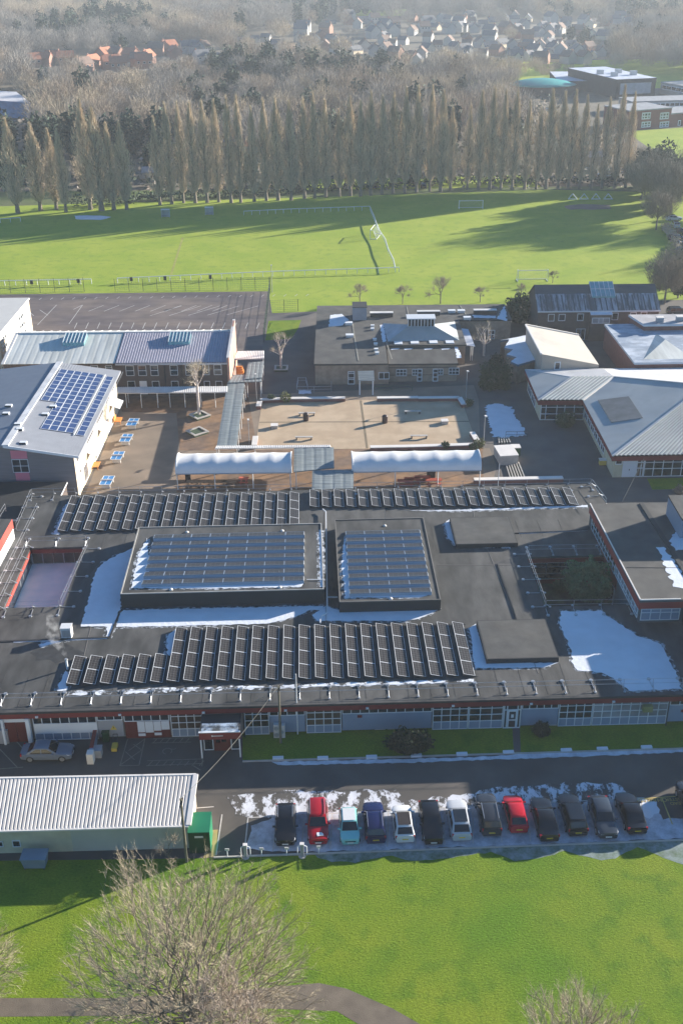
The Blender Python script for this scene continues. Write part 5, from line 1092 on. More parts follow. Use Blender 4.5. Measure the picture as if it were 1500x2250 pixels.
class Pool:
    def __init__(s, protos): s.p = protos; s.used = [False]*len(protos); s.n = 0
    def get(s, i=None):
        i = s.n % len(s.p) if i is None else i; s.n += 1
        if not s.used[i]: s.used[i] = True; return s.p[i]
        return copy_tree(s.p[i])
    def done(s):
        for u, p in zip(s.used, s.p):
            if not u:
                for c in list(p.children_recursive): bpy.data.objects.remove(c)
                bpy.data.objects.remove(p)
# --- poplar row along the far side of the field: base pixel, top pixel
PP = Pool([poplar_proto(11), poplar_proto(23), poplar_proto(37), poplar_proto(41), poplar_proto(59)])
pop = [(40, 468, 262), (90, 462, 272), (125, 460, 285), (146, 466, 286), (200, 460, 222), (224, 463, 238), (251, 461, 272), (279, 460, 268)]
pop += [(352, 450, 258), (378, 448, 230), (404, 446, 226), (430, 446, 228), (456, 445, 224), (481, 444, 222)]
x = 508; 
while x < 1010:
    t = (x-508)/(1002-508); pop.append((x, 446-28*t+R.uniform(-1.5, 1.5), 222-14*t+R.choice((-14, -6, 0, 4, 8, 24))+R.uniform(-6, 8))); x += 25.4+R.uniform(-5, 5)
for i in range(15): pop.append((1027+i*24.6+R.uniform(-2, 2), 417-.25*i, 204+R.choice((-8, 0, 8, 26))+R.uniform(-6, 8)))
pop = sorted(pop)
for i, (x, yb, yt) in enumerate(pop):
    p = G(x, yb); lo, hi = 5, 45
    for _ in range(30):
        m_ = (lo+hi)/2
        if P(p+Vector((0, 0, m_)))[1] > yt: lo = m_
        else: hi = m_
    h = lo; big = 1.45 if x < 300 else 1.05
    place(PP.get(), p, R.uniform(0, 6.28), '%s bare poplar from the left in the tall row behind the playing field' % nth(i+1), (h/26*big*R.uniform(.8, 1.2), h/26*big*R.uniform(.8, 1.2), h/26))['group'] = 'bare poplars in the row behind the field'
_ = [c for c in COL.objects if c.name.startswith('poplar_tree')]
for o in _: o['group'] = 'bare poplars in the row behind the field'
PP.done()
# --- hedge and shrubs below the poplars
def hedge(name, lab, pts, w_, h, m, dens=26, leaf=.35, seed=5):
    rg = random.Random(seed); mb = MB(); P0 = [Vector(p) for p in pts]; mid = P0[len(P0)//2]
    for a, b in zip(P0, P0[1:]):
        L = (b-a).length; d = (b-a).normalized(); nn = Vector((-d.y, d.x, 0))
        for _ in range(int(L*dens)):
            hh = h*(.75+.25*math.sin(a.x+_*.01)); p = a+d*rg.uniform(0, L)+nn*rg.uniform(-w_/2, w_/2)+Vector((0, 0, rg.random()**.6*hh)); u = Vector((rg.gauss(0, 1), rg.gauss(0, 1), rg.gauss(0, 1))).normalized(); v = u.cross(Vector((rg.gauss(0, 1), rg.gauss(0, 1), rg.gauss(0, 1)))).normalized(); s = leaf*rg.uniform(.6, 1.5); q = len(mb.v)
            mb.v += [tuple(p-u*s), tuple(p-v*s*.6), tuple(p+u*s), tuple(p+v*s*.6)]; mb.face((q, q+1, q+2, q+3))
    return tag(mb.build(name, m, origin=(mid.x, mid.y, 0)), lab, 'hedge')
hedge('hedge', 'dark hedge running under the row of poplars on the far side of the field', [G(290, 448)+Vector((0, 4, 0)), G(500, 438)+Vector((0, 4, 0)), G(1000, 410)+Vector((0, 4, 0)), G(1400, 408)+Vector((0, 4, 0))], 3.5, 2.6, EVG)
hedge('hedge', 'dark undergrowth between the left poplars and the field edge', [G(140, 458)+Vector((0, 3, 0)), G(300, 452)+Vector((0, 3, 0))], 4, 3.2, EVG, seed=8)
hedge('hedge', 'clipped brown hedge strip by the parked cars at the right photo edge', [G(1458, 500), G(1530, 600)], 2.2, 1.6, TW3, 40, .25, 9)
# --- trees on the right of the field
TWD = mat('dark_hedgerow_twigs', (.21, .195, .155), .9, .2, .2); TWD2 = mat('brown_hedgerow_twigs', (.23, .195, .145), .9, .2, .2)
DT = Pool([dome_proto('bare_tree', 'bare tree', 71, 14, 6.5, TWD, 6500, 1.3, .09), dome_proto('bare_tree', 'bare tree', 72, 13, 6, TWD2, 6000, 1.3, .09), dome_proto('bare_tree', 'bare tree', 73, 15, 7, TWD, 6500, 1.3, .09)])
EV = Pool([leafy_proto('evergreen_tree', 'evergreen tree', 81, 9, 9, 14, EVG, 2600, .5, 1, trunk=.3), leafy_proto('evergreen_tree', 'evergreen tree', 82, 7, 7, 17, EVG, 2600, .5, 1, trunk=.3)])
rt_ = [(DT, 1405, 398, .75, 'bare tree nearest the right end of the poplar row'), (DT, 1450, 385, .5, 'bare tree in front of the distant bright lawn at the right'), (EV, 1402, 412, .65, 'dark evergreen at the foot of the last poplar on the right'), (EV, 1425, 420, .6, 'dark evergreen second from the last poplar, at the corner of the field'),
    (DT, 1432, 470, 1.15, 'grey bare tree spreading over the field corner at the right'), (DT, 1462, 456, .9, 'bare tree behind the grey one at the right corner of the field'), (DT, 1440, 505, .8, 'low bare tree where the brown hedge strip starts'), (EV, 1475, 425, .7, 'evergreen between bare trees at the far right'), (DT, 1492, 440, .9, 'bare tree at the very right edge level with the field corner'), (DT, 1490, 384, .35, 'bare tree at the right edge just below the distant bright lawn'),
    (EV, 1432, 432, .8, 'dark evergreen in front of the field corner trees at the right'), (DT, 1408, 440, .9, 'bare tree standing on the corner of the field at the right'), (DT, 1470, 480, 1.0, 'bare tree above the parked cars at the right edge'), (EV, 1455, 462, .75, 'dark evergreen between field corner and parked cars'), (DT, 1465, 410, .6, 'large bare tree below the distant bright lawn at the right'), (EV, 1402, 392, .5, 'evergreen touching the last poplar on the right'),
    (EV, 1415, 428, .95, 'broad dark evergreen at the corner where field and poplar row meet'), (EV, 1448, 446, 1.0, 'largest dark evergreen among the right-hand trees'), (EV, 1478, 442, .9, 'dark evergreen at the right edge level with the folded frames'),
    (EV, 1442, 405, .5, 'dark evergreen between the bare trees right of the poplar row'), (EV, 1488, 655, .6, 'dark evergreen beside the frosted pitched roof, at the right edge'), (DT, 1458, 668, .8, 'bare tree standing right of the frosted pitched roof'), (DT, 1478, 640, .7, 'bare tree behind the one right of the frosted pitched roof'), (EV, 1510, 620, .7, 'evergreen cut by the right edge beside the parked cars')]
for pool, x, y, s, lab in rt_: place(pool.get(), G(x, y), R.uniform(0, 6), lab, s)
# unseen neighbours that throw the long shadows across the field from the right
for k, (x, y, s) in enumerate([(116, 290, 1.15), (126, 301, 1.2), (104, 262, .8), (112, 244, .75), (100, 236, .6)]): place(DT.get(), (x, y, 0), k, '%s nearest bare tree in the group right of the field' % nth(k+1), s)['group'] = 'bare trees right of the field outside the frame'
HOUSES = []
def hpx(x, y): HOUSES.append((x, y))
hl = [(72, 148), (98, 146), (120, 142), (146, 143), (185, 158), (205, 152), (232, 134), (256, 132), (290, 135), (325, 140), (308, 146), (345, 122), (362, 120), (385, 130), (372, 116), (415, 117), (432, 118), (448, 118), (492, 146), (514, 148), (245, 152), (262, 156), (445, 140), (318, 150), (610, 112), (640, 118), (560, 95), (585, 92), (530, 106), (715, 112), (735, 118), (668, 104), (690, 96), (655, 92)]
hr = [(758, 110), (780, 118), (800, 112), (822, 124), (848, 118), (868, 128), (905, 132), (925, 130), (915, 140), (862, 104), (885, 98), (842, 92), (820, 84), (905, 78), (930, 72), (955, 66), (985, 74), (1010, 70), (1040, 72), (1060, 62), (1085, 56), (1110, 44), (1130, 42), (1150, 62), (1035, 56), (1075, 78), (1110, 74), (1025, 108), (1052, 104), (1075, 110), (1100, 104), (1125, 112), (1160, 108), (1184, 112), (1212, 116), (1230, 122), (1252, 108), (1266, 124), (1290, 116), (1300, 128), (1318, 124), (1160, 134), (1188, 140), (1222, 136), (1246, 140), (1280, 140), (1060, 128), (1090, 122), (960, 110), (985, 100), (940, 92), (1180, 80), (1240, 60), (1350, 52), (1380, 60)]
rh = random.Random(77); ex = []
while len(ex) < 62:
    x = rh.uniform(640, 1400); y = rh.choice((rh.uniform(44, 80), rh.uniform(84, 140)))
    if y > 120 and x < 860 or x > 1330 and y > 70: continue
    if all(abs(x-a) > 15 or abs(y-b) > 5 for a, b in hl+hr+ex): ex.append((x, y))
hr += ex
for x, y in hl+hr: hpx(x, y)
HW = [G(x, y) for x, y in HOUSES]
HPX = [(x, y, P(h)[1]) for (x, y), h in zip(HOUSES, HW)]
def max_scale(xx, yy, H):
    """keep trees standing in front of a house low enough to leave it in view"""
    bx, by = P((xx, yy, 0)); out = 9.0
    for hx, hy, _ in HPX:
        if hy < by-1 and abs(hx-bx) < (16 if hx < 470 else 10) and by-hy < 75:
            lo, hi = 0.0, 30.0
            for _k in range(12):
                m_ = (lo+hi)/2
                if P((xx, yy, m_))[1] > hy-(1.5 if hx > 470 else -1): lo = m_
                else: hi = m_
            out = min(out, lo/H)
    return out
# --- woodland just behind the poplars: individual trees
lbl = {0: 'bare grey-brown woodland tree behind the poplar row', 1: 'bare tan woodland tree behind the poplar row', 2: 'bare dark-brown woodland tree behind the poplar row', 3: 'evergreen woodland tree behind the poplar row', 4: 'tall evergreen woodland tree behind the poplar row'}
grp = {0: 'grey-brown woodland trees', 1: 'tan woodland trees', 2: 'dark-brown woodland trees', 3: 'rounded woodland evergreens', 4: 'tall woodland evergreens'}
WT = Pool([dome_proto('woodland_tree', 'woodland tree', 91, 17, 8, TW2, 1700, 2.0, .13), dome_proto('woodland_tree', 'woodland tree', 92, 16, 8.5, TW3, 1700, 2.0, .13), dome_proto('woodland_tree', 'woodland tree', 93, 18, 8, TW1, 1700, 2.0, .13), leafy_proto('woodland_tree', 'woodland tree', 94, 10, 10, 15, EVG, 1200, .9, 1, trunk=.3), leafy_proto('woodland_tree', 'woodland tree', 95, 8, 8, 19, EVG, 1200, .9, 1, trunk=.3)])
def clear(x, y):   # open places: school on the right, houses, gardens
    px, py = P((x, y, 3))
    if 1215 < px < 1560 and 150 < py < 300: return True
    if 1372 < px and py < 420: return True
    if 1130 < px < 1245 and 165 < py < 300: return True
    if -60 < px < 90 and 205 < py < 310: return True
    if 290 < px < 640 and 330 < py < 440 and R.random() < .55: return True
    if 1080 < px < 1400 and 300 < py < 420 and R.random() < .6: return True
    return False
cnt = 0; Y = 338.0; rank = 0
while cnt < 250 and Y < 560:
    rank += 1
    half = Y*.345+10; x = -half+R.uniform(0, 12)
    while x < half and cnt < 250:
        if not clear(x, Y):
            q = R.random(); px = P((x, Y, 8))[0]
            i = R.choice((0, 1, 2)); 
            if q < (.6 if px < 420 and Y < 400 else (.8 if Y < 375 else .14)): i = R.choice((3, 4))
            tx, ty = x+R.uniform(-3, 3), Y+R.uniform(-5, 5); sc_ = min(R.uniform(.7, 1.05)*(1 if Y > 370 else .68), max_scale(tx, ty, 18))
            if sc_ > .3: o = place(WT.get(i), (tx, ty, 0), R.uniform(0, 6), '%s, %s rank back, behind %s poplar from left' % (lbl[i].replace(' behind the poplar row', ''), nth(rank), nth(1+min(range(len(pop)), key=lambda q_: abs(pop[q_][0]-P((tx, ty, 0))[0])))), sc_); o['group'] = grp[i]; cnt += 1
        x += R.uniform(10, 15)
    Y += 13.5
YW = Y
# --- mid trees on the campus
MT = Pool([bare_proto('bare_tree', 'bare tree', 101, 7.5, 3.4, TWIG, 1500, .8, .03, .13), bare_proto('bare_tree', 'bare tree', 102, 8, 3.0, TWIG, 1500, .8, .03, .13)])
for x, y, s, lab in ((790, 668, .75, 'spreading bare tree behind the grey plant tower on the dining block'), (884, 668, .72, 'small bare tree on the field edge left of the pyramid roof'), (967, 667, 1.0, 'bare tree on the field edge above the pyramid roof lantern'), (1054, 664, .6, 'smallest bare tree on the field edge, right of the pyramid roof'), (1143, 656, .55, 'thin bare tree beside the end of the frosted pitched roof'), (1213, 622, .5, 'bare treetop behind the frosted pitched roof, below the goal'), (1448, 640, .95, 'bare tree behind the right end of the frosted pitched roof')):
    place(MT.get(), G(x, y), R.uniform(0, 6), lab, s)
t = bare_proto('pollarded_tree', 'bare tree', 103, 8.5, 3.6, TWIGL, 500, .7, .03, .2, BARKP, 3, 5, .4); place(t, G(618, 812), .5, 'pale pollarded tree in a square bed between the blocks', .95)
t = bare_proto('birch_tree', 'birch tree', 104, 11, 3.2, TWIGL, 700, .9, .03, .2, BARKP, 3, 6, .55); place(t, G(438, 914), 1, 'tall white-barked birch in the timber bed on the brick paving', 1.0)
t = bare_proto('pollarded_tree', 'bare tree', 105, 8.5, 3.8, TWIGL, 350, .6, .03, .2, BARKP, 3, 6, .3); place(t, G(1062, 782), 2, 'pale bare tree between the side canopy and zigzag annexe', 1.0)
def bush(lab, x, y, W_, D_, H, m, n, leaf, shape='ell', seed=1, name='shrub'): t = leafy_proto(name, 'shrub' if name == 'shrub' else 'tree', seed, W_, D_, H, m, n, leaf, .05, shape); return place(t, G(x, y), 0, lab)
bush('dense dark rectangular clipped shrub right of the dining block', 1085, 850, 5.2, 4.5, 3.9, mat('clipped_leaves', (.045, .065, .028), .8, .4, 2.5), 5200, .17, 'box', 111)
bush('tall dark evergreen between dining block and dark brick block', 1138, 710, 5.5, 5.5, 6.0, EVG2, 3000, .3, seed=112, name='evergreen_tree'); bush('small dark conifer behind the clipped rectangular shrub', 1088, 812, 2.4, 2.4, 3.0, EVG, 1200, .18, seed=113)
bush('large round evergreen filling the planted courtyard', 1290, 1316, 6.6, 6.0, 5.0, mat('courtyard_tree_leaves', (.13, .20, .09), .8, .4, 2), 5200, .2, seed=114, name='evergreen_tree')
bush('low spiky shrub in the planted courtyard left of the evergreen', 1228, 1300, 1.8, 1.8, 1.5, EVG2, 700, .16, seed=115); bush('brown low shrub in the near right corner of the planted courtyard', 1352, 1328, 2, 1.4, .9, EVG2, 900, .16, seed=116)
bush('large dark bushy shrub on the front lawn beside the condenser units', 898, 1652, 5.0, 2.6, 2.6, mat('front_shrub', (.028, .042, .022), .8, .4, 3), 5200, .11, seed=117); bush('small round dark bush right of the white door on the front lawn', 1188, 1617, 1.9, 1.7, 1.6, mat('front_shrub', (.028, .042, .022)), 1800, .09, seed=118)
bush('dark shrub in front of the hipped building windows', 1240, 940, 3.4, 2.2, 2.6, EVG2, 1500, .17, seed=119)
for k, (x, y, s) in enumerate(((628, 884, 1.3), (596, 882, .9), (1030, 893, .9), (1052, 985, 1.2), (978, 986, .8), (1040, 990, .9))):
    bush(['bright shrub in the far left planter of the tan playground', 'small shrub beside the bright one in the far left planter', 'small shrub at the far right corner of the tan playground', 'yellow-green shrub under the lamp at the near right corner of the playground', 'low shrub on the brick planter behind the right barrel canopy', 'low shrub between the right barrel canopy and the playground corner'][k], x, y, 1.7*s, 1.3*s, 1.5*s, EVG3 if k in (0, 3) else EVG2, 500, .13, seed=120+k)
bush('rounded hedge bush at the right photo edge below the hipped building', 1496, 1085, 2.5, 2, 1.3, TW1, 600, .15, seed=130)

# --- the far wood: countless trees reading as one mass
rg = random.Random(404)
def near_house(x, y): return any(abs(h.x-x) < 10 and -30 < h.y-y+9 < 36 for h in HW)
Y = YW; fpts = []; fkind = []; fsc = []
while Y < 3900:
    sp = 9.5+max(0, (Y-560))/90; half = Y*.33+20; x = -half+rg.uniform(0, sp)
    while x < half:
        xx = x+rg.uniform(-.4, .4)*sp; yy = Y+rg.uniform(-.45, .45)*sp; px, py = P((xx, yy, 3)); ok = not near_house(xx, yy)
        if 1225 < px < 1520 and 150 < py < 240: ok = False
        if 1130 < px < 1245 and 165 < py < 290: ok = False
        if 660 < px < 1360 and 36 < py < 142 and rg.random() < .10: ok = False
        if 1390 < px < 1520 and 170 < py < 215: ok = False
        if 640 < px < 800 and 68 < py < 92 and rg.random() < .7: ok = False
        if ok:
            fld = math.sin(xx*.012+1)*math.cos(yy*.009)+.5*math.sin(xx*.03+yy*.02); e_ = math.sin(xx*.021+2)*math.sin(yy*.013+xx*.004)
            k = rg.choice((3, 4)) if rg.random() < (.62 if e_ > .5 else .09) else (0 if fld+rg.gauss(0, .4) < -.1 else (2 if fld < .45 else 1)); s_ = min(max(1, sp/12)**.75*rg.uniform(.62, 1.12), max_scale(xx, yy, 18))
            if s_ > .2: fpts.append((xx, yy, 0)); fkind.append(k); fsc.append(s_)
        x += sp
    Y += sp*1.05
crowns = [[c for c in p.children if c.name.startswith('crown')][0] for p in WT.p]
me = bpy.data.meshes.new('distant_woodland'); me.from_pydata(fpts, [], [])
at = me.attributes.new('kind', 'INT', 'POINT'); at.data.foreach_set('value', fkind); at = me.attributes.new('size', 'FLOAT', 'POINT'); at.data.foreach_set('value', fsc); at = me.attributes.new('turn', 'FLOAT', 'POINT'); at.data.foreach_set('value', [rg.uniform(0, 6.28) for _ in fpts])
wf = bpy.data.objects.new('distant_woodland', me); COL.objects.link(wf); wf['kind'] = 'stuff'
ng = bpy.data.node_groups.new('woodland_scatter', 'GeometryNodeTree'); ng.interface.new_socket('Geometry', in_out='INPUT', socket_type='NodeSocketGeometry'); ng.interface.new_socket('Geometry', in_out='OUTPUT', socket_type='NodeSocketGeometry')
N = ng.nodes; Lk = ng.links; gi = N.new('NodeGroupInput'); go = N.new('NodeGroupOutput'); jn = N.new('GeometryNodeJoinGeometry')
def attr(nm, ty): a = N.new('GeometryNodeInputNamedAttribute'); a.data_type = ty; a.inputs['Name'].default_value = nm; return a.outputs['Attribute']
ak, as_, at_ = attr('kind', 'INT'), attr('size', 'FLOAT'), attr('turn', 'FLOAT'); cx = N.new('ShaderNodeCombineXYZ'); Lk.new(at_, cx.inputs[2])
for k in range(5):
    cmp_ = N.new('FunctionNodeCompare'); cmp_.data_type = 'INT'; cmp_.operation = 'EQUAL'; Lk.new(ak, cmp_.inputs[2]); cmp_.inputs[3].default_value = k
    oi = N.new('GeometryNodeObjectInfo'); oi.inputs['Object'].default_value = crowns[k]; oi.inputs['As Instance'].default_value = True
    ip = N.new('GeometryNodeInstanceOnPoints'); Lk.new(gi.outputs[0], ip.inputs['Points']); Lk.new(cmp_.outputs[0], ip.inputs['Selection']); Lk.new(oi.outputs['Geometry'], ip.inputs['Instance']); Lk.new(cx.outputs[0], ip.inputs['Rotation']); Lk.new(as_, ip.inputs['Scale']); Lk.new(ip.outputs[0], jn.inputs[0])
Lk.new(jn.outputs[0], go.inputs[0]); mo = wf.modifiers.new('scatter', 'NODES'); mo.node_group = ng
sheet('woodland_floor', [(-1500, 332), (110, 332), (112, 395), (128, 440), (400, 560), (1500, 3000), (1500, 5200), (-1500, 5200)], .006, mat('leaf_litter', (.13, .11, .08), .95, .25, .3))
# understorey in the near wood
mb = MB()
for _ in range(9000):
    yy = rg.uniform(330, 560); xx = rg.uniform(-1, 1)*(yy*.33+5); px, py = P((xx, yy, 0))
    if 1225 < px < 1520 and py < 300 or px > 1365 and py < 425: continue
    p = Vector((xx, yy, rg.random()**2*3.0)); u = Vector((rg.gauss(0, 1), rg.gauss(0, 1), rg.gauss(0, .6))).normalized(); v = u.cross(Vector((rg.gauss(0, 1), rg.gauss(0, 1), rg.gauss(0, 1)))).normalized(); s = rg.uniform(.5, 1.3); b = len(mb.v); mb.k = rg.choice((0, 0, 1, 2))
    mb.v += [tuple(p-u*s), tuple(p-v*s*.6), tuple(p+u*s), tuple(p+v*s*.6)]; mb.face((b, b+1, b+2, b+3))
uo = mb.build('undergrowth', [EVG, TW1, TW2]); uo['kind'] = 'stuff'
# --- houses
def house_proto(seed, wm, rm, L=11, D=8, hw=5.2, hr=8.8, wing=False):
    r = thing('house', '', 'house'); rg = random.Random(seed)
    mb = MB(); a, b = L/2, D/2
    mb.poly([(-a, -b, 0), (a, -b, 0), (a, -b, hw), (-a, -b, hw)]); mb.poly([(a, b, 0), (-a, b, 0), (-a, b, hw), (a, b, hw)])
    for s in (-1, 1): mb.poly([(s*a, -b, 0), (s*a, b, 0), (s*a, b, hw), (s*a, 0, hr-.1), (s*a, -b, hw)])
    if wing:
        mb.box(-a*.1, a*.6, -b-2.4, -b, 0, hw); mb.poly([(-a*.1, -b-2.4, hw), (a*.6, -b-2.4, hw), (a*.25, -b-2.4, hw+2.2)])
    mb.build('wall', wm, r); mb = MB()
    for s in (-1, 1): mb.hexa([Vector(q) for q in ((-a-.3, s*(b+.4), hw-.3), (a+.3, s*(b+.4), hw-.3), (a+.3, 0, hr-.05), (-a-.3, 0, hr-.05), (-a-.3, s*(b+.4), hw), (a+.3, s*(b+.4), hw), (a+.3, 0, hr+.2), (-a-.3, 0, hr+.2))])
    if wing:
        for s in (-.1, .6): mb.hexa([Vector(q) for q in ((a*s, -b-2.6, hw-.2), (a*s, 0, hw-.2), (a*.25, 0, hw+2.1), (a*.25, -b-2.6, hw+2.1), (a*s, -b-2.6, hw), (a*s, 0, hw), (a*.25, 0, hw+2.4), (a*.25, -b-2.6, hw+2.4))])
    ro = mb.build('roof', rm, r); mb = MB(); mb.box(-a+.6, -a+1.5, -.4, .4, hr-.4, hr+1.1); mb.build('chimney', PONY, ro)
    for k in range(3): mb = MB(); x = -a+1.4+k*(L-3.8)/2; mb.box(x, x+1.4, -b-.06, -b-.005, 3.2, 4.5); f = mb.build('window', WHITEM, r); mb = MB(); mb.box(x+.12, x+1.28, -b-.075, -b-.062, 3.32, 4.38); mb.build('pane', GLASS, f)
    return r
HP = Pool([house_proto(1, PONY, TERRA), house_proto(2, WHITEW, GREYT, wing=True), house_proto(3, PONY, BROWNT), house_proto(4, WHITEW, BROWNT, 9), house_proto(5, CREAM, GREYT, 12, 8, 3, 6.5)])
kinds = ['brick house with orange tiled roof', 'white gabled house with grey roof', 'brick house with brown roof', 'white house with brown roof', 'low cream bungalow with grey roof']
hs = sorted(range(len(HOUSES)), key=lambda i: HOUSES[i][0]); cnts = {}
for i in hs:
    x, y = HOUSES[i]; k = (0 if R.random() < .7 else 2) if x < 400 and i < len(hl) else (R.choice((1, 1, 3)) if x < 700 else R.choice((1, 1, 2, 3, 3, 4)))
    left = x < 700; key = (k, left); cnts[key] = cnts.get(key, 0)+1
    o = place(HP.get(k), HW[i], R.uniform(0, 3.1), '%s %s from the left in the %s' % (nth(cnts[key]), kinds[k], 'distant estate' if left else 'distant suburb'), (.88 if x < 470 else (.78 if y > 90 else .9)*R.uniform(.75, 1.1)))
    o['group'] = 'houses in the distant estate' if left else 'houses in the distant suburb'
HP.done()
# garden sheds and small roofs glimpsed between the poplar trunks
for k, (x, y, w_, c, lab) in enumerate(((504, 325, 7, (.10, .22, .5), 'blue-tarped shed roof glimpsed between the poplars'), (562, 335, 7, (.55, .18, .14), 'red and white roof glimpsed between the poplars'), (430, 388, 6, (.55, .22, .14), 'orange roofed outbuilding behind the left centre poplars'), (345, 395, 8, (.30, .30, .32), 'grey-roofed bungalow behind the poplar gap'), (385, 372, 6, (.5, .5, .5), 'pale outbuilding behind the poplar gap'), (1290, 360, 9, (.5, .5, .52), 'pale building glimpsed between the right poplars'))):
    p = G(x, y); boxy, T = boxthing('outbuilding', lab, 'outbuilding', p, w_, 5, 2.6, WHITEW, 0, None); mb = MB(); m = mat('outbuilding_roof_%s' % 'abcdef'[k], c)
    for s in (-1, 1): mb.hexa([T(Vector(q)) for q in ((-w_/2-.2, s*2.7, 2.5), (w_/2+.2, s*2.7, 2.5), (w_/2+.2, 0, 3.9), (-w_/2-.2, 0, 3.9), (-w_/2-.2, s*2.7, 2.65), (w_/2+.2, s*2.7, 2.65), (w_/2+.2, 0, 4.05), (-w_/2-.2, 0, 4.05))])
    mb.build('roof', m, boxy)

# ============================================================ FIELD FURNITURE
def field_rail(lab, pts, step=2.25, h=1.1, wob=0):
    q = [G(x, y) for x, y in pts]; r = thing('pitch_rail', lab, 'railing', tuple(q[0]), 'white railings round the pitch')
    mb = MB()
    for a, b in zip(q, q[1:]): mb.bar(a+Vector((0, 0, h)), b+Vector((0, 0, h)), .14, .14)
    mb.build('rail', WHITE, r); n = 0
    for a, b in zip(q, q[1:]):
        L = (b-a).length; k = max(1, round(L/step))
        for i in range(k+(b is q[-1])): 
            p = a.lerp(b, i/k); mb = MB(); mb.box(p.x-.06, p.x+.06, p.y-.06, p.y+.06, 0, h); mb.build('post', WHITE, r); n += 1
    return r
field_rail('white post and rail on the near side of the pitch, left of the gap', [(-60, 629), (202, 624)])
field_rail('long white post and rail on the near side of the pitch, right of the gap', [(259, 622), (600, 607), (876, 598)])
field_rail('white post and rail along the far side of the pitch', [(536, 473), (640, 468), (812, 462)])
field_rail('wavy white post and rail at the right end of the pitch', [(812, 462), (822, 485), (830, 510), (846, 535), (853, 558), (864, 580), (868, 598)], 2.0)
field_rail('short white rail at the left photo edge under the poplars', [(-30, 495), (2, 490), (46, 487)])
for k, (x, y) in enumerate(((72, 628), (174, 625), (290, 621), (364, 619), (463, 616))):
    c = G(x, y); mb = MB(); mb.box(c.x-.3, c.x+.3, c.y-.45, c.y-.12, .45, 1.25); r = thing('litter_bin', '%s black bin from the left hung on the near pitch rail' % nth(k+1), 'bin', (c.x, c.y, 0), 'black bins on the pitch rail'); mb.build('body', BLACK, r); mb = MB(); mb.tube((c.x, c.y-.28, 0), (c.x, c.y-.28, .45), .05, n=5); mb.build('post', DKMET, r)
def mesh_fence(lab, pts, h=3.0, step=3.0, lw=.025):
    q = [G(x, y) for x, y in pts]; r = thing('mesh_fence', lab, 'fence', tuple(q[0]), 'tall wire mesh fences round the court'); mb = MB()
    for a, b in zip(q, q[1:]):
        for k in range(7): z = .1+(h-.1)*k/6; mb.bar(a+Vector((0, 0, z)), b+Vector((0, 0, z)), lw, lw)
        L = (b-a).length
        for k in range(int(L/.5)): p = a.lerp(b, k*.5/L); mb.bar(p, p+Vector((0, 0, h)), .014, .014)
    mb.build('wire_mesh', mat('fence_green_wire', (.10, .14, .11), .6), r)
    for a, b in zip(q, q[1:]):
        L = (b-a).length; k = max(1, round(L/step))
        for i in range(k+1): p = a.lerp(b, i/k); mb = MB(); mb.tube(p, p+Vector((0, 0, h+.1)), .05, n=5); mb.build('post', DKMET, r)
mesh_fence('tall mesh fence between court and pitch, left of the gap', [(-40, 646), (186, 641)]); mesh_fence('tall mesh fence between court and pitch, right of the gap', [(254, 641), (592, 637)], 2.7)
mesh_fence('tall mesh fence at the right end of the court', [(594, 637), (586, 700), (580, 752)], 2.7); mesh_fence('mesh fence by the path next to the dining block', [(594, 686), (655, 684)], 2.4)
def goal(lab, c, ang, Wg=6.5, H=2.2, Dg=1.6, base=True):
    r = thing('football_goal', lab, 'goal', (c.x, c.y, 0), 'white football goals'); ca, sa = math.cos(ang), math.sin(ang); T = lambda x, y, z: Vector((c.x+x*ca-y*sa, c.y+x*sa+y*ca, z)); a = Wg/2; t = .12
    for s in (-1, 1): mb = MB(); mb.bar(T(s*a, 0, 0), T(s*a, 0, H), t); mb.build('goalpost', WHITE, r)
    mb = MB(); mb.bar(T(-a, 0, H), T(a, 0, H), t); mb.build('crossbar', WHITE, r); mb = MB()
    for s in (-1, 1): mb.bar(T(s*a, 0, H), T(s*a, Dg*.45, H), .07); mb.bar(T(s*a, Dg*.45, H), T(s*a, Dg, .05), .07); mb.bar(T(s*a, 0, .05), T(s*a, Dg, .05), .09)
    mb.bar(T(-a, Dg, .05), T(a, Dg, .05), .09); mb.build('back_frame', WHITE, r)
    mb = MB()
    for k in range(24): x = -a+Wg*k/23; mb.bar(T(x, Dg*.45, H), T(x, Dg, .06), .012); 
    for k in range(8): t_ = k/7; mb.bar(T(-a, Dg*(.45+.55*t_), H*(1-t_)+.05), T(a, Dg*(.45+.55*t_), H*(1-t_)+.05), .012)
    mb.build('net', WHITEM, r)
goal('white full-size goal nearest the frosted pitched roof', G(1168, 617)+Vector((0, -.8, 0)), .02, 6.5, 2.5, 2.0); goal('white goal on the far side of the field near the last poplars', G(1034, 459), .02); goal('white goal seen side-on against the wavy rail', G(818, 519), 1.35, 6.0, 2.2, -1.6)
for k, (x, y, lab) in enumerate(((364, 478, 'left of the two white dugout shelters under the poplars'), (460, 473, 'right of the two white dugout shelters under the poplars'))):
    c = G(x, y); r = thing('dugout', lab, 'shelter', (c.x, c.y, 0), 'dugout shelters'); mb = MB()
    mb.box(c.x-1.1, c.x+1.1, c.y+.9, c.y+1.0, 0, 2.0); mb.box(c.x-1.1, c.x-1.0, c.y, c.y+.9, 0, 2.0); mb.box(c.x+1.0, c.x+1.1, c.y, c.y+.9, 0, 2.0); mb.build('shell', mat('pale_shelter', (.40, .48, .50)), r); mb = MB(); mb.box(c.x-1.15, c.x+1.15, c.y-.1, c.y+1.05, 2.0, 2.1); mb.build('roof', WHITE, r); mb = MB(); mb.box(c.x-.98, c.x+.98, c.y+.5, c.y+.88, .4, .5); mb.build('bench', BLUEBOX, r)
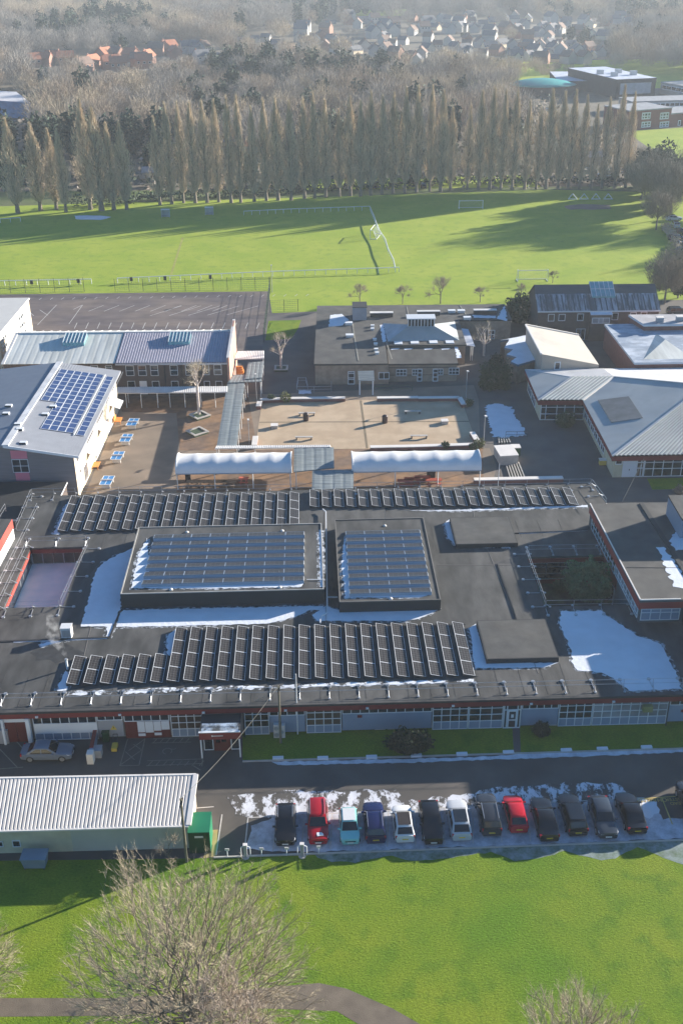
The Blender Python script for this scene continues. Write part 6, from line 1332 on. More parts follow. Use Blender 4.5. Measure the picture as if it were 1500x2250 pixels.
for k, x in enumerate((1257, 1282, 1308, 1335)):
    c = G(x, 438); r = thing('goal_frame_stack', '%s small white folded frame from the left by the bare earth at the field corner' % nth(k+1), 'frame', (c.x, c.y, 0), 'folded frames at the field corner'); mb = MB()
    for s in (-1, 1): mb.bar((c.x+s*1.3, c.y, 0), (c.x, c.y+.4, 1.5), .18)
    mb.bar((c.x-1.3, c.y, .1), (c.x+1.3, c.y, .1), .2); mb.build('frame', WHITE, r)
# lamp posts / poles
def pole(name, lab, cat, base, h, r0, m, head=None, lean=(0, 0)):
    p = G(*base); r = thing(name, lab, cat, tuple(p)); mb = MB(); top = p+Vector((lean[0], lean[1], h)); mb.tube(p, top, r0, r0*.7, n=8); mb.build('pole', m, r)
    if head == 'lamp': mb = MB(); mb.bar(top, top+Vector((.1, -.7, .1)), .28, .14); mb.build('lamp_head', CHAIN, r)
    if head == 'cross':
        mb = MB(); mb.bar(top-Vector((.0, .5, .4)), top+Vector((0, .5, -.4)), .1, .12)
        for k in range(4): mb.tube(top+Vector((.1, -.3+.2*k, -.35)), top+Vector((.1, -.3+.2*k, -.15)), .05, n=6)
        mb.build('bracket', DKMET, r)
    return top
pt1 = pole('telegraph_pole', 'wooden telegraph pole at the right end of the pale shed', 'pole', (411, 1893), 6.75, .13, POLEM, 'cross'); pt2 = pole('telegraph_pole', 'wooden telegraph pole on the front lawn before the condensers', 'pole', (617, 1632), 6.6, .13, POLEM, 'cross')
pole('flagpole', 'blue-grey metal pole against the front wall right of the wooden pole', 'pole', (654, 1613), 7.0, .07, STEELB); pole('thin_mast', 'thin dark mast against the front wall by the red notice', 'pole', (789, 1602), 3.6, .03, DKMET)
pole('lamp_post', 'lamp post beside the right side of the tan playground', 'lamp post', (1061, 985), 5.2, .07, STEEL, 'lamp'); pole('lamp_post', 'lamp post at the right end of the white-doored brick wing', 'lamp post', (1023, 873), 4.6, .07, STEEL, 'lamp'); pole('lamp_post', 'lamp post between the steel blue walkway and the playground', 'lamp post', (548, 978), 4.2, .06, STEEL, 'lamp'); pole('lamp_post', 'lamp post at the end of the two steel blue walkways', 'lamp post', (564, 880), 4.6, .06, STEEL, 'lamp')
pole('floodlight_mast', 'tall mast at the corner between court, field and path', 'mast', (598, 642), 5.8, .08, STEEL, 'lamp'); pole('lamp_post', 'slim white lamp post below the right barrel canopy', 'lamp post', (1093, 1072), 3.6, .05, WHITE); pole('lamp_post', 'lamp post among the bare trees at the right photo edge', 'lamp post', (1415, 395), 7, .12, STEEL, 'lamp'); pole('lamp_post', 'lamp post above the parked cars at the right photo edge', 'lamp post', (1472, 425), 7, .12, STEEL, 'lamp')
pole('thin_mast', 'long thin leaning pole between the hipped building and two-storey block', 'pole', (1366, 1102), 5.5, .05, LINEG, None, (2.6, 1.6))
def wire(lab, a, b, sag, r0=.012, n=14):
    mb = MB(); pts = [a.lerp(b, i/n)-Vector((0, 0, sag*4*(i/n)*(1-i/n))) for i in range(n+1)]
    for p, q in zip(pts, pts[1:]): mb.bar(p, q, r0*2)
    tag(mb.build('overhead_cable', LINEG, origin=tuple(a)), lab, 'cable')
wire('overhead cable sagging between the two wooden poles', pt1, pt2, .6); wire('overhead cable from the front lawn pole to the school roof', pt2, G(560, 1540, 3.9), .2, .02)

# ============================================================ COURTYARD AND PLAYGROUND FURNITURE
def planter(lab, pts, h=.55, w_=.7, soil=False):
    q = [G(x, y) for x, y in pts]; r = thing('brick_planter', lab, 'low wall', tuple(q[0]), 'low brick walls round the tan playground'); mb = MB()
    for a, b in zip(q, q[1:]): mb.bar(a+Vector((0, 0, h/2)), b+Vector((0, 0, h/2)), w_, h)
    mb.build('wall', mat('plum_brick', (.19, .085, .075)), r); mb = MB()
    for a, b in zip(q, q[1:]): mb.bar(a+Vector((0, 0, h+.03)), b+Vector((0, 0, h+.03)), w_+.12, .1)
    mb.build('coping', CHAIN, r)
planter('low brick wall with white coping at the far left of the playground', [(572, 885), (640, 882), (758, 881)]); planter('low brick wall with white coping at the far middle of the playground', [(828, 881), (918, 880)]); planter('frosted low wall turning the far right corner of the playground', [(918, 881), (1008, 880), (1018, 896)])
planter('low brick wall on the near side of the playground behind the right canopy', [(813, 989), (912, 987), (1040, 983)], .5); planter('short coping block on the left side of the playground', [(571, 889), (568, 900)]); planter('white coping block at the near left corner of the playground', [(562, 966), (559, 986)]); planter('slanted coping block at the near right corner of the playground', [(1036, 957), (1050, 980)])
planter('long low brick wall behind the far right roof rail', [(1040, 1062), (1235, 1058)], .6)
mb = MB()
def bench(lab, x, y, w_=2.6):
    c = G(x, y); r = thing('bench', lab, 'bench', (c.x, c.y, 0), 'concrete benches on the playground'); mb = MB(); mb.box(c.x-w_/2, c.x+w_/2, c.y-.22, c.y+.22, .40, .5); mb.build('seat', CONC, r)
    for s in (-1, 1): mb = MB(); mb.box(c.x+s*(w_/2-.2)-.08, c.x+s*(w_/2-.2)+.08, c.y-.28, c.y+.28, 0.02, .40); mb.build('leg', DKMET, r)
bench('bench behind the left dark bin on the tan playground', 674, 913); bench('bench at the near left of the tan playground', 668, 966); bench('bench at the far right of the tan playground', 906, 909); bench('bench at the near right of the tan playground', 920, 963)
for x, y, lab in ((603, 940, 'pale concrete cube seat on the left part of the playground'), (976, 930, 'pale concrete cube seat on the right part of the playground')): boxthing('cube_seat', lab, 'seat', G(x, y), 1.0, 1.0, .5, CONC, 0, .05, None, CHAIN)
for x, y, lab in ((672, 924, 'dark round bin with bright top on the left of the playground'), (845, 929, 'dark round bin on the right of the playground')):
    c = G(x, y); r = thing('litter_bin', lab, 'bin', (c.x, c.y, 0), 'round bins on the playground'); mb = MB(); mb.tube(c, c+Vector((0, 0, 1.0)), .42, .45, n=16); mb.build('body', mat('dark_plum_plastic', (.035, .018, .02), .4), r, smooth=False); mb = MB(); mb.rings([[c+Vector((.47*math.cos(a)*math.cos(t*math.pi/8), .47*math.cos(a)*math.sin(t*math.pi/8), 1.0+.35*math.sin(a))) for t in range(16)] for a in (0, .5, 1.0, 1.45)]); mb.build('lid', mat('dark_plum_plastic', (.035, .018, .02)), r, smooth=True)
def ttable(lab, x, y, rot=0.0):
    c = G(x, y); r = thing('table_tennis_table', lab, 'table tennis table', (c.x, c.y, 0), 'blue table tennis tables'); co, si = math.cos(rot), math.sin(rot); T = lambda q: Vector((c.x+q.x*co-q.y*si, c.y+q.x*si+q.y*co, q.z)); mb = MB()
    mb.box(-.76, .76, -1.37, 1.37, .70, .76, T); tp = mb.build('table_top', TTBLUE, r); mb = MB()
    for b in ((-.80, -.72, -1.41, 1.41), (.72, .80, -1.41, 1.41), (-.72, .72, -1.41, -1.33), (-.72, .72, 1.33, 1.41), (-.03, .03, -1.33, 1.33)): mb.box(*b, .75, .775, T)
    mb.build('white_line', WHITE, tp); mb = MB(); mb.box(-.85, .85, -.04, .04, .76, .93, T); mb.build('net', WHITE, r)
    for s in (-1, 1):
        mb = MB(); mb.box(-.6, .6, s*.95-.06, s*.95+.06, 0, .70, T); mb.build('leg', CHAIN, r)
ttable('farthest blue table tennis table beside the cream building', 293, 937, -.05); ttable('second farthest blue table tennis table beside the cream building', 279, 972, -.05); ttable('third blue table tennis table, beside the orange bench', 260, 1011, -.05); ttable('nearest blue table tennis table, just behind the main roof rail', 237, 1066, -.05)
for x, y, lab in ((261, 928, 'orange wooden seat at the far end of the cream building'), (212, 1027, 'orange wooden seat at the middle of the cream building')):
    c = G(x, y); r = thing('garden_bench', lab, 'seat', (c.x, c.y, 0), 'orange seats by the cream building'); mb = MB(); mb.box(c.x-.5, c.x+.5, c.y-.9, c.y+.9, .42, .5); mb.build('seat', ORANGE, r); mb = MB(); mb.box(c.x-.55, c.x-.47, c.y-.9, c.y+.9, .5, 1.0); mb.build('backrest', ORANGE, r)
    for sx in (-.4, .4):
        for sy in (-.8, .8): mb = MB(); mb.box(c.x+sx-.05, c.x+sx+.05, c.y+sy-.05, c.y+sy+.05, 0, .42); mb.build('leg', ORANGE, r)
def treebed(lab, x, y, rot=.785, s=2.4, grass=True):
    c = G(x, y); r = thing('timber_tree_bed', lab, 'tree bed', (c.x, c.y, 0), 'raised square beds on the brick paving'); co, si = math.cos(rot), math.sin(rot); T = lambda q: Vector((c.x+q.x*co-q.y*si, c.y+q.x*si+q.y*co, q.z)); mb = MB(); a = s/2
    for b in ((-a, a, -a, -a+.35), (-a, a, a-.35, a), (-a, -a+.35, -a+.35, a-.35), (a-.35, a, -a+.35, a-.35)): mb.box(*b, .3, .42, T)
    mb.build('seat_rim', CONC, r); mb = MB(); mb.box(-a+.1, a-.1, -a+.1, a-.1, 0.01, .3, T); mb.build('bed', mat('bed_moss', (.06, .09, .05)), r)
treebed('raised square bed round the white-barked birch', 439, 916, .7, 2.6); treebed('empty raised square bed in front of the birch', 434, 952, .7, 2.6); treebed('square bed round the pale pollarded tree between blocks', 618, 812, 0, 2.4)
def picnic(lab, x, y, m, w_=1.8):
    c = G(x, y); r = thing('picnic_table', lab, 'picnic table', (c.x, c.y, 0), 'picnic tables under the barrel canopies'); mb = MB(); mb.box(c.x-w_/2, c.x+w_/2, c.y-.4, c.y+.4, .70, .76); mb.build('table_top', m, r)
    for s in (-1, 1): mb = MB(); mb.box(c.x-w_/2, c.x+w_/2, c.y+s*.75-.14, c.y+s*.75+.14, .42, .47); mb.build('seat', m, r)
    for s in (-1, 1): mb = MB(); mb.bar((c.x+s*(w_/2-.3), c.y-.7, 0), (c.x+s*(w_/2-.3), c.y-.2, .7), .08); mb.bar((c.x+s*(w_/2-.3), c.y+.7, 0), (c.x+s*(w_/2-.3), c.y+.2, .7), .08); mb.bar((c.x+s*(w_/2-.3), c.y-.88, .4), (c.x+s*(w_/2-.3), c.y+.88, .4), .08); mb.build('leg', m, r)
for k, x in enumerate((425, 452, 482, 505)): picnic('%s brown picnic table from the left under the left barrel canopy' % nth(k+1), x, 1068, WOOD)
redw = mat('red_painted_wood', (.36, .07, .045), .7, .15)
picnic('bright red picnic table under the left barrel canopy', 536, 1061, mat('bright_red_wood', (.6, .15, .10)), 1.3)
for k, (x, y) in enumerate(((905, 1062), (928, 1058), (952, 1064), (890, 1066))): picnic(['red picnic table under the middle of the right barrel canopy', 'red picnic table behind the others under the right canopy', 'rightmost red picnic table under the right canopy', 'leftmost red picnic table under the right canopy'][k], x, y, redw, 2.2)
boxthing('black_bin_store', 'black bin standing under the right barrel canopy', 'bin', G(946, 1052), 1.1, .8, 1.2, BLACK, 0, .08)
boxthing('black_bin_store', 'black bin standing under the left barrel canopy', 'bin', G(414, 1056), .7, .6, 1.1, BLACK, 0, .08)
# ramp shelter with slats and mossy concrete steps on the right
boxthing('concrete_plant_box', 'pale concrete box roof patched with snow beside the yard steps', 'plant box', G(1110, 1010), 2.6, 3.6, 1.4, CONC, 0, .1, .12, CHAIN); 
c = G(1131, 999); bx, T = boxthing('green_bin', 'green-lidded bin against the concrete box in the yard', 'bin', c, 1.2, 1.2, 1.3, GREEND, 0, .1, None, CHAIN)
def slats(lab, pts, n):
    q = [G(x, y) for x, y in pts]; r = thing('slatted_pergola', lab, 'steps', tuple(q[0])); 
    for k in range(n): a = q[0].lerp(q[1], k/(n-1)); b = q[3].lerp(q[2], k/(n-1)); mb = MB(); mb.bar(a+Vector((0, 0, .12)), b+Vector((0, 0, .12)), .14, .24); mb.build('slat', CONC, r)
    mb = MB(); mb.poly([p+Vector((0, 0, .03)) for p in q]); mb.build('base', mat('mossy_base', (.05, .06, .04)), r)
slats('six pale slats over mossy ground in the near part of the yard', [(1120, 1052), (1152, 1052), (1138, 1018), (1112, 1026)], 6); slats('five pale slats just beyond the concrete box in the yard', [(1096, 976), (1120, 974), (1114, 962), (1095, 964)], 5)
c = G(1350, 1013); boxthing('grit_bin', 'small yellow grit bin by the corner of the hipped building', 'bin', G(1322, 1020), .9, .7, .7, YELLOW, 0, .12, None, CHAIN)
def handrail(lab, pts, h=1.0, m=None):
    q = [G(x, y) for x, y in pts]; r = thing('handrail', lab, 'handrail', tuple(q[0])); mb = MB()
    for a, b in zip(q, q[1:]): mb.bar(a+Vector((0, 0, h)), b+Vector((0, 0, h)), .06); mb.bar(a+Vector((0, 0, h/2)), b+Vector((0, 0, h/2)), .05)
    mb.build('rail', m or STEEL, r)
    for p in q: mb = MB(); mb.tube(p, p+Vector((0, 0, h)), .035, n=5); mb.build('post', m or STEEL, r)
handrail('steel handrail round the ramp at the left of the dining block', [(652, 862), (690, 862), (728, 861), (728, 850)]); handrail('square steel handrail nearest the left corner of the dining block', [(652, 862), (655, 842), (672, 842), (676, 858)]); handrail('green handrail along the ramp under the white doors', [(822, 862), (860, 861), (905, 859)], 1.0, GREEND); handrail('dark handrail across the snow patch in the yard', [(1110, 962), (1134, 962), (1158, 961)], 1.0, DKMET)
# ============================================================ FRONT OF THE SCHOOL
def condenser(lab, x, y, w_, h, nf, side=False):
    c = G(x, y); r, T = boxthing('condenser_unit', lab, 'condenser', c, w_, .45, h, CHAIN, 0.05); 
    for k in range(nf):
        z = h*(k+.5)/nf; mb = MB(); cc = T(Vector((-.06*w_, -.24, z))); mb.tube(cc, cc-fv*.03, min(w_, h/nf)*.36, n=14); mb.build('fan_grille', STEEL, r)
condenser('twin-fan condenser nearest the wooden pole on the front lawn', 609, 1619, .62, 1.5, 2); condenser('plain-sided condenser beside the wooden pole on the front lawn', 621, 1619, .5, 1.45, 1); condenser('tall twin-fan condenser left of the big shrub', 834, 1601, 1.0, 1.5, 2); condenser('low single-fan condenser beside the big shrub', 863, 1600, 1.05, .85, 1); condenser('grey electrical cabinet against the wall right of the round bush', 1212, 1592, .9, 1.6, 1)
# ramp wall with red top at left
a = G(214, 1616); b = G(200, 1678); r = thing('ramp_wall', 'low ramp wall with red top and white pier beside the parked silver car', 'wall', (b.x, b.y, 0)); mb = MB(); mb.bar(a+Vector((0, 0, .55)), b+Vector((0, .6, .55)), .3, 1.1); mb.build('wall', LBLUE, r); mb = MB(); mb.bar(a+Vector((0, 0, 1.13)), b+Vector((0, .9, 1.13)), .36, .08); mb.build('coping', RED, r); mb = MB(); mb.box(b.x-.3, b.x+.3, b.y-.1, b.y+.6, 0, 1.15); mb.build('pier', CHAIN, r)
boxthing('grey_bin', 'pale grey box leaning by the ramp wall near the yellow machine', 'bin', G(217, 1660), .7, .8, .85, GREYP, 0, .05); boxthing('wheelie_bin', 'dark green wheelie bin under the yellow warning sign', 'wheelie bin', G(235, 1626), .6, .7, 1.05, GREEND, 0, .07, None, GREEND)
c = G(253, 1646); r, T = boxthing('yellow_machine', 'small yellow and black machine on the forecourt by the ramp wall', 'machine', c, .5, .9, .35, YELLOW, .08); mb = MB(); mb.bar(T(Vector((-.2, .4, .35))), T(Vector((-.2, .9, .95))), .05); mb.bar(T(Vector((.2, .4, .35))), T(Vector((.2, .9, .95))), .05); mb.bar(T(Vector((-.22, .9, .95))), T(Vector((.22, .9, .95))), .05); mb.build('handle', DKMET, r)
for s in (-1, 1): mb = MB(); mb.tube(T(Vector((s*.27, -.2, .06))), T(Vector((s*.33, -.2, .06))), .14, n=12); mb.build('wheel', BLACK, r)
for k, (dx, lab) in enumerate(((0, 'tall grey shutter post left of the red door'), (-16, 'grey wheelie cabinet left of the red door at the photo edge'))): boxthing('grey_cabinet', lab, 'cabinet', G(14+dx, 1629), .75, .7, 1.5, GREYP, 0, .08)
# whitewashed kerb stones
for k, (x, y) in enumerate(((611, 1668), (709, 1668), (816, 1665.5), (914, 1662), (1014, 1659), (1116, 1655), (1243, 1650.5), (1322, 1647.5), (1419, 1644))):
    r, T = boxthing('kerb_stone', '%s whitewashed stone from the left along the front kerb' % nth(k+1), 'kerb stone', G(x, y), 1.0, .35, .22, KERBW, .012); r['group'] = 'whitewashed stones along the kerb'
mb = MB(); a, b = G(533, 1674), G(1900, 1634); mb.bar(a+Vector((0, 0, .05)), b+Vector((0, 0, .05)), .15, .12); struct(mb.build('kerb', CONC))
mb = MB(); a, b = G(470, 1885), G(1700, 1839); mb.bar(a+Vector((0, 0, .05)), b+Vector((0, 0, .05)), .14, .12); struct(mb.build('kerb', CONC))
sheet('door_path', pxpoly([(1124, 1590), (1141, 1590), (1143, 1652), (1128, 1653)]), .018, ASPH2); sheet('green_strip', pxpoly([(464, 1824), (479, 1823), (475, 1882), (447, 1886)]), .012, mat('mossy_concrete', (.42, .34, .14), .9, .15))
# green container and blue-grey box by the shed
r, T = boxthing('green_container', 'green metal storage container with pale label at the end of the shed', 'container', G(441, 1864)+Vector((0, .6, 0)), 1.75, 2.3, 2.25, GREEND, 0); mb = MB(); mb.box(-.9, .9, -1.18, 1.18, 2.25, 2.33, T); mb.build('lid', GREENC, r); mb = MB(); mb.box(-.35, .35, -1.165, -1.15, 1.7, 1.9, T); mb.build('label_plate', CHAIN, r)
mb = MB()
for k in range(2): mb.box(.876, .89, -1.1+1.12*k, -.02+1.12*k, .1, 2.15, T)
mb.build('door', GREENC, r)
c = G(80, 1900); r = thing('metal_skip_box', 'grey-blue metal box standing on the grass behind the pale shed', 'box', tuple(c)); 
T = lambda q: Vector((c.x+q.x, c.y+q.y, q.z)); mb = MB(); mb.hexa([T(Vector(q)) for q in ((-.85, -.45, .05), (.85, -.45, .05), (.85, .45, .05), (-.85, .45, .05), (-1.0, -.6, 1.1), (1.0, -.6, 1.1), (1.0, .6, 1.1), (-1.0, .6, 1.1))]); mb.build('body', BLUEBOX, r); mb = MB(); mb.box(-1.05, 1.05, -.65, .65, 1.1, 1.17, T); mb.build('lid', BLUEBOX, r); mb = MB(); mb.box(-.8, -.74, -.56, .5, 0, .05, T); mb.box(.74, .8, -.56, .5, 0, .05, T); mb.build('skid', DKMET, r)
for k, (x, y, lab) in enumerate(((540, 1884, 'left of the two white electric charging posts by the lawn'), (664, 1882, 'right of the two white electric charging posts by the lawn'))):
    c = G(x, y); r = thing('charging_post', lab, 'charging post', (c.x, c.y, 0), 'electric charging posts'); mb = MB(); mb.box(c.x-.14, c.x+.14, c.y-.12, c.y+.12, .08, 1.35); mb.build('body', LBLUE if False else GREYP, r); mb = MB(); mb.box(c.x-.17, c.x+.17, c.y-.15, c.y+.15, 1.35, 1.45); mb.build('cap', CHAIN, r); mb = MB(); mb.tube(c, c+Vector((0, 0, .08)), .3, n=12); mb.build('base', CONC, r)
    for s in (-1, 1): mb = MB(); mb.tube((c.x+s*.38, c.y+.15, 0), (c.x+s*.38, c.y+.15, .95), .035, n=6); mb.tube((c.x+s*.38, c.y+.15, .95), (c.x+s*.12, c.y+.15, 1.1), .035, n=6); mb.build('guard_hoop', WHITE, r)
for x, y, lab in ((500, 1883, 'small white sign post left of the charging posts'), (575, 1881, 'thin post between the two charging posts'), (630, 1880, 'white sign post in front of the black estate car'), (700, 1877, 'white sign post in front of the red estate car')):
    c = G(x, y); r = thing('sign_post', lab, 'sign post', (c.x, c.y, 0), 'small sign posts along the verge'); mb = MB(); mb.tube(c, c+Vector((0, 0, .85)), .035, n=6); mb.build('post', WHITE, r); mb = MB(); mb.box(c.x-.17, c.x+.17, c.y-.03, c.y+.03, .7, .92); mb.build('sign_plate', CHAIN, r)

# ============================================================ CARS
def paint(name, col, rough=.14, metal=.0):
    m = mat(name, col, rough, .03, 2, metal=metal, spec=.45); b = m.node_tree.nodes['Principled BSDF']; b.inputs['Coat Weight'].default_value = .3; b.inputs['Coat Roughness'].default_value = .03; return m
def make_car(lab, L=4.3, Wd=1.8, H=1.48, kind='hatch', body=None, roofm=None, rails=False, glassroof=False, plate=PLATEY, snow=False):
    """nose towards +x, origin on the ground at the middle"""
    r = thing('parked_car', lab, 'car'); hw = Wd/2; zb = H*.62
    bon = {'hatch': .27, 'small': .22, 'estate': .27, 'suv': .27, 'saloon': .28}[kind]; rf = {'hatch': .43, 'small': .40, 'estate': .42, 'suv': .42, 'saloon': .44}[kind]; rr = {'hatch': .83, 'small': .84, 'estate': .93, 'suv': .91, 'saloon': .72}[kind]; rb = {'hatch': .965, 'small': .97, 'estate': .985, 'suv': .975, 'saloon': .87}[kind]
    X = lambda t: L/2-t*L
    def lower(t):
        zt = zb if t > bon else zb*(.80+.20*(t/bon)**.6); zt = zt if t < rb or kind != 'saloon' else zb*.99
        e = min(1, .80+.9*t/.1*.2) if t < .1 else (min(1, .84+(1-t)/.08*.16) if t > .92 else 1); return hw*e, zt
    st = [0, .012, .05, .12, .2, bon, .4, .55, .7, .85, .93, .975, .995, 1.0]; rings = []
    for t in st:
        w_, zt = lower(t); x = X(t); dz = .12 if t in (0, 1.0) else 0; z0 = .22+(.10 if t in (0, 1.0) else 0); zt -= dz*1.4
        rings.append([(x, -w_*.93, z0), (x, -w_, z0+.14), (x, -w_*1.0, zt*.72), (x, -w_*.95, zt*.95), (x, -w_*.80, zt), (x, -w_*.4, zt+.025), (x, w_*.4, zt+.025), (x, w_*.80, zt), (x, w_*.95, zt*.95), (x, w_, zt*.72), (x, w_, z0+.14), (x, w_*.93, z0)])
    mb = MB(); mb.rings([list(q)[::-1] for q in rings]); wr = hw*.74; wb = hw*.92
    # cabin
    cab = []
    for t, z, k in ((bon, zb*.99, 1.0), (rf, H*.965, 0), (rf+.07, H, 0), ((rf+rr)/2, H*1.005, 0), (rr-.05, H*.99, 0), (rr, H*.955, 0), (rb, zb*1.0, .8)):
        a = wb if k else wr+.03; x = X(t); top = wr if not k else wb*.9
        cab.append([(x, -wb, zb*.93), (x, -(wb+top)/2-.01, (zb+z)/2), (x, -top, z-.045 if not k else z), (x, -top*.8, z), (x, top*.8, z), (x, top, z-.045 if not k else z), (x, (wb+top)/2+.01, (zb+z)/2), (x, wb, zb*.93)])
    mb2 = MB(); mb2.rings([q[::-1] for q in cab]); off = len(mb.v); mb.v += mb2.v; mb.f += [tuple(i+off for i in f) for f in mb2.f]; mb.m += [0]*len(mb2.f)
    bo = mb.build('body', body, r, smooth=True); bo.data.set_sharp_from_angle(angle=math.radians(38))
    def q4(a, b, c, d, o): n = (Vector(b)-Vector(a)).cross(Vector(d)-Vector(a)).normalized()*o; return [Vector(p)+n for p in (a, b, c, d)]
    def glass(nm, a, b, c, d, o=.012, m=CARGLASS):
        mm = MB(); mm.poly(q4(a, b, c, d, o)); return mm.build(nm, m, r)
    e = .06
    def sl(t0, z0, t1, z1, f): return X(t0+(t1-t0)*f), z0+(z1-z0)*f
    x0, z0 = sl(bon, zb*.99, rf, H*.965, .10); x1, z1 = sl(bon, zb*.99, rf, H*.965, .96); w0 = wb*.86; w1 = wr*.92
    glass('windscreen', (x0, -w0, z0), (x0, w0, z0), (x1, w1, z1), (x1, -w1, z1), .02)
    x0, z0 = sl(rb, zb, rr, H*.955, .12); x1, z1 = sl(rb, zb, rr, H*.955, .92)
    glass('rear_window', (x0, w0*.92, z0), (x0, -w0*.92, z0), (x1, -w1*.95, z1), (x1, w1*.95, z1), .02)
    for s in (-1, 1):
        pts = []
        for a_, b_ in ((bon+.055, rf+.015), ((rf+rr)/2-.02, (rf+rr)/2-.02)): pts.append((a_, b_))
        zlo, zhi = zb*1.035, H*.93
        def sw(ta, tb, tc, td):
            yb_ = s*(wb-.02+.012); yt = s*(wr+.03+.012); a = (X(ta), yb_, zlo); b = (X(tb), yb_, zlo); c = (X(tc), yt, zhi); d = (X(td), yt, zhi); mm = MB(); o = Vector((0, s*.018, 0)); mm.poly([Vector(p)+o for p in ((a, b, c, d) if s < 0 else (b, a, d, c))][::-1] if False else [Vector(p)+o for p in (a, b, c, d)]); mm.build('side_window', CARGLASS, r)
        mid = (rf+rr)/2; sw(bon+.05, mid-.012, mid-.012, rf+.03); sw(mid+.012, rb-.06, rr-.035, mid+.012)
    if glassroof or roofm: mm = MB(); z = H*1.012; mm.poly([(X(rf+.02), -wr*.84, z-.03), (X(rr-.03), -wr*.84, z-.03), (X(rr-.03), wr*.84, z-.03), (X(rf+.02), wr*.84, z-.03)][::-1]); mm.v = [(a, b, c+.025) for a, b, c in mm.v]; mm.build('roof_panel', roofm or CARGLASS, r)
    if rails:
        for s in (-1, 1): mm = MB(); mm.bar((X(rf+.04), s*wr*.93, H+.05), (X(rr-.04), s*wr*.93, H+.04), .045); mm.build('roof_rail', RIM, r)
    for tx in (.185, .81):
        for s in (-1, 1):
            c = Vector((X(tx), s*(hw-.09), .33)); mm = MB(); mm.tube(c-Vector((0, .10, 0)), c+Vector((0, .10, 0)), .335, n=18); ty = mm.build('wheel', TYRE, r); mm = MB(); mm.tube(c+Vector((0, s*.09, 0)), c+Vector((0, s*.112, 0)), .225, n=12)
            mm.build('rim', RIM, ty)
    for s in (-1, 1):
        mm = MB(); w_ = hw*.8; mm.hexa([Vector(p) for p in ((X(.005)-.03, s*w_*.95, .60), (X(.005)-.03, s*w_*.55, .60), (X(.055), s*w_*.6, .72), (X(.07), s*w_*1.16, .70), (X(.0)-.02, s*w_*.95, .67), (X(.0)-.02, s*w_*.55, .67), (X(.06), s*w_*.65, .79*H/1.48), (X(.09), s*w_*1.12, .80*H/1.48))]); mm.build('headlight', LAMPC, r)
        mm = MB(); mm.box(X(.985)-.02, X(.962), min(s*hw*.62, s*hw*.93), max(s*hw*.62, s*hw*.93), zb*.72, zb*.98); mm.v = [(a-.012, b, c) for a, b, c in mm.v]; mm.build('tail_light', LAMPR, r)
        mm = MB(); mm.hexa([Vector((X(bon+.07)+a, s*(hw+b), zb*1.02+c)) for a, b, c in ((-.1, -.06, 0), (.08, -.06, 0), (.06, .17, .02), (-.06, .17, .02), (-.1, -.06, .1), (.08, -.06, .1), (.06, .17, .13), (-.06, .17, .13))]); mm.build('wing_mirror', body, r)
    mm = MB(); mm.box(X(0), X(0)+.02, -.26, .26, .38, .49); mm.build('number_plate', PLATEW, r); mm = MB(); mm.box(X(1)-.02, X(1), -.26, .26, .52, .63); mm.build('number_plate', PLATEY, r)
    mm = MB(); mm.box(X(0)-.02, X(0)+.012, -.45, .45, .52, .62); mm.build('grille', BLACK, r)
    if snow: mm = MB(); mm.slab([ragged([(X(.06), -.1), (X(.2), -.15), (X(.2), .25), (X(.07), .45)], .2, .06, 3)], zb*.9, zb*.965); mm.build('snow_patch', SNOW, r)
    return r
CB = paint('black_car_paint', (.012, .012, .014)); CR = paint('red_car_paint', (.36, .008, .015)); CC = paint('aqua_car_paint', (.25, .62, .60)); CN = paint('navy_car_paint', (.012, .016, .07)); CW = paint('white_car_paint', (.70, .70, .70), metal=0); CSV = paint('silver_car_paint', (.50, .52, .55)); CG = paint('charcoal_car_paint', (.035, .038, .045)); CDG = paint('slate_car_paint', (.045, .055, .07)); CGB = paint('grey_blue_car_paint', (.16, .19, .24)); CRB = paint('bright_red_car_paint', (.46, .012, .02))
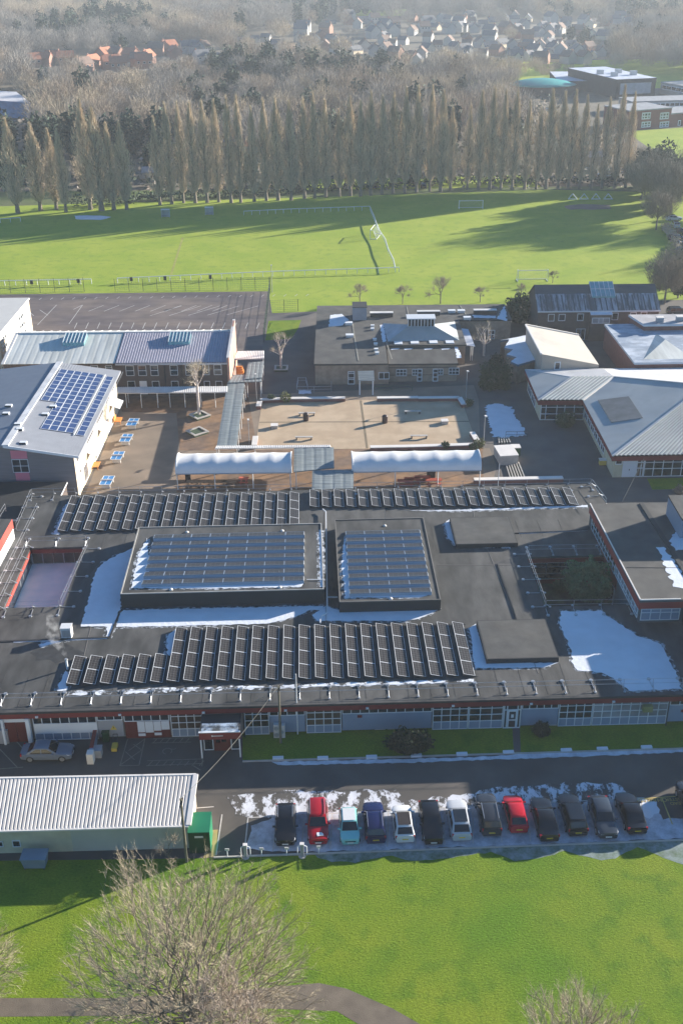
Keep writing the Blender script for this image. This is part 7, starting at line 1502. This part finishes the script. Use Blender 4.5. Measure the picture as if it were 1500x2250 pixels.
rows = [(627, 1864, 'n', dict(L=4.35, kind='hatch', body=CB, rails=True), 'black hatchback nose-out at the left end of the parked row'),
 (699, 1861, 'n', dict(L=4.6, kind='estate', body=CR, rails=True, H=1.56, snow=True), 'red estate car with a snow patch on its bonnet, second in the parked row'),
 (769, 1861, 'n', dict(L=3.65, Wd=1.66, kind='small', body=CC, roofm=CW), 'small aqua car with white roof, next to the red estate'),
 (825, 1858, 'r', dict(L=4.3, kind='suv', body=CN, rails=True, H=1.55), 'navy blue car with roof rails, between the aqua and white cars'),
 (889, 1856, 'r', dict(L=3.85, Wd=1.74, kind='small', body=CW, roofm=mat('brown_black_roof', (.05, .04, .035), .25)), 'small white car with dark roof, rear towards the lawn'),
 (952, 1861, 'n', dict(L=4.5, kind='hatch', body=CB, H=1.58), 'black car nose-out between the small white and the silver car'),
 (1014, 1852, 'r', dict(L=4.3, kind='hatch', body=CSV, glassroof=True), 'silver hatchback with black glass roof'),
 (1080, 1842, 'r', dict(L=4.5, kind='suv', body=CG, rails=True, H=1.62), 'charcoal off-roader with roof rails, left of the bright red hatchback'),
 (1139, 1835, 'r', dict(L=3.95, Wd=1.7, kind='small', body=CRB), 'bright red hatchback with yellow plate in the middle of the row'),
 (1206, 1854, 'r', dict(L=4.7, kind='saloon', body=CB), 'black saloon directly right of the bright red hatchback'),
 (1268, 1842, 'r', dict(L=4.5, kind='suv', body=CB, glassroof=True, H=1.56), 'glossy black off-roader, third from the right of the full row'),
 (1336, 1848, 'n', dict(L=4.45, kind='hatch', body=CDG), 'slate grey hatchback nose-out, second from the right of the row'),
 (1398, 1838, 'r', dict(L=4.5, kind='saloon', body=CB), 'black saloon at the right end of the close-packed row'),
 (1540, 1822, 'r', dict(L=4.9, Wd=1.9, H=1.95, kind='suv', body=CG), 'dark car cut by the right edge beside the yellow lettering')]
CARS = []
for x, y, o, kw, lab in rows:
    c = G(x, y); L = kw['L']; car = make_car(lab, **kw); ctr = Vector((c.x, c.y, 0))+fv*(L/2); ang = math.atan2(-fv.y, -fv.x) if o == 'n' else math.atan2(fv.y, fv.x)
    place(car, (ctr.x, ctr.y, .022), ang+R.uniform(-.02, .02)); car['group'] = 'cars parked in the front row'; CARS.append(car)
c = G(107, 1661); car = make_car('grey-blue saloon parked side-on by the ramp wall in front of the school', 4.7, 1.8, 1.44, 'saloon', CGB); place(car, (c.x, c.y, .01), yaw-.02); del_ = None
c = G(1488, 690); car = make_car('dark estate car at the right edge behind the red brick hall', 4.5, 1.8, 1.5, 'estate', CDG); place(car, (c.x, c.y, .01), .05)
sm = {'b': 0, 'w': 6, 'd': 7, 's': 6, 'r': 8, 'n': 3}; far = [(1482, 498, 's'), (1490, 513, 'b'), (1486, 528, 'n'), (1494, 541, 's'), (1500, 556, 'b'), (1478, 484, 'w'), (1262, 372, 's'), (1278, 352, 'n'), (1295, 378, 'w'), (1322, 392, 's'), (1338, 396, 'b'), (1262, 398, 'w'), (1172, 245, 'n'), (1190, 243, 'n'), (1205, 246, 's'), (1180, 252, 'b'), (1378, 378, 's'), (930, 412, 'b'), (820, 412, 'n'), (762, 414, 's')]
for k, (x, y, cc) in enumerate(far):
    c = G(x, y); o = copy_tree(CARS[sm[cc]]); nm = {'s': 'silver', 'b': 'black', 'n': 'navy', 'w': 'pale', 'd': 'dark'}[cc]; where = 'in the car park at the right photo edge' if x > 1470 else ('glimpsed among the right-hand poplars' if x > 1240 else ('in the distant lot near the domed hall' if x > 1100 else 'glimpsed behind the middle poplars'))
    place(o, c, R.choice((0.1, 1.5, .4)), '%s distant car, %s of those %s' % (nm, nth(sum(1 for q in far[:k+1] if (q[0] > 1470) == (x > 1470) and (q[0] > 1240) == (x > 1240) and (q[0] > 1100) == (x > 1100))), where)); o['group'] = 'distant parked cars'

# ============================================================ FOREGROUND TREES
def fit_h(base, ytop):
    p = G(*base); lo, hi = 2, 30
    for _ in range(30):
        m_ = (lo+hi)/2
        if P(p+Vector((0, 0, m_)))[1] > ytop: lo = m_
        else: hi = m_
    return lo
from mathutils.kdtree import KDTree
def big_tree(lab, base, ytop, Rc, seed, m1, ntw, npts=3800, zc=.42):
    """crown grown from points spread through a dome: every point is joined to the nearest node nearer the trunk"""
    H = fit_h(base, ytop); rg = random.Random(seed); root = thing('bare_tree', lab, 'bare tree'); tr = MB(); cr = MB()
    nodes = [Vector((0, 0, H*.0)), Vector((.05, 0, H*.08)), Vector((0, .05, H*.16))]; par = [-1, 0, 1]; o = nodes[-1]; pts = []
    while len(pts) < npts:
        a = rg.uniform(0, 6.283); ph = math.acos(rg.uniform(-.12, 1)); q = rg.random()**.42; lump = 1+.10*math.sin(3*a+seed)+.07*math.sin(7*a+5*ph)
        z = H*.10+H*.9*math.cos(ph)*q*lump; p = Vector((Rc*math.sin(ph)*math.cos(a)*q*lump, Rc*math.sin(ph)*math.sin(a)*q*lump, z))
        if z > H*.12 and (p-o).length > .8: pts.append(p)
    pts.sort(key=lambda p: (p-o).length); k0 = 0
    while k0 < len(pts):
        kd = KDTree(len(nodes))
        for i, n in enumerate(nodes): kd.insert(n, i)
        kd.balance(); st = max(6, len(nodes)//9)
        for p in pts[k0:k0+st]:
            best = None; dp = (p-o).length
            for (co, i, d) in kd.find_n(p, 10):
                dn = (co-o).length; c = d*1.0+(.35*dn if dn < dp else 99); out = (p-co).normalized().dot((co-(nodes[par[i]] if par[i] >= 0 else Vector((0, 0, -1)))).normalized()) if d > 0 else 0; c -= .45*d*out
                if best is None or c < best[0]: best = (c, i)
            i = best[1]; q = nodes[i]; L = (p-q).length; ns = max(1, int(L/.9)); prev = i
            for j in range(1, ns+1):
                m_ = q.lerp(p, j/ns); 
                if j < ns: m_ = m_+Vector((rg.gauss(0, .07), rg.gauss(0, .07), rg.gauss(.02, .07)))*min(L, 2)
                nodes.append(m_); par.append(prev); prev = len(nodes)-1
        k0 += st
    cnt = [0]*len(nodes); kids = [0]*len(nodes)
    for i in range(len(nodes)-1, 0, -1): cnt[i] += 1; cnt[par[i]] += cnt[i]; kids[par[i]] += 1
    rad = [max(.0075, .0072*(c+.5)**.5) for c in cnt]
    for i in range(1, len(nodes)): tr.tube(nodes[par[i]], nodes[i], min(rad[par[i]], rad[i]*1.5), rad[i], n=3 if rad[i] < .03 else (5 if rad[i] < .1 else 9), cap=False)
    tips = [i for i in range(3, len(nodes)) if cnt[i] <= 4]
    for _ in range(ntw):
        i = rg.choice(tips); p = nodes[i].lerp(nodes[par[i]], rg.random()); d = (nodes[i]-nodes[par[i]]).normalized(); d = (d*.6+(nodes[i]-o).normalized()*.5+Vector((rg.gauss(0, .38), rg.gauss(0, .38), rg.gauss(.08, .35)))).normalized(); l = rg.uniform(.3, .95); s = d.cross(Vector((rg.gauss(0, 1), rg.gauss(0, 1), rg.gauss(0, 1)))).normalized()*.008
        e = p+d*l; b = len(cr.v); cr.v += [tuple(p-s), tuple(p+s), tuple(e)]; cr.face((b, b+1, b+2))
        for _k in range(2):
            t_ = rg.uniform(.2, .7); q = p.lerp(e, t_); kd_ = (d+Vector((rg.gauss(0, .6), rg.gauss(0, .6), rg.gauss(0, .6)))).normalized(); b = len(cr.v); cr.v += [tuple(q-s*.7), tuple(q+s*.7), tuple(q+kd_*l*.5)]; cr.face((b, b+1, b+2))
    tr.build('trunk', BARK, root); cr.build('crown', m1, root); root.location = G(*base); return root
big_tree('large bare spreading tree filling the lower left of the lawn', (425, 2320), 1940, 8.3, 201, TWIGL, 25000, 4600)
big_tree('bare tree cut off by the left photo edge on the lawn', (-75, 2200), 1945, 3.9, 202, TWIGL, 9000, 1500)
big_tree('low bare treetop rising from the bottom edge on the right', (1250, 2480), 2190, 4.8, 203, TWIGL, 12000, 1800)
big_tree('pale pinkish bare treetop at the bottom in front of the large tree', (520, 2430), 2110, 3.3, 204, mat('pinkish_pale_twigs', (.50, .40, .33), .9, .2), 8000, 1100)
t = bare_proto('bare_shrub', 'shrub', 205, 2.6, 1.8, TWIG, 500, .5, .015, .04); place(t, G(372, 1895), 0, 'thin bare shrub growing at the near right corner of the pale shed')

# ============================================================ STEAM AND HAZE
def volume_mat(name, col, dens, noise=None, aniso=0.0):
    m = bpy.data.materials.new(name); m.use_nodes = True; n = m.node_tree.nodes; l = m.node_tree.links; n.remove(n['Principled BSDF']); v = n.new('ShaderNodeVolumePrincipled'); v.inputs['Color'].default_value = (*col, 1); v.inputs['Density'].default_value = dens; v.inputs['Anisotropy'].default_value = aniso; l.new(v.outputs[0], n['Material Output'].inputs['Volume'])
    if noise:
        g = n.new('ShaderNodeNewGeometry'); t = n.new('ShaderNodeTexNoise'); t.inputs['Scale'].default_value = noise; t.inputs['Detail'].default_value = 4; l.new(g.outputs['Position'], t.inputs['Vector']); r = n.new('ShaderNodeMapRange'); r.inputs[1].default_value = .42; r.inputs[2].default_value = .75; r.inputs[4].default_value = dens; l.new(t.outputs[0], r.inputs[0]); l.new(r.outputs[0], v.inputs['Density'])
    return m
mb = MB(); ctr = [G(149, 1449, ZR+1.25), G(140, 1432, ZR+1.7), G(128, 1415, ZR+2.2), G(114, 1392, ZR+2.8), G(116, 1372, ZR+3.4), G(108, 1350, ZR+4.1)]; rad = [.08, .3, .5, .7, .7, .3]; rr = []
for c, q in zip(ctr, rad): rr.append([c+Vector((q*math.cos(t*math.pi/6), q*.8*math.sin(t*math.pi/6), q*.35*math.cos(t*math.pi/6))) for t in range(12)])
mb.rings(rr); st_ = mb.build('steam', volume_mat('steam_volume', (.97, .97, .98), 1.0, 1.9), origin=tuple(ctr[0]), smooth=True); st_['kind'] = 'stuff'
mb = MB(); mb.box(-6200, 6200, -400, 9100, -2, 76); hz = mb.build('haze', volume_mat('haze_volume', (.84, .92, 1.0), .00023, aniso=.2)); hz['kind'] = 'stuff'
for o in bpy.data.objects:
    if '_o' in o: del o['_o']
